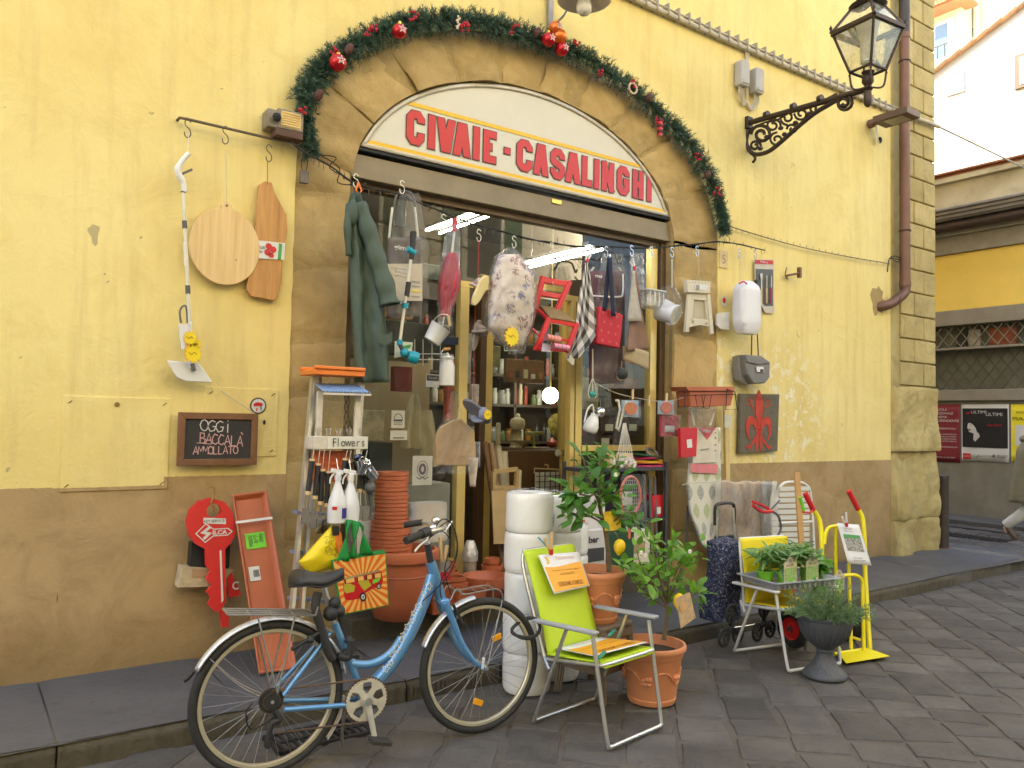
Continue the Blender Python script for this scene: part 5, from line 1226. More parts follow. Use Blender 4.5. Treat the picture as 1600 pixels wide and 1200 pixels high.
for i,ch in enumerate('Flowers'):
 text(ch,(a.x+.12+.033*i+(.01 if i==0 else 0),4.590,(a.z+b.z)/2-(0.004 if ch not in 'Fl' else-.004)),UX,UZ,.05 if ch in 'Fl' else.034,mat('ink'),t,xs=.8)
for i in range(5):M(True).lathe([(.014,0),(.02,.03),(.019,.045)],W(497+16*i,680,4.66),n=8).build('glass_jar',CLEAR,t)
# orange seed tray hanging under, trowels
m=M(True);a,b=W(491,705,4.68),W(545,750,4.68);m.bx(a.x,b.x,4.68,4.71,b.z,a.z);o=world_thing(m,'seed_tray',mat('orange_terra',(.55,.12,.035),.5),'orange ribbed plastic tray behind the hanging trowels','tray',bevel=.004)
for k in range(5):M(True).bx(a.x+.04,b.x-.03,4.672,4.68,a.z-.05-.035*k,a.z-.035-.035*k).build('rib',mat('orange_terra'),o)
def trowel(px,py,lean,k,lab):
 c=W(px,py,4.56);u=Vector((math.sin(lean),0,-math.cos(lean)));t=T('garden_tool',lab,'garden tool',c,group='garden hand tools hanging from the flower rack')
 M(True).tube([c,c+u*.012],.017,10).build('end_cap',mat('light_wood'),t)
 M(True).tube([c+u*.012,c+u*.10,c+u*.19],[.018,.015,.017],10).build('grip',BLK,t)
 M(True).tube([c+u*.19,c+u*.21],.017,10).build('ferrule',mat('light_wood'),t)
 M(True).tube([c+u*.21,c+u*.30],.006,8).build('shank',STEEL,t)
 M(True).bar(c+u*.29,c+u*.38,.045,.012,(0,1,0)).build('blade',STEEL,t)
 M(True).tube([c,W(px+3,703,4.59)],.002,4).build('cord',mat('string'),t)
 return t
tl=['leftmost black gripped garden tool under the Flowers box','second black gripped garden tool from the left under the Flowers box','third black gripped garden tool under the Flowers box, hanging lower','fourth black gripped garden tool, left of the white spray bottles','black gripped garden tool right behind the spray bottles','black gripped garden tool behind the spray bottles, partly hidden','short black garden tool beside the chrome cups','black gripped garden tool nearest the chrome cups']
for k,(px,py,ln_)in enumerate(((488,717,-.1),(497,724,-.06),(504,733,-.03),(513,736,-.02),(540,716,-.1),(546,720,0.05),(563,715,0),(571,717,.04))):trowel(px,py,ln_,k,tl[k])
# chrome cups and black scoop
for k,(px,py,a_,lab)in enumerate(((562,738,1.4,'shiny chrome cup hanging left of the other metal cups'),(583,745,2.3,'shiny chrome cup at the right of the hanging metal cups'),(562,732,1.9,'shiny chrome cup behind the other metal cups'))):
 c=W(px,py,4.55);d_=Vector((math.cos(a_)*1,-.45,math.sin(a_)*.8)).normalized()
 m=M(True);m.lathe([(.034,.0),(.036,.002),(.036,.085),(.033,.085),(.033,.006)],c,d_,20);world_thing(m,'metal_cup',mat('chrome',(.75,.75,.76),.12,1,0,5,0),lab,'cup','chrome cups by the ladder')
m=M(True);c=W(577,762,4.55);m.lathe([(.03,0),(.038,.01),(.03,.03),(.012,.04)],c,(0,-1,0),16);m.tube([c,W(580,792,4.56),W(577,812,4.56)],.012,8);world_thing(m,'hose_nozzle',mat('dark_grey'),'dark grey hose nozzle hanging below the chrome cups','nozzle')
# spray bottles
def spray(px,lab,label_on):
 c=W(px,818,4.48);t=T('spray_bottle',lab,'spray bottle',c,group='spray bottles')
 M().lathe([(.045,0),(.055,.008),(.057,.09),(.05,.14),(.03,.2),(.017,.24),(.015,.265)],n=24).build('bottle',FILMB,t)
 M().lathe([(.02,.255),(.021,.285)],n=14).build('collar',WPL,t)
 m=M();m.bar((-.045,0,.315),(.03,0,.30),.022,.025).tube(cat([(-.02,0,.30),(-.045,0,.27),(-.05,0,.235)],4),.006,6).bar((-.0,0,.28),(0,0,.3),.03,.03).build('spray_head',WPL,t,bevel=.003)
 if label_on:
  def lab_(u,v):a=-PI/2+(-1.0+2.2*u);return Vector((.0582*math.cos(a),.0582*math.sin(a),.035+.075*v))
  M().grid(lab_,12,1).build('label',mat('paper_white'),t)
  def lab2(u,v):a=-PI/2+(.1+1.0*u);return Vector((.0588*math.cos(a),.0588*math.sin(a),.035+.06*v))
  M().grid(lab2,8,1).build('label_blue',mat('label_blue',(.03,.03,.25),.5),t)
  def lab3(u,v):a=-PI/2+(-.9+.5*u);return Vector((.0588*math.cos(a),.0588*math.sin(a),.085+.02*v))
  M().grid(lab3,4,1).build('label_red',mat('sign_red'),t)
 tubes(t,'hook',STEEL,.003,[c+Vector((0,0,.31)),c+Vector((0,.03,.38))]);return t
FILMB=mat('milky_plastic',(.72,.71,.70),.3,0,.02,3,0,sss=.2)
spray(526,'white spray bottle with blue and red label, left one of two',True);spray(546,'plain milky spray bottle behind the labelled one',False)
# bags: yellow, orange gloves, green straps, bus bag
YB=mat('yellow_nylon',(.82,.62,.01),.45,0,.05,6,.3,25)
y=4.5;c=W(505,860,y);t=T('yellow_bag','bright yellow nylon shopping bag hanging beside the ladder','bag',c)
pa,pb,pc,pd=(519,822),(529,838),(528,884),(482,898)
Q=[(518,820),(466,878),(482,897),(528,886),(530,836)]
cc=W(505,862,y)
def bagfn(u,v):
 a=2*PI*u;k=int(u*5)%5;f=u*5-int(u*5);p=W(*Q[k],y);q2=W(*Q[(k+1)%5],y);e=lerp(p,q2,f)
 r=math.sin(v*PI/2);pos=lerp(cc,e,r);return pos+Vector((0,-.055*math.cos(v*PI/2)-.012*nz(pos.x*14,pos.z*14,3),0))
m=M(True);m.grid(bagfn,30,8);m.build('bag_body',YB,t,solid=.004)
for a,b,r in((515,843,.022),(522,863,.018),(512,858,.014)):
 o=W(a,b,4.43);M(True).ribbon([(r*(1+.4*math.cos(5*s))*math.cos(s),r*(1+.4*math.cos(5*s))*math.sin(s))for s in[2*PI*i/30 for i in range(30)]],.002,o,UX,UZ,True).build('flower_print',mat('ink'),t)
t=T('rubber_glove','orange rubber glove hanging between the yellow and green bags','glove',W(531,850,4.47))
for k in range(3):M(True).tube([W(524+3*k,832,4.47),W(528+2*k,850,4.46),W(531+3*k,864-3*k,4.46)],[.012,.014,.009],8).build('finger',mat('orange_plastic'),t)
M(True).box(W(524,829,4.46),(.04,.02,.05)).build('cuff_label',BLK,t)
GR=mat('green_fabric',(.01,.24,.04),.7,0,.06)
t=T('bus_bag','square shopping bag printed with a colourful bus on orange sun rays with green handles','bag',W(560,900,4.4))
y=4.42
def st2(pts,w0,nm='strap'):
 P=[W(a,b,y-.01)for a,b in pts]
 m=M(True);m.grid(lambda u,v:lerp(lerp(P[0],P[1],v),lerp(P[2],P[3],v),u)+Vector((0,.012*math.sin(u*5+v*4),0)),10,4);m.build(nm,GR,t,solid=.003)
st2([(540,812),(548,812),(545,876),(527,880)],1);st2([(549,812),(562,816),(556,872),(545,874)],1);st2([(560,812),(568,822),(582,866),(562,868)],1)
bq=[(518,876),(603,863),(608,946),(535,961)]
P4=[W(a,b,y)for a,b in bq]
# bag body: quad face frame
bu=(P4[1]-P4[0]);bv=(P4[3]-P4[0])
o_=P4[0]
def bp(u,v):return lerp(lerp(P4[0],P4[1],u),lerp(P4[3],P4[2],u),v)
m=M(True);fr=[bp(0,0),bp(1,0),bp(1,1),bp(0,1)];m.add(fr+[p+Vector((.03,.1,0))for p in fr],[(0,1,2,3),(7,6,5,4),(0,4,5,1),(1,5,6,2),(2,6,7,3),(3,7,4,0)]);m.build('bag_body',GR,t,smooth=False)
OR2=mat('print_orange',(.80,.16,.015),.5,0,.03,5,0);YL2=mat('print_yellow',(.85,.50,.12),.5,0,.03,5,0)
m=M(True);m.add([bp(a,b)+Vector((0,-.002,0))for a,b in((.02,.02),(.98,.02),(.98,.98),(.02,.98))],[(0,1,2,3)]);m.build('print',OR2,t,smooth=False)
def edge(a):
 c,s=math.cos(a),math.sin(a);k=min((.48/abs(c)if abs(c)>1e-6 else 9),(.48/abs(s)if abs(s)>1e-6 else 9));return.5+c*k,.5+s*k
m=M(True)
for i in range(26):
 a=2*PI*i/26;p0_=bp(.5,.5);e0,e1_=edge(a-.06),edge(a+.06);m.add([p0_+Vector((0,-.003,0)),bp(*e0)+Vector((0,-.003,0)),bp(*e1_)+Vector((0,-.003,0))],[(0,1,2)])
m.build('sun_ray',YL2,t,smooth=False)
def pp(pts,mt,off,nm='bus_print'):
 M(True).add([bp(*q)+Vector((0,-off,0))for q in pts],[tuple(range(len(pts)))]).build(nm,mt,t,smooth=False)
RD=mat('sign_red');OLV=mat('olive_yellow',(.45,.38,.03),.5)
pp([(.10,.68),(.11,.52),(.14,.40),(.22,.34),(.80,.30),(.88,.33),(.90,.52),(.86,.60),(.66,.63),(.52,.68),(.45,.76),(.2,.76),(.11,.73)],RD,.005)
pp([(.11,.56),(.14,.44),(.26,.46),(.34,.52),(.3,.62),(.14,.62)],OLV,.006);pp([(.40,.45),(.60,.44),(.66,.56),(.5,.64)],OLV,.006);pp([(.70,.46),(.86,.45),(.8,.52),(.68,.54)],mat('lime_label'),.0065)
for a,b in((.17,.34),(.40,.52),(.58,.68),(.73,.86)):pp([(a-.03*(a<.2),.44),(a,.365),(b,.36),(b,.44)],YL2,.007);pp([(a-.02,.45),(a-.01,.36),(a+.012,.36),(a+.005,.45)],BLK,.008)
pp([(.18,.34),(.84,.30),(.86,.33),(.2,.37)],mat('khaki',(.35,.3,.15),.6),.008)
for u,v,r in((.46,.74,.085),(.80,.60,.055)):
 for k,mt in((1,BLK),(.55,mat('paper_white')),(.25,BLK)):pp([(u+r*k*.8*math.cos(a),v+r*k*math.sin(a))for a in[2*PI*i/14 for i in range(14)]],mt,.009+.001*(1-k))
# ================================================================== TERRACOTTA POTS
def pot_prof(r,h,rim=.03,t=.008,tap=.72):
 return[(r*tap,0),(r*(tap+.02),.005),(r*.93,h-rim),(r,h-rim),(r,h),(r-t,h),(r*.93-t,h-rim),(r*tap-t,.01),(.0001,.01)]
def pot(name,c,r,h,lab,grp=None,rim=.03,tap=.72,mt=None,n=36,cat_='flower pot'):
 m=M();m.lathe(pot_prof(r,h,rim,.007,tap),n=n);o=m.build(name,mt or TERRA);o.location=c;return tag(o,lab,cat_,grp)
# big planter at the window
c=W(622,960,4.88);c.z=.28
t=T('large_planter','large round terracotta planter with a broad rim under the stacked pots','planter',c)
M().lathe([(.15,0),(.16,.005),(.22,.12),(.232,.26),(.235,.385),(.262,.39),(.268,.43),(.262,.455),(.24,.46),(.225,.40),(.2,.1),(.0001,.02)],n=48).build('planter_body',TERRA,t)
M().lathe([(.2345,.29),(.238,.295),(.2345,.30)],n=48,caps=False).build('band',TERRA,t)
# stack of saucers / pots
cx=W(610,850,4.88)
sr=random.Random(9);z=c.z+.40;i=0
zt=W(604,746,4.88).z;xs0=cx.x
while z<zt:
 f=(z-c.z-.4)/(zt-c.z-.4);r=(.145-.04*f)if f<.42 else(.115-.006*((f-.42)/.58)if f>.62 else.112)
 h=.06;m=M();m.lathe([(r*.8,-.03),(r*.93,h-.03),(r,h-.028),(r,h-.006),(r-.006,h-.006),(r*.8,-.02)],n=32,caps=False)
 o=m.build('flower_pot',TERRA);o.location=(xs0+sr.uniform(-.004,.004),4.88,z);o.rotation_euler=(sr.uniform(-.02,.02),sr.uniform(-.04,.04)*(f<.3),0)
 tag(o,('terracotta pot nested %s in the tall stack above the large planter'%(['lowest','second from below','third from below','fourth from below','fifth from below','sixth from below','seventh from below','eighth from below','ninth from below','tenth from below','eleventh from below','twelfth from below','thirteenth from below','fourteenth from below','fifteenth from below','sixteenth from below','seventeenth from below','eighteenth from below','nineteenth from below','twentieth from below','near the top','just under the rim of the top pots','high up','topmost','at the very top','above all others','over the rest','last'][min(i,27)])),'flower pot','stacked terracotta pots')
 z+=.026;i+=1
# window box stack right of the planter
wbx=T('window_box','lowest of the nested square terracotta window boxes beside the large planter','planter',(W(690,950,4.85).x+.02,4.9,.28),group='nested square planters')
def wbm(w,d,h):
 m=M();P=[rrect(w*.8,d*.8,.02),rrect(w*.93,d*.93,.02),rrect(w,d,.02),rrect(w,d,.02),rrect(w-.02,d-.02,.015),rrect(w*.78,d*.78,.01)];Z=[0,h-.03,h-.03,h,h,.02];k=len(P[0]);vs=[Vector((q[0],q[1],z))for pl,z in zip(P,Z)for q in pl]
 m.add(vs,[(i*k+j,i*k+(j+1)%k,(i+1)*k+(j+1)%k,(i+1)*k+j)for i in range(5)for j in range(k)]+[tuple(range(k))[::-1],tuple(5*k+j for j in range(k))]);return m
wbm(.30,.26,.20).build('box_body',TERRA,wbx)
for k,(dx,dz,s,lab)in enumerate(((-.0,.05,.95,'second nested square terracotta window box'),(-.03,.12,.8,'third nested square terracotta window box, smaller'),(-.05,.2,.72,'topmost small square terracotta box under the brush tin'),(.16,-.0,.9,'square terracotta window box standing right of the nested ones'))):dup(wbx,wbx.location+Vector((dx,-.02*k,dz)),.05*k-.08,lab,scale=s)
c2=W(697,900,4.72);t=T('brush_tin','metal tin holding wooden handled paint brushes behind the handlebar','tin',(c2.x,4.78,W(700,905,4.72).z-.02))
M().lathe([(.055,0),(.055,.14),(.052,.14),(.052,.01),(.0001,.01)],n=24).build('tin',mat('galvanised',(.45,.44,.4),.4,.7,.15,6),t)
M().grid(lambda u,v:Vector((.057*math.cos(-2.2+1.8*u),.057*math.sin(-2.2+1.8*u),.01+.06*v)),10,1).build('label',RD,t)
for a_,l_ in((-.3,.26),(.1,.3),(.35,.24)):M().tube([(0,0,.05),(math.sin(a_)*l_-.05,-.03*a_,l_)],[.01,.013],8).build('brush_handle',mat('light_wood'),t)
# small pots and bowls on the step
for k,(px,py,r,h,lab)in enumerate(((771,915,.085,.16,'lowest of the small pots stacked on the doorstep'),(771,880,.075,.10,'middle of the small pots stacked on the doorstep'),(771,862,.055,.08,'topmost smallest pot stacked on the doorstep'))):
 zz=.28+(0,.13,.20)[k];pot('flower_pot',(W(771,880,5.1).x,5.12,zz),r*(1.12 if k<2 else 1.05),h,lab,'small pots stacked on the doorstep',.035)
for k,(dx,dz,r,lab)in enumerate(((0,0,.165,'wide low terracotta bowl, lower one on the doorstep'),(0,.025,.17,'wide low terracotta bowl nested second on the doorstep'),(0,.05,.172,'wide low terracotta bowl nested on top on the doorstep'))):
 m=M();m.lathe([(.07,0),(.10,.02),(r*.9,.12),(r,.125),(r,.15),(r-.012,.15),(r*.86,.115),(.08,.03),(.0001,.02)],n=40);o=m.build('terracotta_bowl',TERRA);o.location=(W(758,900,4.93).x,4.93,.28+dz);tag(o,lab,'bowl','nested terracotta bowls')
for k in range(2):
 m=M();r=.15;m.lathe([(.11,0),(r,.03),(r,.045),(r-.01,.045),(.10,.01)],n=36);o=m.build('plant_saucer',TERRA);o.location=(W(790,905,5.02).x,5.05,.28+.035*k);tag(o,['lower','upper'][k]+' terracotta saucer behind the wide bowls on the doorstep','saucer','terracotta saucers')
p=W(735,840,5.15);p.z=.28
t=T('bottle','clear plastic bottle with crumpled foil cap standing by the door post','bottle',p);M().lathe([(.045,0),(.05,.01),(.05,.28),(.03,.34)],n=18).build('bottle_body',mat('dusty_plastic',(.30,.25,.19),.35),t)
M().lathe([(.06,.27),(.062,.33),(.04,.40),(.03,.42)],n=9).build('foil_cap',mat('crumpled_foil',(.6,.58,.54),.4,.5,.1,20,1,30),t)
def sack(px,py,w,h,y,lab,mt,name='sack'):
 c=W(px,py,y);m=M()
 def fn(u,v):
  a=2*PI*u;f=1+.12*nz(math.cos(a)*1.5,math.sin(a)*1.5,v*4+px);rr3=(.9 if v<.1 else 1-.15*v)*f
  return Vector((w*rr3*math.cos(a),w*.6*rr3*math.sin(a),h*v))
 m.grid(fn,28,10);m.lathe([(.0001,h*.96),(w*.6,h*.98),(w*.8,h)],n=12,caps=False,sy=.6);o=m.build(name,mt);o.location=c;return tag(o,lab,'sack')
sack(668,845,.16,.28,5.12,'clear wrapped white sack with a red stripe inside the left window',mat('pale_sack',(.55,.5,.42),.5,0,.1,6,.6,12))
sack(578,850,.08,.2,4.98,'pale paper sack behind the green bag by the ladder',mat('pale_sack'))
# ================================================================== BICYCLE
BO=Vector((1.196,3.621,.012));brz=math.atan2(-.096,1.11)
bk_=T('bicycle','light blue step-through bicycle with silver mudguards parked in front of the shop','bicycle',BO,rz=brz)
bux=Vector((math.cos(brz),math.sin(brz),0));bny=Vector((-math.sin(brz),math.cos(brz),0))
def BP(px,py,off=0.0):  # a point on the bicycle's own upright plane, shifted sideways by off (- is the near side)
 d=ray(px,py);o=BO+bny*off;t_=(o-EYE).dot(bny)/d.dot(bny);p=EYE+d*t_-BO;return Vector((p.dot(bux),off,p.z))
BLUE=mat('bike_blue',(.13,.33,.62),.28,.35,.06,4,.02,coat=.6);TYRE=mat('tyre',(.028,.027,.026),.75,0,.2,10,.2);RIM=mat('rim_cream',(.62,.56,.40),.35,.5,.08)
ALU=mat('bright_alu',(.70,.69,.67),.28,.85,.06);SILV=mat('silver_guard',(.72,.74,.80),.25,.6,.05);RUST=mat('rusty_steel',(.17,.11,.07),.6,.6,.3,14)
def wheel(cx,off=0,name='wheel'):
 cz=.333;w=M().tube([(cx,-.045,cz),(cx,.045,cz)],.018,12).build(name,ALU,bk_)
 M().tube(circ((cx,off,cz),.326,72),.0195,12,True).build('tyre',TYRE,w)
 m=M()
 for k,(r,a,b)in enumerate(((.305,-.012,.012),)):
  prof=[(.288,-.006),(.292,-.012),(.306,-.013),(.308,0),(.306,.013),(.292,.012),(.288,.006)]
  m.lathe(prof+[prof[0]],(cx,off,cz),(0,1,0),72,caps=False)
 m.build('rim',RIM,w)
 m=M()
 for i in range(32):
  a=2*PI*i/32;s=(1 if i%2 else-1);b=a+(.5 if(i//2)%2 else-.5);m.tube([(cx+.018*math.cos(b),s*.03,cz+.018*math.sin(b)),(cx+.29*math.cos(a),off,cz+.29*math.sin(a))],.0009,4,caps=False)
 m.build('spokes',mat('spoke_steel',(.33,.32,.30),.4,.8),w);m=M();m.tube(circ((cx,0,cz),.0,1),.01)if 0 else None
 return w
RX,FX=.045,1.128
wr_=wheel(RX);wf_=wheel(FX)
for(px,py)in((776,996),(747,1097)):
 c=BP(px,py,-.012);M().box(c,(.055,.014,.03),Matrix.Rotation(.4 if py>1050 else-.3,3,'Y')).build('spoke_reflector',mat('amber_reflector',(.85,.38,.01),.3),wf_,bevel=.003)
def bt(pts,r,name='frame_tube',mt=None,n=12,sm=6):
 P=cat(pts,sm)if sm else pts
 if isinstance(r,tuple):r=[r[0]+(r[1]-r[0])*i/(len(P)-1)for i in range(len(P))]
 return M().tube(P,r,n).build(name,mt or BLUE,bk_)
hb,ht=BP(689,936),BP(673,878)
bt([BP(585,1067),BP(612,1036),BP(640,990),BP(666,930),BP(676,898)],(.034,.030),'down_tube')
bt([BP(548,1037),BP(575,1038),BP(600,1028),BP(617,1012),BP(627,996)],.019,'top_tube')
bt([BP(523,973),BP(568,1088)],.017,'seat_tube',sm=0)
bt([hb,ht],.026,'head_tube',sm=0)
for s in(-1,1):
 y=.045*s
 P=[BP(517,985),BP(437,1080)];P[0].y=y*.3;P[1].y=y*1.4;bt(P,.010,'seat_stay',sm=0)
 P=[BP(438,1102),BP(560,1096)];P[0].y=y*1.4;P[1].y=y*.8;bt(P,.012,'chain_stay',sm=0)
 P=[BP(690,938),BP(703,972),BP(716,1003),BP(735,1030),BP(750,1040)]
 for q_ in P:q_.y=y*1.05
 bt(P,(.019,.010),'fork_blade')
M().box(BP(690,938)-Vector((0,0,.0)),(.05,.10,.03)).build('fork_crown',BLUE,bk_,bevel=.008)
M().lathe([(.036,-.035),(.036,.035)],BP(572,1094),(0,1,0),16).build('bottom_bracket',BLUE,bk_)
m=M()
for i in range(13):  # little painted flowers along the down tube
 f=i/12;a_=lerp(BP(603,1046,-.036),BP(670,916,-.033),f);c=a_+Vector((.008*math.sin(i*2.1),0,.004*math.cos(i*3)))
 r=.011+.004*(i%3==0);m.ribbon([(r*(1+.35*math.cos(5*s))*math.cos(s),r*(1+.35*math.cos(5*s))*math.sin(s))for s in[2*PI*j/24 for j in range(24)]],.0028,c,UX,UZ,True)
m.build('flower_print',mat('print_cream',(.8,.72,.5),.4),bk_,smooth=False)
# seat post, saddle
bt([BP(505,912),BP(520,972)],.0135,'seat_post',ALU,sm=0)
sb,sf=BP(452,905),BP(536,893)
def saddle(u,v):
 L=sf.x-sb.x;x=sb.x+L*u;kk=min(1,u/.14+.001)**.5;wdt=(.095*(1-u)**1.1+.022)*kk;a=PI*v
 z=lerp(sb,sf,u).z+.012*math.sin(u*PI*2+.8);return Vector((x,wdt*math.cos(a),z+(.04+.02*(1-u))*(math.sin(a)**.7)*kk-.03))
m=M();m.grid(saddle,18,14);m.grid(lambda u,v:Vector((saddle(u,0).x,lerp(saddle(u,0),saddle(u,1),v).y,saddle(u,0).z-.015*math.sin(PI*v))),18,6);m.build('saddle',mat('saddle_black',(.03,.028,.027),.5,0,.15,10,.1),bk_,solid=.004)
m=M();m.tube([sb+Vector((.05,-.03,-.02)),BP(508,905,-.02)],.005,6).tube([BP(508,905,-.02),sf+Vector((-.04,-.01,0))],.005,6).tube([BP(500,912,-.025),BP(510,914,.02)],.016,8);m.build('saddle_rails',ALU,bk_)
# lock and bag around the seat post
bt([BP(497,925,-.03),BP(493,950,-.04),BP(503,985,-.045),BP(512,1015,-.05),BP(520,1030,-.05)],.021,'folded_lock',mat('lock_black',(.025,.024,.024),.6))
for px,py,r in((523,942,.03),(517,958,.038),(530,955,.03),(542,1023,.03),(545,1000,.02)):M().sphere(BP(px,py,-.03),r,10).build('lock_part',mat('lock_black'),bk_)
bt([BP(528,1025,-.05),BP(545,1026,-.05),BP(548,1000,-.05)],.018,'folded_lock',mat('lock_black'))
# mudguards
def guard(cx,a0,a1,r=.362,name='mudguard'):
 def fn(u,v):a=a0+(a1-a0)*u;b=PI*v;rr2=r-.012+.014*math.sin(b);return Vector((cx+rr2*math.cos(a),-.027*math.cos(b),.333+rr2*math.sin(a)))
 M().grid(fn,40,6).build(name,SILV,bk_,solid=.002)
guard(RX,R_(10),R_(152));guard(FX,R_(98),R_(158));guard(RX,R_(-40),R_(-8))
bt([BP(302,1049),BP(294,1059),BP(287,1064)],.010,'mudflap',mat('black_plastic'))
for s in(-1,1):
 P=[BP(326,1026),BP(372,1068),BP(425,1093)]
 for q_ in P:q_.y=.035*s
 bt(P,.0022,'guard_stay',ALU,6)
M().sphere(BP(480,995,.0)+Vector((0,-.05,0)),.02,8).build('brake',mat('lock_black'),bk_)
bt([BP(455,1015,-.05),BP(480,1000,-.05),BP(505,985,-.05)],.009,'brake_arm',mat('lock_black'))
# rear carrier
rk=M()
L0,L1=BP(352,956),BP(487,957)
for y in(-.06,-.02,.02,.06):rk.tube([Vector((L0.x,y,L0.z)),Vector((L1.x,y,L1.z))],.0045,6)
for f in(0,.25,.5,.75,1):c=lerp(L0,L1,f);rk.tube([Vector((c.x,-.06,c.z)),Vector((c.x,.06,c.z))],.0045,6)
rk.tube([Vector((L1.x,-.06,L1.z)),Vector((L1.x+.01,-.06,L1.z+.035)),Vector((L1.x+.01,.06,L1.z+.035)),Vector((L1.x,.06,L1.z))],.005,6)
for s in(-1,1):
 for(px,py)in((397,957),(455,957)):c=BP(px,py);rk.tube([Vector((c.x,.065*s,c.z)),Vector((.065,.07*s,.37))],.0045,6)
 a_=BP(480,960);b2=BP(515,985);rk.tube([Vector((a_.x,.03*s,a_.z)),Vector((b2.x,.03*s,b2.z))],.004,6)
rk.build('rear_carrier',mat('carrier_grey',(.36,.34,.30),.4,.7),bk_)
fk=M()
for s in(-1,1):
 P=[BP(697,935),BP(706,918),BP(712,922),BP(718,926),BP(745,921),BP(770,918),BP(778,930),BP(772,960),BP(755,1035)]
 for i,q_ in enumerate(P):q_.y=.05*s
 fk.tube(cat(P,4),.0035,6)
for px,py in((712,922),(722,926),(740,922),(757,920),(771,919)):c=BP(px,py);fk.tube([Vector((c.x,-.05,c.z)),Vector((c.x,.05,c.z))],.0035,6)
fk.build('front_carrier',mat('carrier_grey'),bk_)
# drivetrain
cw=BP(573,1094,-.055)
def gear(c,r,teeth,name,mt,holes=0,th=.004):
 m=M();outer=[];k=teeth*4
 for i in range(k):rr2=r*(1+(.035 if i%4 in(1,2)else 0));a=2*PI*i/k;outer.append((rr2*math.cos(a),rr2*math.sin(a)))
 if holes:
  inner=[(r*.86*math.cos(2*PI*i/k),r*.86*math.sin(2*PI*i/k))for i in range(k)]
  vs=[c+Vector((p[0],0,p[1]))for p in outer+inner];m.add(vs,[(i,(i+1)%k,k+(i+1)%k,k+i)for i in range(k)])
  hub=[(r*.34*math.cos(2*PI*i/k),r*.34*math.sin(2*PI*i/k))for i in range(k)]
  b=len(m.v);m.v+=[c+Vector((p[0],0,p[1]))for p in hub];m.uv+=[(0,0)]*k;m.f.append(tuple(range(b,b+k)))
  for h in range(holes):
   a=2*PI*(h+.5)/holes+.3;w0=.42;b=len(m.v);
   vs=[]
   for i in range(7):aa=a-w0*.9+2*w0*.9*i/6;vs.append(c+Vector((r*.88*math.cos(aa),0,r*.88*math.sin(aa))))
   for i in range(7):aa=a+w0*1.2-2.4*w0*i/6;vs.append(c+Vector((r*.33*math.cos(aa),0,r*.33*math.sin(aa))))
   mid=[c+Vector((r*.6*math.cos(a+w0*.55),0,r*.6*math.sin(a+w0*.55))),c+Vector((r*.6*math.cos(a-w0*.55),0,r*.6*math.sin(a-w0*.55)))]
   V_=vs[:7]+[mid[0]]+vs[7:]+[mid[1]];m.add(V_,[tuple(range(len(V_)))])
 else:m.add([c+Vector((p[0],0,p[1]))for p in outer],[tuple(range(k))])
 return m.build(name,mt,bk_,smooth=False,solid=th)
CW=mat('crank_cream',(.66,.62,.50),.4,.3,.12,20)
gear(cw,.098,38,'chainring',CW,5);gear(cw+Vector((0,.006,0)),.105,42,'chain_guard_ring',RUST,5,.003)
for k,r in enumerate((.055,.048,.04,.032)):gear(Vector((RX,-.045-.006*k,.333)),r,22-3*k,'sprocket',mat('lock_black')if k%2 else mat('sprocket_steel',(.12,.10,.085),.5,.7))
bt([cw+Vector((0,-.012,0)),BP(585,1150,-.075)],(.016,.013),'crank',CW,sm=0)
M().tube([cw+Vector((0,.0,0)),cw+Vector((0,-.03,0))],.02,14).build('crank_axle',ALU,bk_)
pc=BP(594,1158,-.12);M().box(pc,(.10,.07,.02),Matrix.Rotation(.25,3,'Y')).build('pedal',mat('rubber_black',(.03,.028,.022),.8),bk_,bevel=.004)
pc=BP(480,1055,.12);M().box(Vector((cw.x-.04,.12,cw.z+.165)),(.10,.07,.02)).build('pedal',mat('rubber_black'),bk_,bevel=.004);bt([Vector((cw.x,.05,cw.z)),Vector((cw.x-.03,.07,cw.z+.16))],.012,'crank',CW,sm=0)
ch=M();yb=-.055
ch.tube([Vector((RX,yb,.333+.045)),cw+Vector((0,0,.100))],.0045,6).tube([Vector((RX+.02,yb,.19)),cw+Vector((0,0,-.10))],.0045,6);ch.build('chain',RUST,bk_)
bt([Vector((RX+.01,-.06,.29)),Vector((RX+.035,-.065,.25)),BP(425,1130,-.065),BP(418,1160,-.065)],.012,'derailleur',mat('lock_black'));
for c in(BP(432,1128,-.07),BP(419,1163,-.07)):M().lathe([(.019,-.004),(.019,.004)],c,(0,1,0),12).build('jockey_wheel',mat('lock_black'),bk_)
bt([Vector((RX+.02,-.06,.27)),BP(394,1140,-.07),BP(384,1115,-.07),BP(395,1098,-.06)],.003,'gear_cable',mat('black'))
M().tube([Vector((RX,-.07,.333)),Vector((RX,.07,.333))],.008,8).build('axle',ALU,bk_);M().tube([Vector((FX,-.075,.333)),Vector((FX,.07,.333))],.008,8).build('axle',ALU,bk_)
bt([BP(754,1045,-.07),BP(756,1028,-.075)],.007,'quick_release',WPL,sm=0)
bt([Vector((cw.x-.04,.03,.27)),Vector((cw.x-.06,.10,.12)),Vector((cw.x-.05,.13,.0))],.007,'kickstand',mat('carrier_grey'));
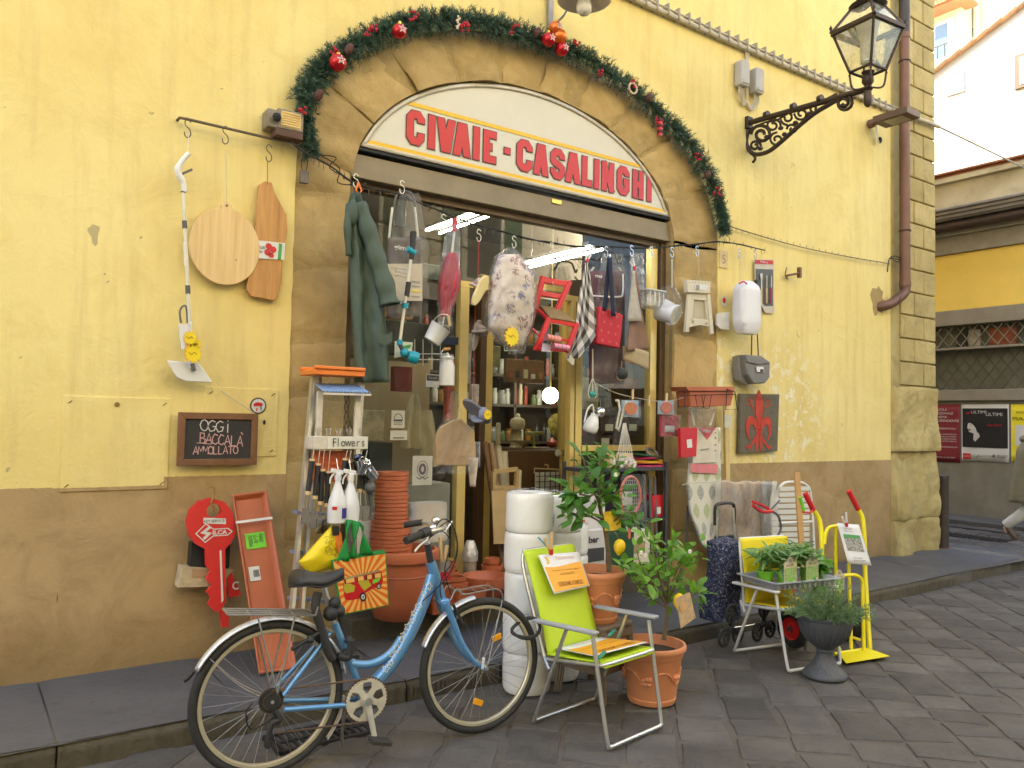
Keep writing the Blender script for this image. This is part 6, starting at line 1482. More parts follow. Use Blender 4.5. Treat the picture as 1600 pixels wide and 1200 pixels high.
# handlebar
stt=BP(668,850);bt([ht,BP(671,868),stt],.017,'stem',mat('lock_black'));bt([stt,stt+Vector((-.01,0,.05)),BP(677,826,-.02)],.014,'stem',ALU)
clp=BP(680,826,0);clp.y=0
n0,n1,f0,f1=BP(634,845,-.25),BP(662,833,-.19),BP(632,820,.24),BP(660,816,.18)
bt([n1,clp+Vector((.01,-.08,.01)),clp,clp+Vector((.01,.08,.01)),f1],.011,'handlebar',ALU)
bt([n0,n1],.0185,'grip',mat('rubber_black'),sm=0);bt([f0,f1],.0165,'grip',mat('rubber_black'),sm=0)
bt([lerp(n0,n1,.85),lerp(n0,n1,1.25)],.024,'shifter',mat('lock_black'),sm=0)
M().sphere(BP(676,824,-.1),.02,12,1,1,.8).build('bell',mat('chrome'),bk_);M().sphere(BP(681,813,.08),.024,12,1,1,.8).build('bell',mat('chrome'),bk_)
bt([BP(660,838,-.19),BP(668,842,-.2),BP(655,853,-.22),BP(648,862,-.24)],.005,'brake_lever',WPL);bt([BP(690,833,.12),BP(698,826,.14),BP(706,815,.16)],.005,'brake_lever',WPL)
for P in(((672,838),(700,815),(712,835),(712,870),(690,905),(692,940),(722,975)),((668,845),(690,812),(708,822),(715,860),(700,900),(660,940)),((665,845),(690,830),(704,850),(695,890),(705,930))):bt([BP(a,b,-.04)for a,b in P],.0028,'brake_cable',mat('black'))
bt([BP(722,975,-.05),BP(716,960,-.05),BP(708,945,-.05)],.008,'brake_arm',mat('lock_black'))
# cable lock on the front wheel
t=T('cable_lock','black coiled cable lock looped through the front bicycle wheel','lock',(BO+bux*1.42))
pts=[]
for i in range(40):
 a=2*PI*i/13;c=W(822,982,3.45);pts.append(c+Vector((.085*math.cos(a),.05*math.sin(a),.035*math.sin(a+.5)+.008*math.sin(i))))
M(True).tube(cat(pts,3),.0085,7).build('coil',mat('rubber_black'),t)

# ================================================================== FOLDING CHAIRS
def chair(loc,rz,fab,metal,label,back_y=.38,back_z=.52+.36,arm_z=.55,wd=.225):
 t=T('folding_chair',label,'chair',loc,rz)
 F=mat(*fab);r=.0105
 m=M();
 m.tube(cat([(-wd-.01,-.16,arm_z-.015),(-wd,-.25,.06),(-wd+.015,-.262,.012),(-wd+.04,-.265,.010),(0,-.265,.010),(wd-.04,-.265,.010),(wd-.015,-.262,.012),(wd,-.25,.06),(wd+.01,-.16,arm_z-.015)],5),r,10);m.build('front_leg_frame',metal,t)
 m=M();w2=wd+.028
 m.tube(cat([(-w2,.0,arm_z-.015),(-w2,.2,.06),(-w2+.012,.225,.012),(-w2+.04,.23,.010),(0,.23,.010),(w2-.04,.23,.010),(w2-.012,.225,.012),(w2,.2,.06),(w2,.0,arm_z-.015)],5),r,10);m.build('rear_leg_frame',metal,t)
 m=M();w3=wd-.012
 m.tube(cat([(-w3,.16,.28),(-w3,back_y-.03,back_z-.12),(-w3+.02,back_y,back_z-.01),(-w3+.05,back_y+.004,back_z),(0,back_y+.004,back_z),(w3-.05,back_y+.004,back_z),(w3-.02,back_y,back_z-.01),(w3,back_y-.03,back_z-.12),(w3,.16,.28)],5),r,10);m.build('back_frame',metal,t)
 m=M();m.tube(cat([(-w3,.2,.335),(-w3,-.17,.385),(-w3+.03,-.205,.39),(0,-.207,.39),(w3-.03,-.205,.39),(w3,-.17,.385),(w3,.2,.335)],5),r,10);m.build('seat_frame',metal,t)
 for s in(-1,1):
  M().bar((s*(w2+.0),-.20,arm_z+.005),(s*(w2+.0),.23,arm_z-.012),.045,.018).build('armrest',mat('armrest_grey',(.34,.35,.37),.5)if fab[0]=='lime_canvas' else WPL,t,bevel=.006)
  M().bar((s*w3,.21,.36),(s*w2,.12,.30),.012,.02).build('hinge',metal,t)
 def bfn(u,v):x=(-w3+.004)+(2*w3-.008)*u;f=v;y=lerp(Vector((0,.175,0)),Vector((0,back_y-.002,0)),f).y-.004*math.sin(PI*u)*0-.012*math.sin(PI*f);z=.355+(back_z+.006-.355)*f;return Vector((x,y-.012,z))
 M().grid(bfn,10,20).build('back_canvas',F,t,solid=.006)
 def sfn(u,v):x=(-w3+.004)+(2*w3-.008)*u;y=.18-.40*v;z=.358+.042*v-.02*math.sin(PI*v)*math.sin(PI*u)-(.03*(max(0,v-.93)/.07)**2);return Vector((x,y,z+.008))
 M().grid(sfn,10,24).build('seat_canvas',F,t,solid=.008)
 return t,w3
CHS=mat('chair_steel',(.60,.59,.56),.3,.8,.06)
c1,w3=chair((2.90,3.27,.012),R_(9),('lime_canvas',(.50,.66,.02),.55,0,.04,4,.12,200),CHS,'lime green folding chair with steel frame and printed sheets in the road beside the bicycle')
SHW=mat('sheet_white',(.78,.77,.75),.5,0,.02);SHO_=mat('sheet_orange',(.88,.40,.03),.5,0,.05,6)
def chl(t,p):return FR[t.name]@Vector(p)
def sheet(parent_name,label,pts,frac,curl=.0,name='printed_sheet'):
 """pts: four world corners (top-left, top-right, bottom-right, bottom-left)"""
 A,B,C2_,D=[Vector(p)for p in pts];n=(B-A).cross(D-A).normalized();n=n if n.y<0 or n.z>.5 else-n
 if n.z<-.3:n=-n
 def q(u,v,o=0):return lerp(lerp(A,B,u),lerp(D,C2_,u),v)+n*(o+curl*math.sin(PI*u)*v)
 m=M(True);m.grid(lambda u,v:q(u,v),8,8);o=world_thing(m,name,SHW,label,'notice',solid=.001)
 return o,q,n
# sheet pinned to the backrest
A,B,D_,E2=[chl(c1,p)for p in((-w3+.075,.322-.0,.86),(w3-.015,.318-.0,.845),(w3-.03,.235-.02,.665),(-w3+.095,.235-.02,.66))]
sh1,q,n1=sheet('x','white and orange printed sheet clipped to the back of the lime chair',(A,B,D_,E2),.3,.008)
ou=(B-A).normalized();ov=(A-E2).normalized()
M(True).grid(lambda u,v:q(.03+.94*u,.32+.64*v+.03*math.sin(u*5)*(1-v),.002),8,6).build('print',SHO_,sh1)
text('Mollichina Festa',q(.6,.13,.003),ou,ov,.022,mat('sheet_pink',(.75,.45,.45),.6),sh1,width=.15);text('Il desiderio di una vita migliore',q(.5,.46,.004),ou,ov,.012,mat('ink_brown',(.25,.1,.01),.6),sh1,width=.22)
text('COMUNICATO',q(.5,.56,.004),ou,ov,.012,mat('ink_brown'),sh1,width=.12);text('CONSIGNAMO A DOMICILIO',q(.5,.82,.004),ou,ov,.026,mat('ink_brown'),sh1,width=.2,bold=.015)
M(True).grid(lambda u,v:q(.1+.06*u+.04*math.sin(v*3),.06+.2*v,.003),3,4).build('logo',mat('wheat',(.75,.5,.12),.6),sh1)
A,B,D_,E2=[chl(c1,p)for p in((-w3+.06,.165,.385),(w3-.01,.155,.385),(w3+.0,-.175,.425),(-w3+.0,-.15,.425))]
sh2,q,n2=sheet('x','orange printed sheet lying on the seat of the lime chair',(A,B,D_,E2),.3)
ou=(B-A).normalized();ov=(A-E2).normalized()
M(True).grid(lambda u,v:q(.02+.96*u,.28+.66*v+.05*math.sin(u*5)*(1-v),.002),8,6).build('print',SHO_,sh2)
text('Mollichina Festa',q(.5,.13,.003),ou,ov,.03,mat('sheet_pink'),sh2,width=.2);text('CONSIGNAMO A DOMICILIO',q(.55,.82,.004),ou,ov,.035,mat('ink_brown'),sh2,width=.3,bold=.015)
text('Il desiderio di una vita migliore',q(.5,.5,.004),ou,ov,.016,mat('ink_brown'),sh2,width=.3)
def peg(p,d,mt,lab,L=.12):
 t=T('clothes_peg',lab,'peg',p);d=Vector(d).normalized()
 M().bar((0,0,0),d*L,.014,.010,(0,1,0)).build('peg_arm',mt,t,bevel=.002);M().bar((0,.012,0),Vector((d.x*.75-.35,d.y+.2,d.z*.8)).normalized()*L*.8,.014,.009,(0,1,0)).build('peg_arm',mt,t,bevel=.002)
 M().bar(d*-.01,d*.022,.018,.014,(0,1,0)).build('peg_tip',RD,t);return t
pp_=chl(c1,(-.055,.30,.865));pg=peg(pp_,(-.05,-.1,1),mat('light_wood'),'large wooden peg with a red tip clipping the sheet to the lime chair')
M().bar((-.0,.02,.02),(-.07,.03,.09),.016,.008).build('peg_arm',mat('peg_blue',(.15,.45,.65),.5),pg,bevel=.002)
for s,x,y in((0,-w3+.02,-.185),(1,w3-.03,.05)):
 c=chl(c1,(x,y,.43));t=T('clothes_peg',['green peg at the front corner of the lime chair seat','green peg at the rear corner of the lime chair seat'][s],'peg',c)
 M().bar((-.03,-.01,-.005),(.04,.02,.01),.016,.014).build('peg_arm',mat('peg_green',(.05,.28,.2),.5),t,bevel=.002)
c2_,w3b=chair((4.82,3.48,.012),R_(-10),('yellow_canvas',(.85,.66,.01),.5,0,.04,4,.1,200),mat('white_tube',(.68,.68,.66),.35,.1,.05),'yellow folding chair with white tube frame carrying a tray of herb pots',back_y=.24,back_z=.79,arm_z=.50,wd=.235)
# ================================================================== WHITE ROLLS
ROLL=mat('paper_roll',(.90,.88,.82),.4,0,.03,3,.5,14,coat=.4);RFILM=glass('roll_film',(.985,.985,.985),.35,.06,(.85,.85,.83),.18,.3)
def roll(c,r,h,lab,pr=False):
 t=T('paper_roll',lab,'paper roll',c,group='wrapped paper rolls stacked by the entrance')
 rr2=random.Random(c[0]*99+c[2]*7)
 m=M();sd=rr2.random()*9
 def fn(u,v):
  a=2*PI*u;e=min(v,1-v)*h;k=r-.008*math.exp(-e/.010)+.0035*nz(math.cos(a)*3,math.sin(a)*3,v*2+sd);return Vector((k*math.cos(a),k*math.sin(a),h*v))
 m.grid(fn,48,14);m.lathe([(.03,h),(r*.5,h+.004),(r-.013,h)],n=48,caps=False);m.lathe([(.03,h),(.03,h-.1)],n=16,caps=False)
 m.build('roll_body',ROLL,t)
 m=M()
 def fn2(u,v):
  a=2*PI*u;return Vector(((r+.004+.004*abs(nz(a*2,v*5,sd)))*math.cos(a),(r+.004+.004*abs(nz(a*2,v*5,sd)))*math.sin(a),-.001+h*1.01*v))
 m.grid(lambda u,v:Vector(((r+.004)*(1-v*.6)*math.cos(2*PI*u),(r+.004)*(1-v*.6)*math.sin(2*PI*u),h*1.01+.02*v+.012*nz(u*9,v*3,sd))),40,5)
 m.build('plastic_wrap',RFILM,t)
 if pr:
  for k in range(3):m=M();m.grid(lambda u,v:Vector(((r+.0085)*math.cos(-1.05+.2*u),(r+.0085)*math.sin(-1.05+.2*u),.03+.022*k+.012*v+.03*u)),4,1);m.build('print',mat('ink'),t)
 return t
z=.004;labs=['lowest','second','third','fourth','topmost']
rx0,ry0=2.92,3.93
for k in range(5):roll((rx0-.006*(k%2),ry0,z),.145,.234,'%s wrapped white paper roll in the front stack behind the lime chair'%labs[k],k==4);z+=.236
z=.004
for k in range(5):roll((3.235+.006*(k%2),4.02,z),.13,.227,'%s wrapped white paper roll in the rear stack by the lemon tree'%labs[k]);z+=.229
z=.11
for k in range(4):roll((3.50,4.24,z),.12,.2,'%s cream paper roll in the stack behind the potted lemon tree'%['lowest','second','third','topmost'][k]);z+=.204
# ================================================================== STOOL + CLAY POTS
t=T('plastic_stool','brown plastic stool under the clay pot of the taller lemon tree','stool',(3.24,3.66,.008),R_(12))
SB=mat('taupe_plastic',(.20,.145,.10),.5,0,.06)
M().prism(rrect(.32,.32,.04),(0,0,.40),(1,0,0),(0,1,0),(0,0,.025)).build('seat',SB,t,bevel=.006)
for sx in(-1,1):
 for sy in(-1,1):
  a_,b_2=Vector((sx*.13,sy*.13,.40)),Vector((sx*.165,sy*.165,0))
  m=M();m.bar(a_,b_2,.055,.012,(0,1,0));m.bar(a_+Vector((0,0,0)),b_2,.012,.055,(0,1,0));m.bar(a_,b_2,.035,.035);m.build('leg',SB,t,bevel=.003)
for s in(-1,1):
 for z in(.17,.37):M().bar((-.145,s*.15,z),(.145,s*.15,z),.012,.05 if z>.2 else.035).build('apron',SB,t);M().bar((s*.15,-.145,z),(s*.15,.145,z),.012,.05 if z>.2 else.035).build('apron',SB,t)
CLAY=mat('clay',(.68,.27,.12),.75,0,.10,4,.12,40)
def clay_pot(c,r,h,lab,bot=.70):
 t=T('clay_pot',lab,'flower pot',c)
 M().lathe([(r*bot-.004,0),(r*bot,.006),(r*bot+.005,.03),(r*bot+.001,.035),(r*(bot+.03),.045),(r*.87,h-.075),(r*.90,h-.068),(r*.94,h-.055),(r*.95,h-.04),(r,h-.03),(r*1.01,h-.012),(r*.985,h),(r*.92,h),(r*.9,h-.02),(r*.86,h-.06),(.0001,h-.055)],n=64).build('pot_body',CLAY,t)
 M().lathe([(.0001,.012),(r*.6,.008),(r*.865,0)],(0,0,h-.055),n=40,caps=False).build('soil',mat('soil',(.045,.03,.02),.95,0,.4,40,1,90),t)
 for k in range(5):  # swags of flowers in relief
  a=-PI/2-.1+k*2*PI/5+.35
  m=M();rr2=random.Random(k)
  for j in range(12):
   aa=a+rr2.uniform(-.16,.16);zz=h*.45+rr2.uniform(-.02,.02);rad=r*(bot+.03+(.87-bot-.03)*(zz/(h-.075)))
   m.sphere((rad*math.cos(aa),rad*math.sin(aa),zz),.011+.006*rr2.random(),8)
  m.build('relief',CLAY,t)
  m=M();pts=[]
  for j in range(9):
   f=j/8;aa=a+.2+(2*PI/5-.4)*f;zz=h*.45+.05-.05*(2*f-1)**2*1.0;rad=r*(bot+.03+(.87-bot-.03)*(zz/(h-.075)))+.001;pts.append((rad*math.cos(aa),rad*math.sin(aa),zz))
  m.tube(pts,[.005+.003*math.sin(j*2.3)for j in range(9)],6).build('relief',CLAY,t)
 return t
c=Vector((3.225,3.66,.435));zt=W(950,884,3.5).z
P1=clay_pot(c,.182,.30,'clay pot with flower relief on the brown stool')
P2c=Vector((3.42,3.38,.008));P2=clay_pot(P2c,.195,.33,'large clay pot with flower relief standing in the road right of the lime chair')
# ================================================================== HAND TRUCK
TY=mat('truck_yellow',(.88,.74,.01),.35,0,.03,4,.02)
t=T('hand_truck','bright yellow hand truck with red grips by the urn','hand truck',(5.25,3.35,.01))
def hp(px,py,y):return W(px,py,y)
yT=3.42
tubes(t,'side_rail',TY,.017,[hp(1271,797,3.5),hp(1281,815,3.48),hp(1284,850,3.45),hp(1284,880,3.44),hp(1290,960,3.40),hp(1312,1018,3.36)],n=12,smooth=4)
tubes(t,'side_rail',TY,.017,[hp(1341,796,3.5),hp(1348,812,3.48),hp(1351,850,3.45),hp(1352,900,3.42),hp(1359,1014,3.28)],n=12,smooth=4)
tubes(t,'grip',mat('grip_red',(.62,.02,.025),.4),.02,[hp(1258,771,3.52),hp(1271,797,3.5)],n=12);tubes(t,'grip',mat('grip_red'),.02,[hp(1326,767,3.52),hp(1341,796,3.5)],n=12)
tubes(t,'hoop',TY,.013,[hp(1288,850,3.44),hp(1292,828,3.44),hp(1305,822,3.44),hp(1340,822,3.44)],n=10,smooth=4)
tubes(t,'inner_rail',TY,.013,[hp(1306,824,3.44),hp(1306,900,3.42),hp(1314,935,3.40)],n=10);tubes(t,'inner_rail',TY,.013,[hp(1326,880,3.43),hp(1330,1014,3.32)],n=10)
tubes(t,'lower_hoop',TY,.013,[hp(1304,902,3.36),hp(1320,899,3.34),hp(1338,899,3.32),hp(1347,908,3.31),hp(1348,930,3.30),hp(1350,1015,3.26)],n=10,smooth=4)
tubes(t,'cross_tube',TY,.013,[hp(1304,1022,3.33),hp(1352,1014,3.28)],n=10)
a_,b2,c3,d3=G(1308,1021,.02),G(1357,1014,.02),G(1390,1026,.02),G(1322,1037,.02)
M(True).add([p+Vector((0,0,k))for k in(0,.006)for p in(a_,b2,c3,d3)],[(0,3,2,1),(4,5,6,7),(0,1,5,4),(1,2,6,5),(2,3,7,6),(3,0,4,7)]).build('toe_plate',TY,t,bevel=.002)
for c in(Vector((5.10,3.62,.142)),Vector((5.62,3.52,.142))):
 w=M(True).lathe([(.02,-.045),(.02,.045)],c,(1,-.12,0),12).build('wheel',STEEL,t)
 M(True).tube(circ(c,.105,32,(.12,1,0),(0,0,1)),.036,12,True).build('tyre',TYRE,w)
 M(True).lathe([(.03,-.03),(.04,-.018),(.072,-.02),(.08,-.03),(.08,.03),(.07,.02),(.0,.02)],c,(1,-.12,0),24).build('rim',mat('grip_red'),w)
tubes(t,'axle',TY,.012,[(5.08,3.62,.142),(5.62,3.52,.142)]);tubes(t,'brace',TY,.01,[(5.3,3.58,.142),hp(1345,1000,3.3)])
# notice on the hand truck
A,B,D_,E2=W(1308,817,3.38),W(1342,820,3.36),W(1362,884,3.30),W(1325,880,3.32)
sh3,q,n3=sheet('x','white notice with a photograph of a field clipped to the yellow hand truck',(A,B,D_,E2),0,.006)
ou=(B-A).normalized();ov=(A-E2).normalized()
m_,n_,l_,b_=nodes_of('field_photo');tc=n_.new('ShaderNodeTexCoord');vz=n_.new('ShaderNodeTexVoronoi');vz.inputs['Scale'].default_value=60;l_.new(tc.outputs['Object'],vz.inputs['Vector'])
l_.new(mixrgb(n_,l_,ramp(n_,l_,vz.outputs['Distance'],.2,.8),(.5,.42,.38),(.12,.16,.09)),b_.inputs['Base Color'])
M(True).grid(lambda u,v:q(.12+.74*u,.30+.38*v,.002),4,4).build('photograph',MT['field_photo'],sh3);M(True).grid(lambda u,v:q(.12+.74*u,.27+.08*v,.003),4,2).build('photograph',mat('leaf_print'),sh3)
text('OROLOGIO',q(.42,.12,.003),ou,ov,.014,mat('ink_brown'),sh3,width=.09);text('PERIODO MAGGIO',q(.4,.19,.003),ou,ov,.01,mat('ink_grey',(.3,.28,.26),.7),sh3,width=.1);text('TUTTI I GIORNI\nanche su prenotazione',q(.5,.88,.003),ou,ov,.03,mat('ink'),sh3,width=.13)
peg(W(1323,821,3.34),(-.25,-.1,1),WPL,'white peg with a red tip holding the notice on the hand truck',.10)
# ================================================================== URN
c=Vector((4.70,3.10,.008));t=T('garden_urn','dark grey fluted plastic urn planted with rosemary','urn',c)
UR=mat('urn_grey',(.075,.078,.085),.5,0,.06)
m=M()
prof=[(.135,0),(.138,.006),(.135,.02),(.12,.04),(.085,.07),(.062,.11),(.05,.15),(.052,.16),(.058,.165),(.052,.175),(.07,.19),(.12,.23),(.155,.28),(.168,.33),(.172,.37),(.178,.375),(.18,.39),(.17,.392),(.15,.35),(.0001,.34)]
def urn(u,v):
 i=v*(len(prof)-1);k=min(int(i),len(prof)-2);f=i-k;r=prof[k][0]+(prof[k+1][0]-prof[k][0])*f;z=prof[k][1]+(prof[k+1][1]-prof[k][1])*f;a=2*PI*u
 if.19<z<.335 and r>.06 and k<16:r-=.012*(.5-.5*math.cos(a*26))*math.sin(PI*(z-.19)/.145)
 if.03<z<.15:r-=.003*(.5-.5*math.cos(a*26))
 return Vector((r*math.cos(a),r*math.sin(a),z))
m.grid(urn,156,(len(prof)-1)*2);m.build('urn_body',UR,t)
M().lathe([(.0001,.0),(.155,0)],(0,0,.36),n=24,caps=False).build('soil',mat('soil'),t)
# ================================================================== TROLLEYS, PLANK, SUNBED
m_,n_,l_,b_=nodes_of('navy_print');b_.inputs['Roughness'].default_value=.8
tc=n_.new('ShaderNodeTexCoord');nn=noise_tex(n_,l_,tc.outputs['Object'],26,1,.4,2.2)
r1=math_(n_,l_,'LESS_THAN',math_(n_,l_,'ABSOLUTE',math_(n_,l_,'SUBTRACT',nn,.58)),.012)
l_.new(mixrgb(n_,l_,r1,(.012,.016,.05),(.45,.46,.5)),b_.inputs['Base Color'])
t=T('shopping_trolley','navy patterned shopping trolley with stair climbing wheels behind the yellow chair','shopping trolley',(4.72,3.92,.01))
c=Vector((4.70,3.95,0))
def bagf(u,v):
 a=2*PI*u;sx=.15*(1-.12*v)+.02*nz(math.cos(a),math.sin(a),v*3);sy=.11*(1-.1*v);k=.55
 x=sx*math.copysign(abs(math.cos(a))**k,math.cos(a));y=sy*math.copysign(abs(math.sin(a))**k,math.sin(a));return Vector((c.x+x+.05*v,c.y+y+.02*math.sin(v*7),.2+.55*v))
m=M(True);m.grid(bagf,40,18);m.grid(lambda u,v:lerp(bagf(u,1),Vector((c.x+.05,c.y,.79)),v),24,5);m.build('bag',MT['navy_print'],t)
for x in(-.1,.1):tubes(t,'rail',ALU,.008,[(c.x+.12+x,c.y+.02,.1),(c.x+.14+x*1.0,c.y+.09,.98)])
hx,hy=c.x+.14,c.y+.09
tubes(t,'handle',BLK,.013,[(hx-.11,hy,.86),(hx-.11,hy,.97),(hx-.09,hy,1.01),(hx,hy,1.02),(hx+.09,hy,1.01),(hx+.11,hy,.97),(hx+.11,hy,.86)],smooth=4)
M(True).bar((hx-.1,hy,.76),(hx+.1,hy,.76),.03,.03).build('clamp',BLK,t)
WH2=mat('wheel_grey',(.08,.08,.078),.55)
for sx in(0,1):
 cc=Vector((4.63+sx*.33,3.80-.03*sx,.165));M(True).lathe([(.02,-.02),(.02,.02)],cc,(.35,-.9,0),12).build('spider_hub',BLK,t)
 for k in range(3):
  a=PI/2+2*PI*k/3;wc=cc+Vector((.95*.105*math.cos(a),.1*.105*math.cos(a),.105*math.sin(a)))
  M(True).bar(cc,wc,.02,.025,(0,1,0)).build('spider_arm',BLK,t)
  w=M(True).lathe([(.012,-.014),(.012,.014)],wc,(.1,-.99,0),10).build('wheel',WH2,t)
  M(True).tube(circ(wc,.058,24,(.99,.1,0),(0,0,1)),.011,8,True).build('tyre',TYRE,w)
  for j in range(6):b3=2*PI*j/6;M(True).bar(wc,wc+Vector((.055*math.cos(b3),.005*math.cos(b3),.055*math.sin(b3))),.012,.01,(0,1,0)).build('wheel_spoke',WH2,t)
tubes(t,'axle',STEEL,.005,[(4.63,3.80,.165),(4.96,3.77,.165)])
# plastic wrapped sunbed pads and folded white sun lounger against the wall
t=T('folded_lounger','folded white slatted sun lounger tied with green cord against the dado','sun lounger',(6.55,4.95,.12))
LW=mat('lounger_white',(.72,.70,.62),.4,0,.05)
tubes(t,'frame',LW,.014,[W(1222,960,4.75),W(1214,850,4.8),W(1214,778,4.85),W(1222,757,4.86),W(1240,753,4.86),W(1258,757,4.86),W(1267,778,4.85),W(1273,880,4.78),W(1276,960,4.75)],n=10,smooth=5)
for i in range(19):
 py=764+9*i;M(True).bar(W(1206 if i>1 else 1218,py,4.83-.003*i),W(1264,py-1,4.83-.003*i),.040,.012,(0,1,0)).build('slat',LW,t)
tubes(t,'cross_bar',LW,.012,[W(1216,818,4.8),W(1270,815,4.8)])
for k,(a_,b2)in enumerate((((1216,850),(1272,846)),((1218,855),(1270,862)),((1217,862),(1272,851)))):tubes(t,'cord',mat('cord_green',(.02,.18,.09),.7),.005,[W(*a_,4.74),W((a_[0]+b2[0])/2,(a_[1]+b2[1])/2+1,4.66),W(*b2,4.74)],smooth=3)
m=M(True);m.bar(W(1245,738,4.55),W(1259,957,4.42),.075,.02,(0,1,0));world_thing(m,'wooden_plank',mat('plank_wood',(.58,.32,.10),.5,0,.12,4),'tall orange toned wooden plank leaning on the folded white lounger','plank',bevel=.003)
m=M(True)
def pad(x0,x1,y0,y1,yy,sd):
 def fn(u,v):
  p=W(x0+(x1-x0)*u,y0+(y1-y0)*v,yy);return p+Vector((0,-.05*math.sin(PI*u)**.5-.025*nz(u*6+sd,v*5,sd)-.01*nz(u*22,v*9,sd),.015*nz(u*5,sd)))
 return fn
m=M(True);m.grid(pad(1122,1198,752,895,4.9,1),40,40);o=world_thing(m,'wrapped_cushions',mat('beige_cushion',(.66,.48,.32),.7,0,.15,5,.3,20),'beige sunbed cushions in clear crumpled plastic beside the ironing board','cushions',solid=.02)
m=M(True);m.grid(pad(1119,1204,748,900,4.82,4),60,60);m.build('plastic_film',glass('crumple_film',(.95,.95,.95),.9,.14,(.8,.78,.74),.14,1.0),o)
o.children[0].location=-o.location if False else(0,0,0)
m=M(True);m.grid(pad(1188,1213,753,900,4.86,8),16,40);world_thing(m,'wrapped_chair',mat('pale_wrapped',(.60,.57,.50),.4,0,.1,8,.8,14),'pale folded chair wrapped in plastic left of the white lounger','chair',solid=.03)
t=T('loppers','garden loppers with red grips and black arms in front of the wrapped cushions','loppers',W(1200,810,4.3))
tubes(t,'grip',mat('grip_red'),.016,[W(1177,790,4.3),W(1190,799,4.3),W(1206,799,4.3)],smooth=3);tubes(t,'grip',mat('grip_red'),.013,[W(1176,784,4.35),W(1190,789,4.35),W(1204,797,4.35)],smooth=3)
tubes(t,'arm',mat('dark_grey'),.010,[W(1206,799,4.3),W(1216,806,4.3),W(1220,825,4.3),W(1214,840,4.3),W(1208,862,4.3)],smooth=4);tubes(t,'arm',mat('dark_grey'),.007,[W(1204,797,4.35),W(1218,782,4.35)])
t=T('red_broom','red handled tool standing behind the plank and white lounger','broom',W(1245,900,4.5));tubes(t,'handle',mat('grip_red'),.012,[W(1240,870,4.5),W(1243,965,4.4)])
t=T('green_shears','shears with lime green insert on the left grip of the hand truck','shears',W(1254,790,3.45));tubes(t,'grip',mat('lime_label'),.012,[W(1250,777,3.45),W(1256,798,3.45)]);tubes(t,'guard',mat('grip_red'),.007,[W(1254,800,3.45),W(1266,801,3.45),W(1270,797,3.45)])
# ================================================================== GOODS AROUND THE ENTRANCE
def hang(t,px,py0,py1,y,r=.0022,mt=None):tubes(t,'string',mt or mat('string'),r,[W(px,py0,y),W(px,py1,y)])
# string of dark fairy lights across the opening and over the wall
t=T('fairy_lights','dark unlit string of fairy lights sagging across the shop opening','string lights',W(800,365,5.0))
base=[(455,222),(480,240),(520,262),(560,290),(610,300),(660,318),(700,335),(740,350),(800,366),(860,380),(920,386),(950,385),(1000,388),(1040,386),(1080,382),(1120,378),(1145,380),(1195,391)]
P=cat([W(a,b,4.98)for a,b in base],6);m=M(True);m.tube(P,.006,6);m.tube([p+Vector((0,.01*math.sin(i*.9),.008*math.cos(i*.7)))for i,p in enumerate(P)],.004,5);m.build('wire',mat('black'),t)
m=M(True);fr_=random.Random(3)
for p in P[8:]:
 for _ in range(1):
  d_=Vector((fr_.uniform(-.02,.02),fr_.uniform(-.02,.02),fr_.choice((-1,-1,-1,1))*fr_.uniform(.02,.05)));m.tube([p,p+d_],[.003,.0022],4)
m.build('bulbs',mat('bulb_dark',(.10,.07,.03),.4),t)
m=M(True);m.tube(cat([W(*q,5.02)for q in((462,225),(490,240),(525,246),(515,262),(545,280),(548,290))],5),.004,5).tube(cat([W(*q,5.02)for q in((500,242),(530,262),(528,285),(553,289))],5),.004,5);m.build('wire',mat('black'),t)
m=M(True);m.tube(cat([W(*q,5.1)for q in((1135,352),(1200,372),(1260,388),(1330,402),(1390,412))],6),.006,5)
for i in range(24):p=W(1150+i*10,357+i*2.35,5.1);m.tube([p,p+Vector((0,0,-.03))],.003,4)
world_thing(m,'wall_cable',mat('string_dark'),'thin brown cable with small bulbs running right from the garland end','cable')
# rail that carries the goods
t=T('hanging_rail','thin metal rail with hooks under the sign across the entrance','rail',W(800,340,5.05))
for a_,b2 in(((560,270),(640,292)),):pass
for px,py in((556,290),(628,300),(693,352),(748,375),(803,385),(862,395),(918,398),(947,400),(987,398),(1017,400),(1050,400),(1089,398),(1155,402),(1180,402)):hook(t,px,py,4.96,.08)
tubes(t,'rail',IRONW,.005,[W(556,278,4.97),W(1195,392,4.97)])if 0 else None
# --- green raincoat
CLG=mat('raincoat_green',(.055,.085,.06),.6,0,.12,3,.25,14)
t=T('raincoat','dark green hooded raincoat on a hanger at the left of the entrance','coat',W(575,420,4.85))
y=4.85
def coatf(x0,x1,z0,z1,ybase,nf,sd,depth=.06):
 """x0(v), x1(v) left/right outline in pixels against py"""
 def fn(u,v):
  py=z0+(z1-z0)*v;xl,xr=x0(py),x1(py);p=W(xl+(xr-xl)*u,py,ybase);b=math.sin(PI*u)
  return p+Vector((0,-depth*(b**.6)*(.6+.5*v)-.030*(.35+v)*math.sin(u*nf+2*nz(v*2,sd))-.012*nz(u*7,v*7,sd)-.009*nz(u*13,v*17,sd),0))
 return fn
def interp(tab):
 def f(py):
  for(a,b),(c,d)in zip(tab,tab[1:]):
   if py<=c:return b+(d-b)*(py-a)/(c-a)
  return tab[-1][1]
 return f
L1=interp([(300,548),(335,541),(390,545),(500,548),(600,553)]);R1=interp([(300,561),(335,577),(380,590),(450,602),(560,610),(600,612)])
m=M(True);m.grid(coatf(L1,R1,302,598,y,11,2),30,40);m.build('coat_body',CLG,t,solid=.004)
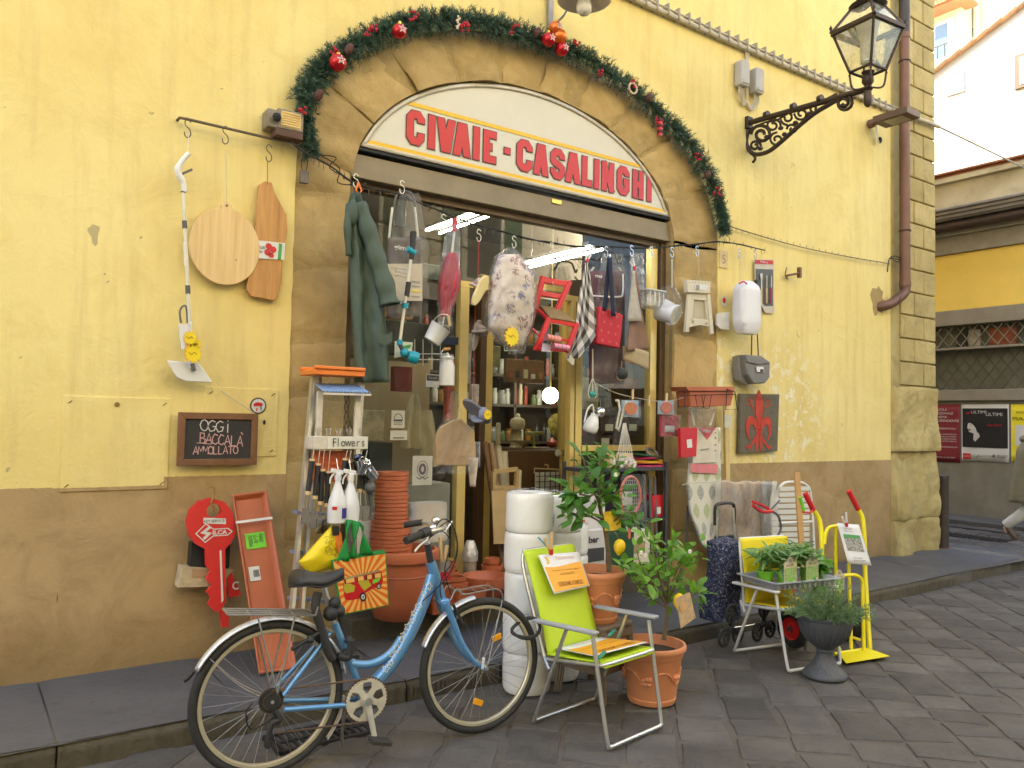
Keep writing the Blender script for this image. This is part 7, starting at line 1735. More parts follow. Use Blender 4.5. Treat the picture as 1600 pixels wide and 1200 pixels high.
def slv(pts,rr2,name='sleeve'):
 P=cat([W(a,b,yy)for a,b,yy in pts],6);n=len(P);m=M(True);m.tube(P,[lerp(Vector((rr2[0],0,0)),Vector((rr2[1],0,0)),i/(n-1)).x*(1+.10*math.sin(i*1.1))for i in range(n)],16,flat=.8,caps=False);m.build(name,CLG,t,solid=.004)
slv([(560,318,4.82),(572,350,4.80),(586,395,4.78),(600,440,4.76),(609,476,4.74)],(.052,.068))
m=M(True);m.sphere(W(551,332,4.81),.052,16,.8,.7,1.7);m.build('hood',CLG,t)
slv([(548,320,4.82),(543,350,4.80),(545,400,4.82)],(.03,.02),'hood_edge')
tubes(t,'hanger',mat('orange_plastic'),.006,[W(560,285,4.85),W(556,298,4.85),W(561,303,4.85),W(565,298,4.85),W(560,285,4.85)])
m=M(True);m.grid(lambda u,v:W(577+22*u,520+16*v,y)+Vector((0,-.13+.006*math.sin(u*6),-.02*math.sin(PI*u))),6,4);m.build('pocket_flap',CLG,t)
# --- wrapped folding trolleys marked gimi
def gimi_pack(px0,px1,top,mid,bot,y,cloth,lab,seed,small=False):
 t=T('wrapped_trolley',lab,'shopping trolley',W((px0+px1)/2,(top+bot)/2,y))
 tubes(t,'handle',mat('dark_grey')if not small else BLK,.009,[W(px0+12,mid-20,y),W(px0+14,top+14,y),W(px0+22,top+1,y),W((px0+px1)/2,top,y),W(px1-18,top+3,y),W(px1-12,top+18,y),W(px1-9,mid-18,y)],smooth=4)
 for a_,b2 in((px0+10,px0+5),(px1-12,px1-7)):tubes(t,'frame_tube',mat('pole_cream'),.009,[W(a_,top+25,y-.005),W(b2,mid,y-.005)])
 def fn(u,v):
  py=mid+(bot-mid)*v;p=W(px0+2+(px1-px0-4)*u,py,y);return p+Vector((0,-.05*math.sin(PI*u)**.5-.015*nz(u*6,v*6,seed),0))
 m=M(True);m.grid(fn,20,20);m.build('bag',cloth,t,solid=.02)
 def fn(u,v):
  py=top+6+(bot-top-2)*v;w=(.5+.5*min(1,v*2.2));xc=(px0+px1)/2;p=W(xc+(px1-px0+3)*(u-.5)*w,py,y);return p+Vector((.012*nz(v*6,seed),-.075-.03*nz(u*8+seed,v*6,seed)-.012*nz(u*25,v*12,seed),.01*nz(u*6,v*6)))
 m=M(True);m.grid(fn,40,50);m.build('plastic_film',glass('pack_film',(.975,.975,.97),.6,.10,(.85,.83,.80),.14,1.0),t)
 return t,fn
t,fn=gimi_pack(603,660,299,372,495,4.98,mat('pack_grey',(.20,.16,.13),.7,0,.25,9),'grey folding trolley in clear film behind the green raincoat',3)
text('gimi',W(627,388,4.86),UX,UZ,.04,mat('paper_white'),t,width=.11,bold=.02)
quad(t,'card',mat('card_beige',(.60,.52,.40),.6),[(605,412),(660,412),(660,470),(603,470)],4.87)
quad(t,'card_stripe',mat('yellow_print',(.75,.6,.1),.6),[(644,453),(659,453),(659,456),(644,456)],4.866)
o_=W(628,424,4.862);M(True).ribbon(rrect(.13,.05,.008),.006,o_,UX,UZ,True).build('logo_frame',mat('paper_white'),t);text('gimi',o_+Vector((0,-.001,0)),UX,UZ,.032,mat('paper_white'),t,width=.08,bold=.02)
for(a,b)in((650,440),(650,447),(650,463)):M(True).ribbon([(-.035,0),(.03,0)],.006,W(a,b,4.862),UX,UZ).build('print',mat('ink_grey'),t)
text('Argo',W(632,474,4.862),UX,UZ,.028,mat('paper_white'),t,width=.07)
t,fn=gimi_pack(918,978,393,424,600,5.02,mat('pack_maroon',(.13,.06,.07),.7,0,.25,9),'maroon folding trolley in clear film behind the red cooler bag',7)
text('gimi',W(935,432,4.9),UX,UZ,.03,mat('paper_white'),t,width=.08,bold=.02)
tubes(t,'frame_tube',WPL,.008,[W(922,462,4.94),W(965,464,4.94),W(973,458,4.94),W(973,428,4.94)],smooth=3)
# --- telescopic brush
t=T('telescopic_brush','long brush on a cream telescopic pole with teal joints in front of the grey trolley','brush',W(638,470,4.8))
y=4.80;TEAL=mat('teal_plastic',(.01,.32,.42),.4)
M(True).tube([W(646,362,y),W(645,386,y),W(643,405,y)],[.022,.019,.016],12).build('grip',BLK,t);M(True).tube([W(637,389,y),W(648,396,y)],.022,12).build('joint',TEAL,t)
M(True).tube([W(642,406,y),W(632,478,y),W(625,532,y)],.011,10).build('pole',mat('pole_cream'),t);M(True).tube([W(638.5,441,y),W(635.5,463,y)],.018,12).build('foam_sleeve',BLK,t)
for a,b in((633.5,478),(625,535)):M(True).tube([W(a,b-4,y),W(a-.5,b+4,y)],.020,12).build('joint',TEAL,t)
M(True).tube([W(625,538,y),W(630,548,y)],.016,10).build('neck',mat('dark_grey'),t);M(True).sphere(W(632,551,y),.032,12).build('pivot',TEAL,t)
M(True).lathe([(.035,0),(.042,.02),(.042,.06),(.035,.07)],W(638,556,y),(.9,-.3,-.25),16).build('brush_head',TEAL,t)
quad(t,'tag',mat('tag_white',(.7,.72,.6),.5),[(617,533),(645,535),(643,553),(616,560)],4.86);quad(t,'tag_print',mat('leaf_print'),[(632,540),(643,538),(640,544),(631,547)],4.857)
# --- red umbrella in film
t=T('umbrella','folded red umbrella in a clear sleeve hanging left of the door','umbrella',W(705,430,4.85));y=4.85
M(True).tube([W(711,341,y),W(710,362,y)],.018,10).build('handle',mat('umbrella_red',(.50,.015,.05),.4),t);M(True).tube([W(710,362,y),W(706,395,y)],.009,8).build('shaft',WPL,t)
def umb(u,v):
 py=396+98*v;xc=708-13*v;r=.03+.03*math.sin(PI*min(1,v*1.1));a=2*PI*u;k=r*(1+.35*math.cos(a*5+v*2.5));p=W(xc,py,y);return p+Vector((k*math.cos(a),k*math.sin(a),0))
M(True).grid(umb,60,16).build('canopy',mat('umbrella_red'),t)
def umb2(u,v):
 py=352+160*v;xc=709-15*v;r=.028+.045*math.sin(PI*min(1,.1+v*.8));a=2*PI*u;p=W(xc,py,y);k=r*(1+.1*nz(a,v*8));return p+Vector((k*math.cos(a),k*math.sin(a),0))
M(True).grid(umb2,24,30).build('plastic_sleeve',MT['pack_film'],t)
M(True).tube([W(694,495,y),W(690,515,y)],.006,6).build('tip',WPL,t)
# --- white bucket, milk can
t=T('small_bucket','small white enamel bucket hanging tilted below the umbrella','bucket',W(682,519,4.8))
ax=Vector((.45,-.25,.85)).normalized();q_=Vector((0,0,1)).rotation_difference(ax);cb_=W(674,534,4.75)
M(True).lathe([(.0001,0),(.052,0),(.058,.004),(.075,.12),(.078,.123),(.073,.123),(.055,.01),(.0001,.008)],cb_,ax,32).build('bucket_body',mat('enamel_white',(.74,.73,.70),.2,0,.03),t)
M(True).lathe([(.050,-.001),(.052,-.003)],cb_,ax,28).build('base',mat('galvanised'),t)
tubes(t,'handle',STEEL,.003,[cb_+q_@Vector((-.076,0,.115)),cb_+q_@Vector((-.05,0,.19)),cb_+q_@Vector((.02,0,.21)),cb_+q_@Vector((.076,0,.12))],smooth=5);M(True).tube([cb_+q_@Vector((.0,0,.212)),cb_+q_@Vector((.05,0,.165))],.009,8).build('wooden_grip',mat('light_wood'),t)
t=T('milk_can','white enamel milk can with a wooden grip hanging at the door post','milk can',W(698,582,4.95))
c=W(698,603,4.95);M(True).lathe([(.05,0),(.056,.004),(.056,.14),(.05,.16),(.042,.172),(.042,.19),(.05,.195),(.05,.205),(.03,.215),(.012,.218),(.012,.235),(.0001,.24)],c,n=28).build('can_body',mat('enamel_white'),t)
tubes(t,'handle',STEEL,.003,[c+Vector((-.052,0,.175)),c+Vector((-.05,0,.24)),c+Vector((-.02,0,.265))],smooth=3);M(True).tube([c+Vector((-.035,0,.262)),c+Vector((.02,0,.268))],.010,8).build('wooden_grip',mat('orange_wood',(.62,.3,.08),.5),t)
# --- slippers and flip flops
def slipper(px,py,ang,L,sole,strap_m,lab,tilt=.5,y=4.85,fluffy=False):
 c=W(px,py,y);t=T('slipper',lab,'slipper',c);u=Vector((math.cos(ang),0,math.sin(ang)));v=Vector((-math.sin(ang)*math.cos(tilt),-math.sin(tilt),math.cos(ang)*math.cos(tilt)))
 n=u.cross(v)
 pts=[]
 for i in range(28):
  a=2*PI*i/28;x=math.cos(a)*L/2;w=(.20*L+.035*L*math.cos(a))*math.sin(a)*(1-.18*math.exp(-((x+.05*L)/(.15*L))**2));pts.append((x,w))
 M().prism(pts,(0,0,0),u,v,n*.022).build('sole',sole,t,bevel=.005)
 nn_=(n if n.y<0 else-n)*(-1 if 'flip flop' in lab else 1)
 for s in(-1,1):
  P=[u*(.05*L)+v*(s*.17*L)+nn_*.0,u*(.1*L)+v*(s*.12*L)+nn_*.06,u*(.2*L)-v*(s*.05*L)+nn_*.055,u*(.24*L)-v*(s*.18*L)]
  M().tube(cat(P,5),.028 if fluffy else.022,10,flat=.5).build('strap',strap_m,t)
 return t
FL=mat('foam_yellow',(.80,.66,.32),.7,0,.05);slipper(748,454,R_(62),.25,FL,mat('pale_pink',(.6,.5,.45),.8),'pale yellow flip flop hanging above the grey slipper',.35,4.8)
GF=mat('fluffy_grey',(.34,.29,.27),.95,0,.2,30,1,120);slipper(742,524,R_(75),.24,GF,GF,'grey fluffy slipper hanging in the doorway gap',.5,4.9,True)
slipper(745,641,R_(-35),.27,mat('sole_grey',(.16,.16,.19),.8,0,.1,10),mat('felt_blue',(.22,.24,.32),.95,0,.15,20,.6,120),'blue grey felt slipper with price star beside the wrapped cutting board',.9,4.75,True)
tt=[o for o in C.objects if o.get('label','').startswith('blue grey felt')][0];star(762,648,7,4.66,tt,9)
for px,y0_,y1_ in((748,375,430),(741,545,640),(743,478,505)):
 m=M(True);m.tube([W(px,y0_,4.93),W(px-1,y1_,4.93)],.003,5);world_thing(m,'red_string',mat('string_red',(.45,.05,.04),.7),'thin red string for the slippers, %s'%{375:'uppermost piece',545:'lowest piece',478:'middle piece'}[y0_],'string')
# --- bagged floral quilt
m_,n_,l_,b_=nodes_of('floral_cloth');b_.inputs['Roughness'].default_value=.8
tc=n_.new('ShaderNodeTexCoord');vv_=n_.new('ShaderNodeTexVoronoi');vv_.inputs['Scale'].default_value=13;l_.new(tc.outputs['Object'],vv_.inputs['Vector']);n1_=noise_tex(n_,l_,tc.outputs['Object'],24,4,.7,1.5);n2_=noise_tex(n_,l_,tc.outputs['Object'],5,2,.5)
fcol=mixrgb(n_,l_,ramp(n_,l_,n2_,.4,.6),(.38,.17,.15),(.20,.20,.40));fm=math_(n_,l_,'MULTIPLY',ramp(n_,l_,n1_,.47,.53),ramp(n_,l_,vv_.outputs['Distance'],.6,.35))
l_.new(mixrgb(n_,l_,fm,(.92,.80,.70),fcol),b_.inputs['Base Color'])
t=T('bagged_quilt','floral cushion in a plastic bag with a yellow price star hanging by the door','cushion',W(797,470,4.8));y=4.8
Lq=interp([(390,792),(400,778),(430,770),(480,765),(512,764),(535,785),(545,800)]);Rq=interp([(390,800),(410,818),(430,832),(470,833),(510,828),(545,815)])
def qf(u,v,o=0,s=1.0):
 py=398+148*v;a,b=Lq(py),Rq(py);xc=(a+b)/2;p=W(xc+(b-a)/2*math.cos(2*PI*u)*s,py,y);w=(W(b,py,y)-W(a,py,y)).length/2;dpt=.11*math.sin(PI*min(1,.05+v*.95))**.6
 return p+Vector((0,math.sin(2*PI*u)*dpt*s-.012*nz(u*9,v*7,2),.0))+Vector((.01*nz(u*14,v*9,5),0,0))
m=M(True);m.grid(lambda u,v:qf(u,v),60,40);m.build('cushion',MT['floral_cloth'],t)
def qf2(u,v):
 py=388+165*v;a,b=Lq(py)-2,Rq(py)+2;xc=(a+b)/2;w_=1.04;p=W(xc+(b-a)/2*math.cos(2*PI*u)*w_,py,y);dpt=.02+.11*math.sin(PI*min(1,.02+v*.9))**.6
 return p+Vector((.014*nz(u*12,v*11,8),math.sin(2*PI*u)*dpt-.02*nz(u*12,v*9,3),.006*nz(u*20,v*20)))
m=M(True);m.grid(qf2,70,50);m.build('plastic_bag',MT['pack_film'],t)
star(800,526,13,4.65,t)
# --- small red chair with rush seat
t=T('childs_chair','small red wooden chair with woven rush seat hanging tilted at the door','chair',W(865,490,4.8));RC=mat('chair_red',(.62,.02,.02),.35,0,.06,5,.03);y=4.86
def rb(a,b,ya,yb,w=.035,name='rail'):return M(True).bar(W(*a,ya),W(*b,yb),w,w*.8,(0,1,0)).build(name,RC,t,bevel=.004)
rb((849,432),(823,525),4.9,4.9,.042,'back_leg');rb((890,440),(868,490),4.78,4.78,.04,'back_leg')
rb((849,438),(890,445),4.9,4.78,.045);rb((846,459),(882,465),4.9,4.78,.04)
rb((858,497),(838,547),4.72,4.72,.038,'front_leg');rb((902,505),(885,550),4.66,4.66,.038,'front_leg')
rb((858,501),(902,509),4.72,4.66,.03);rb((838,482),(858,500),4.88,4.73,.028);rb((828,510),(845,527),4.9,4.73,.02);rb((853,528),(893,533),4.71,4.67,.018);rb((833,545),(885,548),4.72,4.67,.02)
Q=[W(842,478,4.88),W(872,482,4.78),W(900,505,4.66),W(858,497,4.71)]
m_,n_,l_,b_=nodes_of('rush_weave');b_.inputs['Roughness'].default_value=.8
uvn=n_.new('ShaderNodeUVMap');w_=n_.new('ShaderNodeTexWave');w_.inputs['Scale'].default_value=9;w_.bands_direction='X';l_.new(uvn.outputs[0],w_.inputs['Vector']);w_.inputs['Distortion'].default_value=.6
l_.new(mixrgb(n_,l_,w_.outputs['Fac'],(.26,.16,.06),(.50,.34,.15)),b_.inputs['Base Color']);bump_(n_,l_,b_,w_.outputs['Fac'],.8,.01)
def seat(u,v):p=lerp(lerp(Q[0],Q[1],u),lerp(Q[3],Q[2],u),v);return p+Vector((0,-.01,.012*math.sin(PI*u)**.4*math.sin(PI*v)**.4+.004))
m=M(True);m.grid(seat,16,16);m.build('rush_seat',MT['rush_weave'],t,solid=.02)
hang(t,863,388,440,4.85,.0025);hang(t,864,440,458,4.84)
# clothes pins pack
t=T('hair_rollers_pack','pack of pink hair rollers hanging under the small red chair','hair rollers',W(868,536,4.6))
for i,(a,b,mt)in enumerate((((853,527),(874,531),mat('roller_salmon',(.75,.28,.20),.6)),((864,540),(888,544),mat('roller_pink',(.75,.30,.42),.6)))):
 p,q2=W(*a,4.6),W(*b,4.6);M(True).tube([p,q2],.026-.004*i,14).build('roller',mt,t)
 for k in range(5):f=k/4;M(True).lathe([(.027-.004*i,-.002),(.027-.004*i,.002)],lerp(p,q2,f),q2-p,14).build('ring',mat('roller_dark',(.35,.1,.12),.6),t)
quad(t,'card',mat('lilac_card',(.5,.45,.6),.6),[(848,536),(862,538),(860,550),(846,549)],4.63)
# --- checked towel
m_,n_,l_,b_=nodes_of('gingham');b_.inputs['Roughness'].default_value=.9
uvn=n_.new('ShaderNodeUVMap');sp=n_.new('ShaderNodeSeparateXYZ');l_.new(uvn.outputs[0],sp.inputs[0])
def sq(o,k):return math_(n_,l_,'LESS_THAN',math_(n_,l_,'FRACT',math_(n_,l_,'MULTIPLY',o,k)),.5)
tot=math_(n_,l_,'ADD',sq(sp.outputs[0],3.2),sq(sp.outputs[1],6));c_=mixrgb(n_,l_,math_(n_,l_,'GREATER_THAN',tot,.5),(.70,.67,.62),(.30,.28,.26));c_=mixrgb(n_,l_,math_(n_,l_,'GREATER_THAN',tot,1.5),c_,(.045,.04,.038));l_.new(c_,b_.inputs['Base Color'])
t=T('checked_towel','black and white checked towel pinned by a corner beside the red chair','towel',W(912,490,4.8));y=4.80
Lt=interp([(408,914),(470,902),(520,895),(555,885),(562,884)]);Rt=interp([(408,919),(430,922),(500,930),(515,934),(535,921),(562,897)])
def tf(u,v):py=410+150*v;a,b=Lt(py),Rt(py);p=W(a+(b-a)*u,py,y);return p+Vector((0,-.035*math.sin(u*6+v*2)*v,0))
m=M(True);m.grid(tf,30,40)
me_uv=[]
for i in range(31):
 for j in range(41):u,v=i/30,j/40;me_uv.append((u*.8+v*.35,v-.35*u+1))
m.uv=me_uv;m.build('cloth',MT['gingham'],t,solid=.003)
m=M(True);m.grid(lambda u,v:lerp(W(885,551,y),W(897,562,y),u)+Vector((-.012*v,-.01,-.05*v)),8,3);m.build('fringe',mat('paper_cream'),t)
peg(W(917,408,4.78),(.6,0,.8),WPL,'white peg on the corner of the checked towel',.07)
# --- red cooler bag with navy strap
t=T('cooler_bag','red patterned cooler bag on a navy strap','bag',W(952,510,4.72));y=4.75
M(True).grid(lambda u,v:W(949-8*v+6*u,402+84*v,y)+Vector((0,0,0)),3,10).build('strap',mat('navy_strap',(.012,.018,.05),.8),t,solid=.006);M(True).grid(lambda u,v:W(950+6*v+6*u,402+92*v,y-.03),3,10).build('strap',mat('navy_strap'),t,solid=.006)
Q=[W(937,478,y),W(974,492,y),W(969,545,y),W(932,537,y)]
m=M(True);f_=Q;bk3=[p+Vector((.03,.10,.01))for p in Q];m.add(f_+bk3,[(0,1,2,3),(7,6,5,4),(0,4,5,1),(1,5,6,2),(2,6,7,3),(3,7,4,0)])
CR_=mat('cooler_red',(.50,.02,.035),.7,0,.08,6);m.build('bag_body',CR_,t,bevel=.012)
n0_=(Q[1]-Q[0]).cross(Q[3]-Q[0]).normalized();n0_=n0_ if n0_.y<0 else-n0_
for i in range(3):
 for j in range(4):
  c=lerp(lerp(Q[0],Q[1],(i+.5+.25*(j%2))/3.4),lerp(Q[3],Q[2],(i+.5+.25*(j%2))/3.4),(j+.5)/4)+n0_*.004
  m=M(True)
  for a in range(4):m.ribbon([(0,0),(.014*math.cos(a*PI/2+.78),.014*math.sin(a*PI/2+.78))],.003,c,UX,UZ)
  m.build('star_print',mat('print_salmon',(.7,.25,.2),.7),t,smooth=False)
# --- brown towel / placemat pinned
t=T('brown_mat','two sided brown and grey cloth mat pinned up right of the cooler bag','cloth',W(995,490,4.85));y=4.85
La=interp([(422,990),(480,984),(550,975),(575,988)]);Ra=interp([(422,994),(490,1004),(540,1014),(575,1016)])
M(True).grid(lambda u,v:W(La(424+125*v)+(Ra(424+125*v)-La(424+125*v))*u,424+125*v,y)+Vector((0,-.03*math.sin(u*5+1)*v,.012*u)),16,20).build('cloth',mat('mat_brown',(.27,.165,.12),.9),t,solid=.004)
M(True).grid(lambda u,v:W(988+(4+14*v)*u-8*v*(1-u),424+(78)*v,y-.05)+Vector((0,-.02*math.sin(u*4),0)),10,12).build('cloth_fold',mat('mat_grey',(.46,.42,.36),.9,0,.15,20),t,solid=.004)
M(True).grid(lambda u,v:W(976+40*u,540+10*u+(22+8*u)*v,y)+Vector((0,.02-.03*math.sin(u*3),0)),12,5).build('cloth_fold',mat('mat_sand',(.42,.33,.2),.9),t,solid=.004)
peg(W(992,420,4.78),(-.3,0,.9),WPL,'white peg holding the brown mat',.09)
# --- clear wrapped frame beside it
m=M(True);m.grid(lambda u,v:W(985+22*u,395+85*v,4.98)+Vector((0,-.02*nz(u*8,v*9,1),0)),16,24);world_thing(m,'wrapped_pan',MT['pack_film'],'clear plastic wrapped kitchen item behind the brown mat','package',solid=.002)
# --- plastic box, net basket
t=T('plastic_box','translucent white plastic storage box hanging from the rail','box',W(1018,469,4.85))
a,b=W(1003,452,4.85),W(1030,485,4.85)
m=M(True);m.bx(a.x,b.x,4.78,4.92,b.z+.01,a.z);m.build('box_body',MT['milky_film']if 'milky_film' in MT else FILM,t,bevel=.01);m=M(True);m.bx(a.x-.008,b.x+.008,4.77,4.93,a.z-.012,a.z);m.build('lid',mat('lid_white',(.68,.68,.66),.4),t,bevel=.004)
for k in range(4):x=a.x+(b.x-a.x)*(k+.5)/4;M(True).bx(x-.003,x+.003,4.773,4.78,b.z+.02,a.z-.02).build('rib',mat('lid_white'),t)
t=T('bucket_bag','white round plastic bin in a clear bag hanging beside the storage box','bin',W(1050,480,4.8))
ax=Vector((.25,-.85,-.35)).normalized();c=W(1056,492,4.72)
M(True).lathe([(.078,0),(.082,-.003),(.088,.002),(.088,.012),(.08,.016),(.095,.12),(.098,.16),(.0001,.165)],c,-ax,36).build('bin_body',mat('bin_white',(.66,.66,.68),.4,0,.03),t)
M(True).lathe([(.0001,.0),(.079,.0)],c-(-ax)*.001,-ax,36,caps=False).build('bin_base',mat('bin_base',(.55,.54,.46),.5,0,.15,20),t)
def bb(u,v):a=2*PI*u;r=.11*math.sin(PI*(.08+.86*v))**.7*(1+.15*nz(u*8,v*5));p=W(1049-5*(1-v),447+60*v,4.8);return p+Vector((r*math.cos(a)*1.1,r*math.sin(a),0))
M(True).grid(bb,40,24).build('plastic_bag',RFILM,t);hang(t,1050,405,450,4.88,.004,WPL)
# --- beige folding stool
t=T('folding_step','beige plastic folding step stool hanging on the right pilaster','stool',W(1094,478,5.02));BG=mat('beige_plastic',(.62,.56,.42),.45,0,.04);y=5.0
def pz(pts,name,mt,yy,th=.03,bev=.004):
 Q=[W(a,b,yy)for a,b in pts];return M(True).prism([(p.x,p.z)for p in Q],(0,yy,0),UX,UZ,(0,th,0)).build(name,mt,t,bevel=bev)
pz([(1074,437),(1110,440),(1110,458),(1075,457)],'step_top',BG,4.98,.05)
pz([(1076,459),(1081,459),(1077,519),(1071,519)],'side_leg',BG,5.0);pz([(1105,460),(1110,460),(1116,522),(1110,522)],'side_leg',BG,5.0)
pz([(1077,459),(1108,460),(1108,470),(1078,468)],'panel',BG,5.01);pz([(1075,497),(1112,500),(1113,512),(1094,508),(1075,512)],'panel',BG,5.01);pz([(1080,468),(1085,468),(1082,500),(1077,500)],'panel',BG,5.01);pz([(1102,470),(1107,470),(1111,500),(1105,500)],'panel',BG,5.01)
pz([(1085,469),(1103,471),(1105,500),(1082,499)],'web',mat('beige_shade',(.45,.40,.26),.5),5.03,.01)
pz([(1086,444),(1106,446),(1105,454),(1086,452)],'label',mat('paper_white'),4.975,.003);pz([(1088,445),(1093,445),(1093,453),(1088,453)],'label_print',mat('ink_grey'),4.972,.002)
for a,b in((1083,502),(1104,505)):M(True).lathe([(.014,0),(.014,.004)],W(a,b,5.005),(0,-1,0),14).build('logo',mat('beige_shade'),t)
for k in range(7):M(True).lathe([(.005,0),(.005,.003)],W(1077+5*k,441,4.978),(0,-1,0),8).build('hole',mat('ink_grey'),t)
hang(t,1092,398,440,5.02)
# --- white jerrycan
t=T('jerrycan','large translucent white water canister hanging on the yellow wall','canister',W(1167,482,4.95))
def jc(u,v):
 py=440+82*v;ww=[(.0,.45),(.07,.8),(.16,.97),(.5,1),(.8,.98),(.93,.85),(1,.7)]
 k=interp([(a,b)for a,b in ww])(v);a=2*PI*u;xc=1167;p=W(xc,py,4.95);c_,s_=math.cos(a),math.sin(a);e=.6
 return p+Vector((.15*k*math.copysign(abs(c_)**e,c_),.09*k*math.copysign(abs(s_)**e,s_),0))
m=M(True);m.grid(jc,48,24);m.grid(lambda u,v:lerp(jc(u,1),W(1167,522,4.95),v),24,3);m.grid(lambda u,v:lerp(jc(u,0),W(1165,439,4.95),v),24,3);m.build('canister_body',mat('jerry_white',(.76,.75,.76),.35,0,.02,3,0,sss=.3),t)
tubes(t,'tag',RD,.008,[W(1155,443,4.86),W(1162,440,4.86),W(1167,444,4.86)],smooth=3);M(True).sphere(W(1181,440,4.93),.022,10).build('cap',BLK,t)
text('30',W(1163,507,4.85),UX,UZ,.03,mat('ink_grey'),t,width=.06);hang(t,1156,402,440,5.0,.0025)
quad(t,'drip_card',mat('lid_white'),[(1120,490),(1140,487),(1140,515),(1126,514),(1120,508)],5.06,.02)
# --- utensil pack
t=T('utensil_pack','carded barbecue utensil set on the wall behind the water canister','utensils',W(1193,447,5.1))
quad(t,'card',mat('card_grey',(.55,.50,.42),.6),[(1179,405),(1209,406),(1210,489),(1196,489),(1180,460)],5.11,.004);quad(t,'header',RD,[(1180,406),(1208,407),(1208,413),(1180,412)],5.107);quad(t,'dark_print',mat('dark_grey'),[(1181,420),(1208,421),(1208,478),(1195,478),(1181,460)],5.107)
for k,px in enumerate((1190,1198,1205)):
 tubes(t,'utensil',STEEL if k else WPL,.006,[W(px,430,5.09),W(px,450,5.09)]);tubes(t,'handle',mat('umbrella_red')if k==2 else WOOD,.008,[W(px,450,5.09),W(px,474,5.09)])
M(True).box(W(1190,432,5.09),(.035,.006,.06)).build('utensil',STEEL,t,bevel=.003)
text('BARBECUE',W(1194,409.5,5.103),UX,UZ,.02,mat('paper_white'),t,width=.12)
# --- grey bag holder / mailbox dustpan
t=T('letter_box','grey plastic lidded holder with two black straps on the yellow wall','box',W(1178,575,5.0));GY=mat('holder_grey',(.20,.19,.18),.5,0,.06)
for a,b in(((1175,512),(1174,558)),((1183,515),(1185,558))):tubes(t,'strap',BLK,.007,[W(*a,5.06),W(*b,5.02)])
pz([(1154,556),(1166,556),(1170,600),(1166,602),(1156,594)],'back_shell',GY,5.03,.08,.01);pz([(1164,556),(1190,557),(1204,567),(1203,590),(1196,599),(1178,600),(1168,585)],'front_shell',GY,4.97,.12,.014)
pz([(1165,554),(1190,556),(1205,567),(1184,570),(1168,566)],'lid',GY,4.955,.13,.008);pz([(1182,573),(1193,573),(1194,581),(1183,581)],'label',mat('paper_white'),4.953,.004,0);pz([(1188,577),(1193,577),(1193,581),(1188,581)],'label_print',mat('ink'),4.951,.002,0)
# --- carved lily panel
t=T('lily_panel','weathered grey board painted with a red lily emblem hanging on the yellow wall','panel',W(1187,660,5.1))
pz([(1157,615),(1218,616),(1215,705),(1155,709)],'board',mat('weathered_board',(.135,.115,.08),.8,0,.2,7,.3,30),5.09,.035,.005);y=5.085
LR=mat('lily_red',(.50,.045,.02),.6,0,.2,14);oc=W(1186,664,y);k_=.0083
def lily(pts,mir=True):
 for s in((1,-1)if mir else(1,)):
  P2_=cat([Vector((p[0]*s,p[1],0))for p in pts],4,True);M(True).prism([(p.x*k_*.72,p.y*k_*.72)for p in P2_],oc,UX,UZ,(0,.006,0)).build('lily_petal',LR,t,smooth=False)
lily([(0,58),(8,44),(10,28),(6,8),(3,-8),(-3,-8),(-6,8),(-10,28),(-8,44)],False)
lily([(3,-4),(6,6),(18,14),(30,10),(34,-4),(30,-18),(22,-26),(26,-14),(24,-2),(16,0),(8,-8)]);lily([(-7,-8),(7,-8),(8,-14),(-8,-14)],False)
lily([(1,-14),(7,-16),(22,-32),(34,-36),(24,-40),(10,-28),(8,-44),(2,-36)])
for s in(1,-1):
 m=M(True);m.ribbon([(s*5*k_*.72,4*k_*.72),(s*14*k_*.72,22*k_*.72),(s*24*k_*.72,36*k_*.72)],.006,oc,UX,UZ);
 for a,b in((18,30),(24,38),(28,32),(20,38)):m.ribbon([(s*(a-3)*k_*.72,b*k_*.72),(s*(a+4)*k_*.72,(b+4)*k_*.72)],.014,oc,UX,UZ)
 m.build('stamen',LR,t,smooth=False)
text('FIRENZE NOSTRA',W(1187,622,y),UX,UZ,.04,mat('lily_faded',(.22,.07,.05),.8),t,width=.3)
# --- terracotta window box in a wire holder
t=T('hanging_planter','terracotta window box in a black wire holder above the ironing board','planter',W(1107,618,4.85));y=4.85
pz([(1072,604),(1146,604),(1149,611),(1076,611)],'box_rim',TERRA,4.78,.2,.004);pz([(1077,611),(1147,611),(1142,634),(1079,636)],'box_body',TERRA,4.80,.16,.006)
tubes(t,'wire_holder',mat('black'),.004,[W(1059,614,4.78),W(1064,606,4.78),W(1070,606,4.78),W(1070,636,4.78),W(1060,636,4.78),W(1059,614,4.78)]);tubes(t,'wire_holder',mat('black'),.004,[W(1062,618,4.77),W(1150,616,4.77)]);tubes(t,'wire_holder',mat('black'),.004,[W(1136,608,4.77),W(1148,612,4.77),W(1152,640,4.77),W(1134,640,4.77),W(1136,608,4.77)])
for px in(1086,1096):tubes(t,'wire_holder',mat('black'),.003,[W(px,616,4.77),W(px+4,638,4.77),W(px+12,638,4.77),W(px+16,616,4.77)])
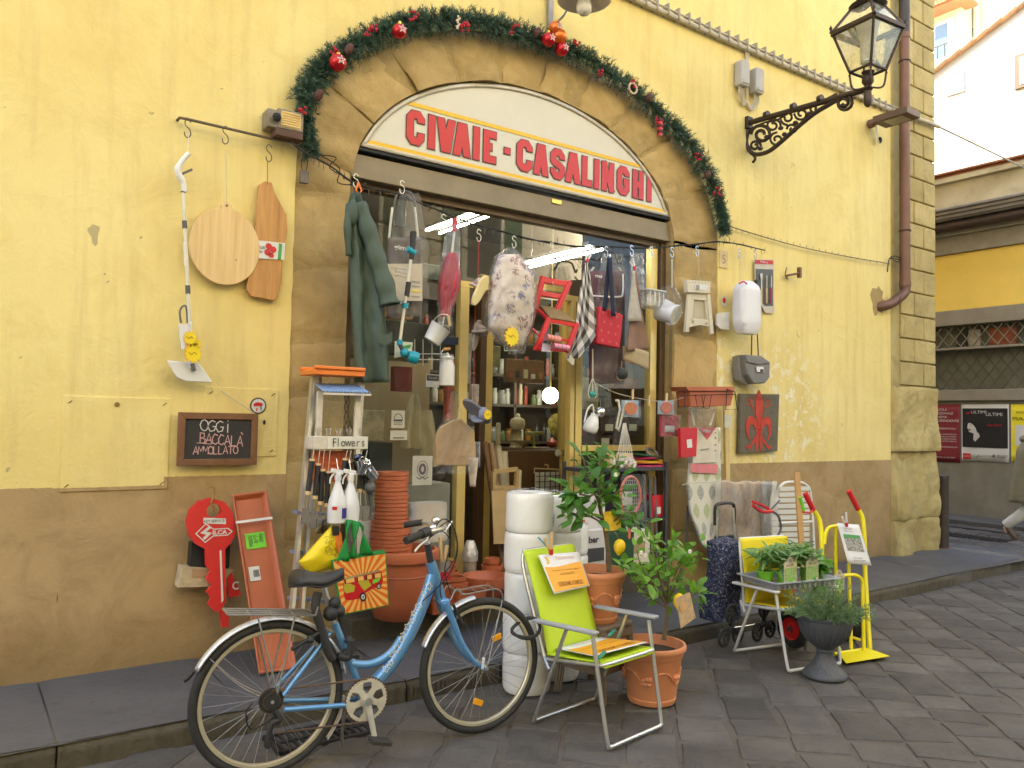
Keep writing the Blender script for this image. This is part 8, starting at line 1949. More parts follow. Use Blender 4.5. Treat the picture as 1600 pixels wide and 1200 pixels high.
# --- red pack, ironing board
t=T('ironing_board','ironing board with leaf print cover standing folded against the right pilaster','ironing board',W(1100,760,4.85));y=4.85
m_,n_,l_,b_=nodes_of('leaf_cover');b_.inputs['Roughness'].default_value=.85
uvn=n_.new('ShaderNodeUVMap');mp=n_.new('ShaderNodeMapping');mp.inputs['Scale'].default_value=(2.8,6.5,1);l_.new(uvn.outputs[0],mp.inputs[0]);sp=n_.new('ShaderNodeSeparateXYZ');l_.new(mp.outputs[0],sp.inputs[0])
row=math_(n_,l_,'FLOOR',sp.outputs[1]);xo_=math_(n_,l_,'ADD',sp.outputs[0],math_(n_,l_,'MULTIPLY',row,.5));fx=math_(n_,l_,'SUBTRACT',math_(n_,l_,'FRACT',xo_),.5);fy=math_(n_,l_,'SUBTRACT',math_(n_,l_,'FRACT',sp.outputs[1]),.5)
e_=math_(n_,l_,'ADD',math_(n_,l_,'MULTIPLY',math_(n_,l_,'ABSOLUTE',fx),3.4),math_(n_,l_,'MULTIPLY',math_(n_,l_,'MULTIPLY',fy,fy),5.5));lf=math_(n_,l_,'LESS_THAN',e_,1.0)
wn=noise_tex(n_,l_,mp.outputs[0],12,4,.7);lcol=mixrgb(n_,l_,math_(n_,l_,'MODULO',math_(n_,l_,'ABSOLUTE',row),2.0),(.42,.48,.24),(.36,.37,.33))
c_=mixrgb(n_,l_,math_(n_,l_,'MULTIPLY',lf,ramp(n_,l_,wn,.35,.5)),(.70,.67,.56),lcol);l_.new(c_,b_.inputs['Base Color'])
Li=interp([(668,1077),(720,1076),(760,1072),(800,1076),(830,1086),(850,1094),(856,1100)]);Ri=interp([(668,1122),(750,1123),(790,1122),(825,1118),(850,1108),(856,1103)])
m=M(True);m.grid(lambda u,v:W(Li(668+188*v)+(Ri(668+188*v)-Li(668+188*v))*u,668+188*v,y+.04),20,40);m.build('board_cover',MT['leaf_cover'],t,solid=.03)
quad(t,'sleeve',mat('sleeve_cream',(.68,.62,.50),.6),[(1088,668),(1122,668),(1122,722),(1082,724)],4.843,.003);quad(t,'sleeve_band',mat('pink_print',(.70,.22,.24),.6),[(1079,724),(1122,726),(1121,740),(1079,738)],4.841)
quad(t,'logo_triangle',mat('pink_red',(.62,.10,.12),.6),[(1090,668),(1119,668),(1105,687)],4.84);text('gimi',W(1104,674,4.837),UX,UZ,.045,mat('paper_white'),t,width=.1,bold=.02)
for py in(676,684,695,704):M(True).lathe([(.008,.0),(.008,.002)],W(1118,py,4.84),(0,-1,0),10).build('print',mat('pink_red'),t)
M(True).ribbon([(-.06,0),(.05,.01)],.01,W(1102,703,4.838),UX,UZ).build('print',mat('ink_grey'),t)
tubes(t,'leg',mat('pole_cream'),.011,[W(1080,640,4.9),W(1085,665,4.9)]);tubes(t,'leg',mat('pole_cream'),.011,[W(1117,640,4.9),W(1109,665,4.9)]);tubes(t,'leg',mat('pole_cream'),.011,[W(1103,850,4.92),W(1116,878,4.92)]);tubes(t,'leg',mat('dark_grey'),.011,[W(1075,790,4.95),W(1072,868,4.95)])
m=M(True);m.grid(lambda u,v:W(1076+42*u,636+40*v,4.8)+Vector((0,-.02*nz(u*6,v*6),0)),16,14);m.build('plastic_film',MT['pack_film'],t)
tubes(t,'cord',mat('string'),.003,[W(1066,758,4.78),W(1080,755,4.8),W(1123,752,4.8)],smooth=3)
o=quad(None,'red_pack',RD,[(1063,669),(1090,668),(1088,713),(1064,715)],4.76,.03);
c=W(1077,690,4.77)
for ob in(o,):
 for v_ in ob.data.vertices:v_.co-=c
 ob.location=c;FR[ob.name]=Matrix.Translation(c);tag(ob,'flat red packet with a white label hanging in front of the ironing board','packet')
quad(o,'label',mat('paper_white'),[(1073,687),(1081,686),(1082,699),(1074,700)],4.755,.002)
m=M(True);m.tube([W(1075,640,4.78),W(1075,669,4.77)],.003,5);m.build('string',mat('string_red'),o)
# narrow poles and boxes left of the ironing board, wooden strip right of it
m=M(True);m.bar(W(1134,630,5.08),W(1138,860,5.0),.06,.03,(0,1,0));world_thing(m,'wooden_strip',mat('cream_strip',(.68,.52,.22),.6),'cream wooden strip standing right of the ironing board','strip',bevel=.003)
m=M(True);m.bx(W(1131,645,5.0).x,W(1142,645,5.0).x,4.99,5.01,W(1136,668,5.0).z,W(1136,648,5.0).z);world_thing(m,'small_card',mat('paper_cream'),'small printed card tied to the cream wooden strip','card')
# --- cutting board wrapped in plastic by the door post
t=T('wrapped_board','tan cutting board in a twisted clear plastic bag at the door post','chopping board',W(712,690,4.82));y=4.84
pz([(688,668),(712,655),(722,655),(742,674),(743,728),(681,727),(682,682)],'board',mat('tan_board',(.50,.32,.15),.55,0,.06,3),y,.03,.006)
Lw=interp([(612,703),(640,702),(670,684),(740,680)]);Rw=interp([(612,716),(640,722),(665,735),(740,745)])
m=M(True);m.grid(lambda u,v:W(Lw(612+128*v)+(Rw(612+128*v)-Lw(612+128*v))*u,612+128*v,4.80)+Vector((.01*nz(v*9,u*4),-.02*nz(u*9+v*6,v*9,4)-.01*nz(u*30,v*6,2),0)),40,50);m.build('plastic_bag',MT['pack_film'],t)
t=T('cloth_glove','pale cloth glove and patterned rag hanging below the wrapped board','glove',W(738,740,4.85));M(True).grid(lambda u,v:W(730+(18*(1-.5*v))*u+4*v,715+45*v,4.85)+Vector((0,-.03*math.sin(PI*u),0)),10,10).build('cloth',mat('pale_cloth',(.55,.46,.36),.85,0,.2,14),t,solid=.006)
M(True).grid(lambda u,v:W(738+10*u,690+40*v,4.9)+Vector((0,-.02*math.sin(u*8),0)),10,8).build('rag',mat('rag_blue',(.38,.38,.40),.85,0,.4,18),t,solid=.004)
# --- ladles, globes, macrame, packets right of the door
MAC=mat('cotton_cord',(.66,.62,.54),.85,0,.1,30,.5,90)
t=T('macrame_hanger','white knotted cord plant hanger with a turquoise glass hanging right of the door','plant hanger',W(926,600,4.85));y=4.85
tubes(t,'cord',MAC,.006,[W(926,545,y),W(926,590,y)]);
for dx in(-7,0,7):tubes(t,'cord',MAC,.004,[W(926,590,y),W(926+dx,612,y),W(926+dx*.6,622,y)],smooth=3)
M(True).sphere(W(926,616,y),.03,14,1,1,.9).build('turquoise_glass',mat('turquoise',(.03,.35,.28),.2),t)
t=T('white_jug','white enamel pouring jug hanging in front of the right window','jug',W(922,655,4.85));c=W(920,676,4.85);M(True).lathe([(.045,0),(.06,.02),(.062,.06),(.045,.11),(.03,.14),(.036,.155)],c,(.25,-.2,1),22,caps=False).build('jug_body',mat('enamel_white'),t,solid=.003);tubes(t,'handle',mat('enamel_white'),.007,[W(913,660,4.85),W(918,640,4.85),W(926,633,4.85),W(928,650,4.85)],smooth=4)
for px,py,r,lab in((971,585,.058,'shiny chrome reflector lamp hanging in front of the right window'),(938,644,.042,'small chrome ball tea infuser beside the white jug')):
 p=W(px,py,4.85);t=T('chrome_ball',lab,'ornament',p);M().sphere((0,0,0),r,20).build('ball',mat('chrome'),t);M().tube([(0,0,r),(0,0,r+.05)],.004,6).build('hook',STEEL,t)
 if r>.05:M().lathe([(.04,0),(.045,.02),(.03,.03),(.0001,.03)],(-.03,-.04,0),(-.6,-.8,0),20).build('lamp_face',BLK,t)
t=T('cotton_mop','white knotted cotton mop heads hanging by cords in front of the right shelf','mop head',W(975,700,4.75));y=4.72
for i in range(7):a=965+4*i;tubes(t,'cord',MAC,.004,[W(974+i*.6,661,y),W(a,715,y)])
mr=random.Random(8);m=M(True)
for i in range(70):c=W(958+mr.random()*36,716+mr.random()*14,y+mr.uniform(-.04,.04));m.sphere(c,.010+.006*mr.random(),6)
m.build('cotton_loops',MAC,t)
# clothes line with pegs and packets
t=T('clothes_line','thin cord with wooden pegs stretched beside the right pilaster','cord',W(1030,620,4.9));tubes(t,'cord',mat('string'),.003,[W(930,598,4.88),W(965,615,4.88),W(1020,626,4.88),W(1055,625,4.88),W(1095,612,4.85),W(1120,612,4.85)],smooth=4)
for px,py in((989,608),(1015,618),(1042,614)):M(True).bar(W(px,py,4.85),W(px-1,py+16,4.85),.018,.012,(0,1,0)).build('peg',mat('light_wood'),t)
def packet(px0,py0,px1,py1,y,base,inner,lab,sh='e'):
 a,b=W(px0,py0,y),W(px1,py1,y);c=(a+b)/2;t=T('packet',lab,'packet',c);w,h=b.x-a.x,a.z-b.z
 M().box((0,0,0),(w,.012,h)).build('card',base,t,bevel=.002)
 if sh=='e':M().lathe([(.0001,.012),(w*.36,.01),(w*.38,0)],(0,-.008,.0),(0,-1,0),20,sy=.75).build('contents',inner,t)
 else:M().box((0,-.010,-h*.15),(w*.5,.01,h*.3)).build('contents',inner,t,bevel=.003)
 M().grid(lambda u,v:Vector((-w*.52+w*1.04*u,-.03-.008*nz(u*7,v*7,px0),-h*.52+h*1.04*v)),12,12).build('plastic_film',MT['pack_film'],t);return t
PKB=mat('packet_blue',(.32,.42,.52),.5);packet(971,625,997,652,4.84,PKB,mat('orange_plastic'),'blue packet with orange scrubber, left one on the clothes line');packet(1028,626,1052,648,4.84,PKB,mat('coral',(.75,.18,.1),.5),'blue packet with coral scrubber near the right pilaster');packet(1031,648,1059,682,4.86,mat('packet_red',(.42,.04,.06),.5),mat('packet_grey',(.5,.52,.55),.5),'red edged packet hanging under the coral scrubber packet','s')
m=M(True);m.ribbon([(0,.10),(.03,.10),(.05,.03),(.01,-.12),(.04,-.14),(.09,.02),(.12,.10)],.018,W(962,645,4.83),UX,UZ);world_thing(m,'wooden_peg',mat('paper_cream'),'large white bent wire coat hook beside the left blue packet','hook',solid=.01)
for px,py in((947,690),(953,668),(955,700),(990,668)):
 c=W(px,py,5.34);M_=M(True);M_.bx(c.x-.09,c.x+.09,5.36,5.4,c.z-.07,c.z+.08);o=world_thing(M_,'dark_box',mat('box_dark',(.07,.045,.04),.6),'dark packaged box behind the right window, %s'%{947:'lower left one',953:'upper left one',955:'bottom one',990:'right one'}[px],'box');M(True).bx(c.x-.04,c.x+.05,5.352,5.36,c.z-.03,c.z+.03).build('label',mat('paper_white'),o)
# --- black shelf unit with mats under the right window
t=T('metal_shelf','dark grey metal shelf unit standing under the right shop window','shelf',W(985,800,5.1));SG=mat('shelf_grey',(.06,.06,.065),.5,.2)
x0_,x1_=W(902,760,5.05).x,W(1040,760,4.95).x
for py in(730,810):z=W(1010,py,4.95).z;M(True).bx(x0_,x1_,4.93,5.24,z-.03,z).build('shelf_board',SG,t,bevel=.003)
zt_=W(1010,722,4.95).z
for x in(x0_+.01,x1_-.015):
 for yy in(4.935,5.235):M(True).bx(x-.012,x+.012,yy-.012,yy+.012,.12,zt_).build('upright',SG,t)
zs_=W(1010,730,4.95).z;mcol=[(.60,.05,.2),(.75,.2,.05),(.75,.45,.03),(.5,.02,.1),(.02,.1,.04)]
for k in range(5):
 m=M();m.prism(rrect(.30,.24,.1),(0,0,0),(1,0,0),(0,1,0),(0,0,.014));o=m.build('placemat',mat('mat_%d'%k,mcol[k],.8));o.location=(W(1012,720,5.05).x,5.06,zs_+.002+.022*k);o.rotation_euler=(.03*k*(-1)**k,.04*math.sin(k*2),.2*k);tag(o,'%s placemat in the stack on the metal shelf'%['magenta lowest','orange second','yellow middle','crimson fourth','dark green topmost'][k],'placemat','stacked placemats')
t=T('flower_wreath','small silver and red wreath ornament on the placemats','ornament',(W(1012,720,5.05).x,5.0,zs_+.12));M().tube(circ((0,0,0),.05,16,(1,0,0),(0,.7,.7)),.014,7,True).build('ring',mat('tinsel',(.35,.3,.25),.3,.8,.3,40),t)
z2_=W(1010,810,4.95).z;m=M(True)
for k in range(6):o=M(True).bx(x1_-.55+.02*k,x1_-.17,4.97,5.2,z2_+.002+.025*k,z2_+.022+.025*k);world_thing(o,'dark_folder',mat('folder_dark',(.06,.06,.065),.6),'%s dark flat tray in the pile on the lower metal shelf'%['lowest','second','third','fourth','fifth','topmost'][k],'tray','flat dark trays',bevel=.002)
o=M(True).bx(x1_-.15,x1_-.02,4.96,5.1,z2_+.002,z2_+.19);o=world_thing(o,'red_box',RD,'red cardboard box on the lower metal shelf','box',bevel=.002);M(True).bx(x1_-.1,x1_-.05,4.955,4.96,z2_+.03,z2_+.09).build('label',mat('paper_white'),o)
o=M(True).bx(W(955,720,4.95).x,W(990,720,4.95).x,4.96,5.12,zs_+.002,zs_+.12);world_thing(o,'cream_box',mat('cream_box',(.68,.50,.24),.6),'cream cardboard display box behind the cotton mop heads','box',bevel=.003)
t=T('racket_set','net racket with a coral rim in clear wrapping beside the lemon tree','racket',W(985,790,4.6));c=W(985,775,4.6)
m=M(True);m.tube([c+Vector((.105*math.cos(a),0,.15*math.sin(a)))for a in[2*PI*i/30 for i in range(30)]],.011,8,True);m.tube([c+Vector((0,0,-.15)),c+Vector((-.01,0,-.33))],.012,8);m.build('rim',mat('coral'),t)
m=M(True)
for i in range(-4,5):w_=math.sqrt(1-(i/5)**2);m.tube([c+Vector((.021*i,0,-.15*w_)),c+Vector((.021*i,0,.15*w_))],.0012,3);m.tube([c+Vector((-.105*w_,0,.03*i)),c+Vector((.105*w_,0,.03*i))],.0012,3)
m.build('net',WPL,t);M(True).grid(lambda u,v:c+Vector((-.13+.26*u,-.03-.015*nz(u*5,v*5),.17-.4*v)),16,16).build('plastic_film',MT['pack_film'],t)
quad(t,'card',mat('paper_white'),[(968,768),(988,768),(988,790),(968,790)],4.61,.002)
for k,(px0,py0,px1,py1,yy,mt,lab)in enumerate(((912,830,946,905,4.55,mat('box_white',(.60,.57,.54),.5),'white appliance box with black lettering behind the clay pot'),(905,775,945,832,4.62,mat('box_white'),'white box with coloured print stacked on the appliance box'),(948,835,990,900,4.6,mat('box_green',(.02,.07,.03),.6),'dark green box behind the yellow lemon'),(983,830,1015,880,4.65,mat('sleeve_cream'),'cream printed box leaning under the metal shelf'))):
 a,b=W(px0,py0,yy),W(px1,py1,yy);m=M(True);m.bx(a.x,b.x,yy,yy+.22,b.z,a.z);o=world_thing(m,'cardboard_box',mt,lab,'box',bevel=.003)
 if k==0:text('ber',W(928,843,yy-.004),UX,UZ,.05,mat('ink'),o,width=.1,bold=.03);quad(o,'print',mat('ink'),[(914,858),(944,855),(944,875),(914,880)],yy-.004)
 if k==1:quad(o,'print',mat('orange_paper'),[(908,783),(932,783),(932,800),(908,800)],yy-.004);quad(o,'print',RD,[(910,812),(914,812),(914,822),(910,822)],yy-.004)
 if k==3:quad(o,'print',mat('roll_a'),[(988,845),(1008,845),(1008,865),(988,865)],yy-.004)
m=M(True)
for px in(1010,1018,1026):m.tube([W(px,870,4.9),W(px-3,745,5.0)],.012,8)
world_thing(m,'broomstick_bundle',mat('dark_grey'),'bundle of dark handles standing behind the lower boxes','handles')
# lemon photo card on the second tree
t=T('plant_card','paper card with a photo of lemons hanging in the smaller lemon tree','card',W(1070,955,3.2));quad(t,'card',mat('card_photo',(.55,.38,.22),.5,0,.3,30),[(1056,935),(1078,925),(1087,965),(1064,982)],3.2,.002);
c=W(1068,948,3.195);M(True).lathe([(.0001,.002),(.03,.0)],c,(0,-1,0),16).build('print',mat('peach',(.7,.42,.2),.6),t)
t=T('plant_card','yellow lemon photo card hanging in the taller lemon tree','card',W(958,800,3.75));quad(t,'card',mat('lemon_card',(.80,.52,.03),.5,0,.25,20),[(944,800),(971,797),(970,828),(945,830)],3.62,.002)
# ================================================================== GARLAND
gl_=T('christmas_garland','green fir garland with red baubles and berries around the stone arch','garland',(3.93,5.05,4.6))
NEED=mat('fir_green',(.055,.11,.07),.65,0,.35,5,0,hue=0);gr=random.Random(6)
path=[W(a,b,5.06)for a,b in((486,240),(480,205),(474,165),(488,128),(512,98),(550,72),(598,48),(645,34),(700,30),(752,34),(800,46),(850,62),(900,82),(950,112),(998,148),(1040,188),(1075,225),(1102,268),(1118,305),(1126,335),(1130,362))]
GP=cat(path,12);M(True).tube(GP,.012,6).build('wire_core',mat('cast_iron'),gl_)
vs_g=[];fs_g=[]
def needle(p,d,L,w):
 s=d.cross(Vector((gr.uniform(-1,1),gr.uniform(-1,1),gr.uniform(-1,1))))
 if s.length<1e-4:return
 s=s.normalized()*w;b=len(vs_g);vs_g.extend([p-s,p+s,p+d*L]);fs_g.append((b,b+1,b+2))
for i in range(len(GP)-1):
 a,b=GP[i],GP[i+1];tg=(b-a).normalized();n_tw=12 if i>30 else 9
 thin=.6 if i<26 else(.8 if i>215 else 1.0)
 for _ in range(n_tw):
  th_=gr.uniform(0,2*PI);side=(Vector((0,-1,0))*math.cos(th_)+tg.cross(Vector((0,-1,0)))*math.sin(th_));
  if side.y>.5:side.y=-side.y*.3
  dr=(side+tg*gr.uniform(-.7,.7)+Vector((0,0,-.1))).normalized();L=gr.uniform(.055,.13)*thin;st_=lerp(a,b,gr.random())
  for k in range(30):
   f=k/30;p=st_+dr*L*f+Vector((0,0,-.02*f*f));e=Vector((gr.uniform(-1,1),gr.uniform(-1,1),gr.uniform(-1,1)));d_=(dr*.7+(e-dr*e.dot(dr)).normalized()*.8).normalized()
   needle(p,d_,gr.uniform(.024,.042),.0022)
m=M(True);m.v=vs_g;m.f=fs_g;m.uv=[];o=m.build('needles',NEED,gl_,smooth=False,recalc=False);o['kind']='stuff'
BAU=mat('bauble_red',(.50,.012,.02),.15,.4,.05,5,0);BAO=mat('bauble_orange',(.72,.16,.02),.15,.4,.05,5,0);BER=mat('berry_red',(.45,.01,.03),.3)
for px,py,r,mt in((528,98,.058,BAU),(624,49,.052,BAU),(857,62,.055,BAU),(874,57,.06,BAO),(878,77,.055,BAU),(868,44,.055,BAO)):
 c=W(px,py,4.93);M(True).sphere(c,r,22).build('bauble',mt,gl_);M(True).lathe([(.012,0),(.012,.02)],c+Vector((0,0,r-.004)),n=8).build('bauble_cap',mat('brass'),gl_)
 if r<.0585:M(True).ribbon([(.03*math.cos(2*PI*i/5*2+PI/2),.03*math.sin(2*PI*i/5*2+PI/2))for i in range(5)],.006,c+Vector((0,-r-.001,.0)),UX,UZ,True).build('star_print',mat('paper_white'),gl_)
for px,py in((585,43),(577,48),(647,25),(523,80),(473,172),(725,42),(804,44),(903,68),(940,115),(992,130),(1030,190),(1092,246),(1121,300),(728,38)):
 m=M(True)
 for k in range(7):m.sphere(W(px+gr.uniform(-6,6),py+gr.uniform(-7,7),4.94+gr.uniform(-.02,.02)),.011,8)
 m.build('berries',BER,gl_)
m=M(True)
for k in range(14):a=2*PI*k/14;m.sphere(W(989,138,4.93)+Vector((.045*math.cos(a),0,.045*math.sin(a))),.011,8)
m.build('pearl_ring',mat('pearl',(.65,.52,.35),.3),gl_)
m=M(True)
for k in range(9):a=W(716,26+2.3*k,4.93);m.sphere(a+Vector((.012*math.sin(k*1.5),0,0)),.010,6)
m.build('gold_beads',mat('pearl'),gl_)
for k in range(6):p=W(1031,188+4.5*k,4.92);M(True).lathe([(.02+.003*(k%2),-.012),(.024,0),(.02,.012)],p,n=12).build('stocking_stripe',BER if k%2 else mat('stripe_dark',(.12,.02,.02),.8),gl_)
for px,py in((546,76),(498,148),(840,50),(1014,152),(1106,272)):M(True).lathe([(.001,-.05),(.025,-.03),(.03,0),(.018,.03),(.001,.04)],W(px,py,4.96),(.4,-.3,1),9).build('pine_cone',mat('cone',(.10,.04,.03),.8,0,.4,40,1,60),gl_)
# ================================================================== PLANTS
def leaf_proto(L,w,mt,name,fold=.25,curl=.15,n=5):
 m=M();
 for s in(-1,1):
  def fn(u,v):x=L*v;ww=w/2*math.sin(PI*min(1,v**.8))**.75*u;return Vector((s*ww,x,abs(ww)*fold-curl*L*v*v))
  m.grid(fn,1,n)
 o=m.build(name,mt,None,angle=80,recalc=False);me=o.data;bpy.data.objects.remove(o);return me
def leaf_mat(name,c1,c2,hue=.25):
 m,n,l,b=nodes_of(name);b.inputs['Roughness'].default_value=.42;oi=n.new('ShaderNodeObjectInfo')
 l.new(mixrgb(n,l,oi.outputs['Random'],c1,c2),b.inputs['Base Color']);tr=n.new('ShaderNodeBsdfTranslucent');l.new(mixrgb(n,l,oi.outputs['Random'],(c1[0]*1.5,c1[1]*1.6,c1[2]),(c2[0]*1.5,c2[1]*1.6,c2[2])),tr.inputs[0])
 mx=n.new('ShaderNodeMixShader');mx.inputs[0].default_value=.3;l.new(b.outputs[0],mx.inputs[1]);l.new(tr.outputs[0],mx.inputs[2]);l.new(mx.outputs[0],n['Material Output'].inputs[0]);return m
def put_leaves(t,protos,pts,rnd,smin=.7,smax=1.2,droop=.2,name='leaf'):
 inv=FR[t.name].inverted()
 for p,d in pts:
  o=bpy.data.objects.new(name,rnd.choice(protos));C.objects.link(o);o.parent=t
  d=(d+Vector((rnd.uniform(-.5,.5),rnd.uniform(-.5,.5),rnd.uniform(-.4,.4)-droop))).normalized();up=Vector((rnd.uniform(-.5,.5),rnd.uniform(-.9,.1),1));x=d.cross(up).normalized();z=x.cross(d)
  s=rnd.uniform(smin,smax);o.matrix_local=inv@(Matrix.Translation(p)@Matrix(((x.x,d.x,z.x,0),(x.y,d.y,z.y,0),(x.z,d.z,z.z,0),(0,0,0,1)))@Matrix.Scale(s,4))
LM1=leaf_mat('lemon_leaf',(.045,.15,.02),(.13,.30,.04));LM2=leaf_mat('lemon_leaf_light',(.09,.23,.025),(.22,.42,.05))
BARK=mat('bark',(.17,.12,.07),.85,0,.25,14,.6,40)
def tree(label,pot_c,y,trunk,branches,nl,mt,size,rr_,tr,rnd):
 t=T('lemon_tree',label,'lemon tree',pot_c)
 P=cat([W(a,b,y+k)for a,b,k in trunk],5);n=len(P);M(True).tube(P,[tr*(1-.55*i/(n-1))for i in range(n)],10).build('trunk',BARK,t)
 pts=[]
 B=[]
 for br in branches:
  Q=cat([W(a,b,y+k)for a,b,k in br],5);k=len(Q);M(True).tube(Q,[tr*.42*(1-.6*i/(k-1))for i in range(k)],6).build('branch',BARK,t);B.append(Q)
 tot=sum(len(q)for q in B)
 for i in range(nl):
  Q=rnd.choice(B);k=len(Q);f=rnd.random()**.6;j=min(k-2,int(f*(k-1)));p=lerp(Q[j],Q[j+1],rnd.random());d=(Q[j+1]-Q[j]).normalized()
  off=Vector((rnd.gauss(0,1),rnd.gauss(0,1),rnd.gauss(0,.8))).normalized()*rr_*rnd.random()
  pts.append((p+off,(off.normalized()*.9+d*.6+Vector((0,0,.1))).normalized()))
 protos=[leaf_proto(size*a,size*b,mt,'leaf',f_,c_)for a,b,f_,c_ in((1,.52,.25,.1),(.9,.5,.4,.3),(1.1,.55,.15,.2),(.85,.48,.3,-.05))]
 put_leaves(t,protos,pts,rnd,.75,1.2,.15);return t
r1=random.Random(21);r2=random.Random(33)
tA=tree('taller potted lemon tree with dense upright crown standing on the brown stool',(3.225,3.66,.72),3.66,[(952,893,0),(950,860,0),(946,830,0),(940,805,0),(936,780,.01),(936,745,0),(940,712,0)],
 [[(940,800,0),(936,760,-.03),(940,712,-.02)],[(937,790,0),(925,760,-.04),(915,735,-.08),(912,715,-.06)],[(938,785,0),(950,755,-.03),(962,730,-.04),(962,712,0)],[(940,780,0),(942,745,.06),(938,715,.05),(935,700,.02)],[(938,775,0),(955,775,-.06),(968,765,-.04)],[(937,770,0),(918,775,-.06),(905,772,-.06)],
 [(943,820,0),(925,808,-.04),(905,806,-.06),(892,800,-.06)],[(941,812,0),(915,795,-.02),(898,770,-.04),(888,772,-.02)],[(946,824,0),(965,810,-.05),(985,800,-.06),(995,805,-.05)],[(946,830,0),(975,815,0),(1000,818,-.02)]],215,LM1,.082,.068,.017,r1)
tB=tree('shorter bushy lemon tree in the large clay pot on the road',(3.42,3.38,.30),3.38,[(1037,1000,0),(1041,975,0),(1042,955,0),(1040,940,0)],
 [[(1041,945,0),(1020,915,-.05),(1002,885,-.08),(995,860,-.08)],[(1041,940,0),(1030,900,-.06),(1022,865,-.05),(1020,845,-.03)],[(1042,940,0),(1045,900,-.08),(1045,870,-.06),(1050,850,0)],[(1042,945,0),(1060,905,-.05),(1072,878,-.03),(1085,858,0)],[(1041,950,0),(1012,930,.05),(990,905,.1),(985,885,.1)],[(1042,945,0),(1055,915,.08),(1065,885,.1),(1068,865,.1)],[(1041,940,0),(1035,905,.08),(1030,880,.1)],[(1060,935,0),(1080,930,-.03),(1092,926,-.04)],[(1041,945,0),(1015,905,0),(1003,900,-.05)],[(1042,940,0),(1058,890,0),(1078,868,-.05),(1090,865,-.05)]],250,LM2,.072,.08,.014,r2)
LEM=mat('lemon_skin',(.85,.55,.01),.45,0,.06,10,.25,120)
for px,py,y,r,t in((968,854,3.55,.036,tA),(1061,939,3.28,.036,tB)):
 c=W(px,py,y);M(True).lathe([(.0001,-1.55*r),(.2*r,-1.45*r),(.35*r,-1.25*r),(.8*r,-.75*r),(r,0),(.82*r,.75*r),(.4*r,1.15*r),(.0001,1.25*r)],c,(.15,0,1),22).build('lemon',LEM,t);tubes(t,'stalk',BARK,.003,[c+Vector((0,0,1.2*r)),c+Vector((-.02,.03,1.2*r+.05))])
m=M(True)
for px,py in((1002,864),(1008,868),(1078,862),(962,742)):
 c=W(px,py,3.22 if px>1000 else 3.5)
 for k in range(5):a=2*PI*k/5;m.sphere(c+Vector((.008*math.cos(a),0,.008*math.sin(a))),.007,6)
m.build('blossom',mat('blossom_white',(.75,.72,.62),.7),tB)
# herbs on the tray
t=T('seed_tray','grey plastic tray laid across the arms of the yellow chair','tray',chl(c2_,(0,-.02,.515)),R_(-10));GT=mat('tray_grey',(.36,.36,.38),.5)
m=M();P=[rrect(.52,.32,.03),rrect(.56,.36,.03),rrect(.60,.40,.03),rrect(.60,.40,.03),rrect(.55,.35,.03),rrect(.51,.31,.03)];Z=[0,.045,.045,.05,.05,.005];k=20;m.add([Vector((q[0],q[1],z))for pl,z in zip(P,Z)for q in pl],[(i*k+j,i*k+(j+1)%k,(i+1)*k+(j+1)%k,(i+1)*k+j)for i in range(5)for j in range(k)]+[tuple(range(k))[::-1],tuple(5*k+j for j in range(k))]);m.build('tray_body',GT,t)
for k in range(12):M().box((-.25+.045*k,-.172,.022),(.012,.012,.04)).build('rib',GT,t)
GPOT=mat('pot_lime',(.20,.55,.03),.45);SAGE=leaf_mat('sage_leaf',(.12,.25,.07),(.26,.42,.15));BAS=leaf_mat('basil_leaf',(.08,.26,.02),(.2,.46,.04));CARD=mat('seed_card',(.62,.54,.36),.6)
sp_=[leaf_proto(.10,.025,SAGE,'leaf',.2,c_)for c_ in(.5,.2,.8)];bp_=[leaf_proto(.06,.04,BAS,'leaf',.2,c_)for c_ in(.3,.6)]
def herb(c,lab,protos,nl,spread,h,rnd,s=(.7,1.2),stem=mat('stem_green',(.16,.3,.07),.6)):
 t=T('herb_pot',lab,'herb pot',c);M().lathe([(.042,0),(.056,.075),(.061,.075),(.061,.085),(.053,.085),(.04,.01)],n=20).build('pot',GPOT,t);M().lathe([(.0001,0),(.053,0)],(0,0,.078),n=14,caps=False).build('soil',mat('soil'),t)
 pts=[]
 for i in range(9):
  a=rnd.uniform(0,2*PI);k=rnd.uniform(.3,1);top=c+Vector((spread*k*math.cos(a),spread*k*math.sin(a),.08+h*rnd.uniform(.6,1.05)));P=cat([c+Vector((.02*math.cos(a),.02*math.sin(a),.078)),lerp(c,top,.5)+Vector((0,0,.05)),top],4);M(True).tube(P,.002,5).build('stem',stem,t)
  for j in range(nl//9):f=rnd.uniform(.25,1);q_=P[min(len(P)-1,int(f*len(P)))];b_a=rnd.uniform(0,2*PI);pts.append((q_,Vector((math.cos(b_a),math.sin(b_a),.5))))
 put_leaves(t,protos,pts,rnd,s[0],s[1],.0);return t
r3=random.Random(5)
for k,(x,y,lab)in enumerate(((-.19,.02,'leftmost potted sage on the grey tray'),(-.08,-.05,'potted sage behind the first herb card on the tray'),(.05,.05,'potted sage in the middle back of the tray'),(.14,-.04,'rightmost potted sage on the grey tray'))):
 herb(chl(c2_,(x,y-.02,.525)),lab,sp_,90,.13,.17,r3)
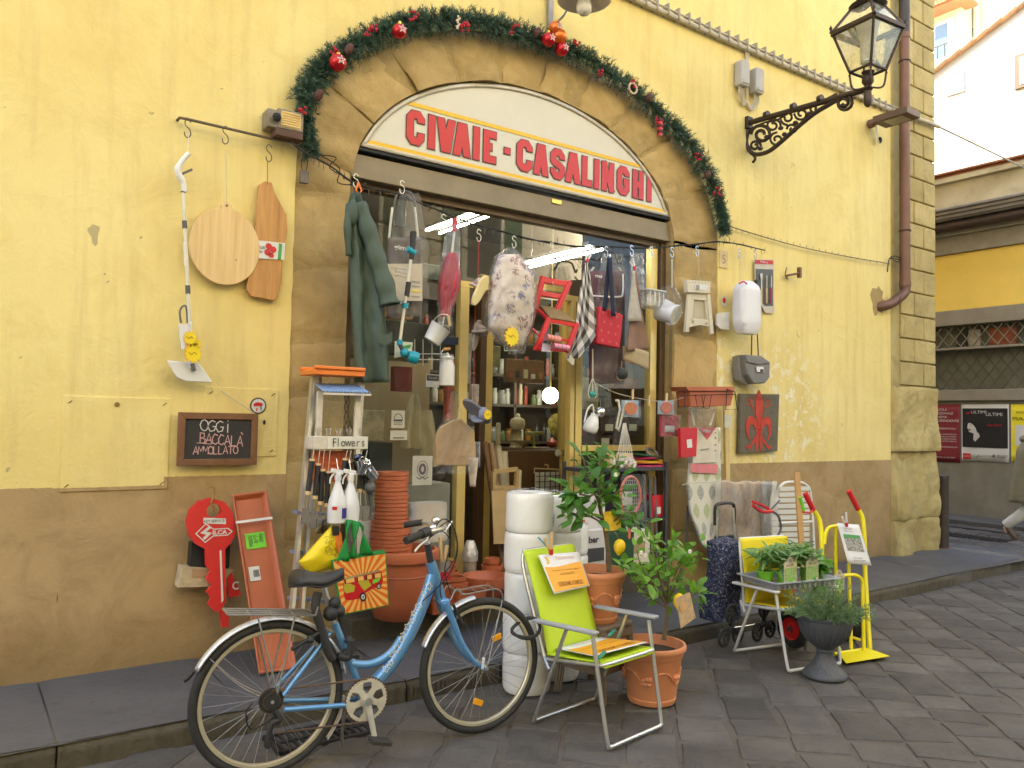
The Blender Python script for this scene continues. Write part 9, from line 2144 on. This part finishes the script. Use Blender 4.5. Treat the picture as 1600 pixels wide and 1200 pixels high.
def card(c,lab,w=.115,h=.165):
 t=T('plant_label',lab,'plant label',c,R_(-8));m=M();P=[(-w/2,0),(w/2,0),(w/2,h*.8),(w*.25,h*.86)]+[(w*.25*math.cos(a),h*.86+w*.25*math.sin(a))for a in(PI*.2,PI*.4,PI*.6,PI*.8)]+[(-w*.25,h*.86),(-w/2,h*.8)]
 m.prism(P,(0,0,0),UX,UZ,(0,.0015,0));m.build('card',CARD,t,smooth=False);M().prism([(-w*.45,h*.05),(w*.45,h*.12),(w*.45,h*.62),(-w*.45,h*.58)],(0,-.001,0),UX,UZ,(0,0,0)).build('herb_print',mat('herb_print',(.30,.45,.14),.6,0,.5,60),t,smooth=False)
 M().prism([(-w*.1,h*.05),(w*.15,h*.02),(w*.3,h*.22),(0,h*.15)],(0,-.002,0),UX,UZ,(0,0,0)).build('print',mat('lime_label'),t,smooth=False)
 text('SALVIA',(0,-.0025,h*.7),UX,UZ,.011,mat('ink'),t,width=w*.6,w=False);M().lathe([(w*.13,0),(w*.13,.001)],(0,-.002,h*.9),(0,-1,0),10).build('print',mat('ink_grey'),t);return t
card(chl(c2_,(-.115,-.155,.55)),'cream herb card on the tray, left one');card(chl(c2_,(-.075,-.12,.56)),'cream herb card tucked behind the left one');card(chl(c2_,(.09,-.15,.55)),'cream herb card on the tray, right one')
bpos=W(1281,928,3.42)
t=T('plant_stand','dark three legged plant stand behind the urn under the basil','plant stand',(bpos.x,3.42,bpos.z-.415));M().lathe([(.07,.40),(.075,.405),(.07,.415)],n=20).build('top_plate',UR,t)
for k in range(3):a=2*PI*k/3;M().tube([(.05*math.cos(a),.05*math.sin(a),.40),(.1*math.cos(a),.1*math.sin(a),0)],.008,8).build('leg',UR,t)
hb_=herb(Vector((bpos.x,3.42,bpos.z)),'potted basil between the yellow chair and the hand truck',bp_,99,.065,.19,r3,(.8,1.4));card(bpos+Vector((.05,-.12,.04)),'basil card in front of the yellow hand truck',.10,.14)
# rosemary in the urn: fine needles nobody could count
t=T('rosemary_plant','bushy rosemary growing in the dark grey urn','rosemary',(4.70,3.10,.37));r4=random.Random(12);m=M();st_m=M();vs_g=[];fs_g=[];gr=r4
for i in range(170):
 a=r4.uniform(0,2*PI);k=r4.random()**.6;L=r4.uniform(.12,.27)*(1.1-.3*k);d=Vector((math.cos(a)*k*1.0,math.sin(a)*k*1.0,1.15-.75*k)).normalized();b0=Vector((.12*k*math.cos(a),.12*k*math.sin(a),0));P=cat([b0,b0+d*L*.5+Vector((0,0,.01)),b0+d*L+Vector((0,0,-.03*k))],4);st_m.tube(P,.0014,4,caps=False)
 for j in range(60):
  f=.15+.85*j/60;q_=P[min(len(P)-1,int(f*len(P)))]+Vector((r4.uniform(-.004,.004),)*3);e=Vector((r4.uniform(-1,1),r4.uniform(-1,1),r4.uniform(-1,1)));needle(q_,(d*.8+(e-d*e.dot(d)).normalized()*.7).normalized(),r4.uniform(.018,.032),.0017)
st_m.build('stems',mat('stem_green'),t);m.v=vs_g;m.f=fs_g;m.uv=[];o=m.build('needles',mat('rosemary_green',(.15,.23,.10),.6,0,.3,12,0),t,smooth=False,recalc=False);o['kind']='stuff'
print('objects',len(bpy.data.objects))
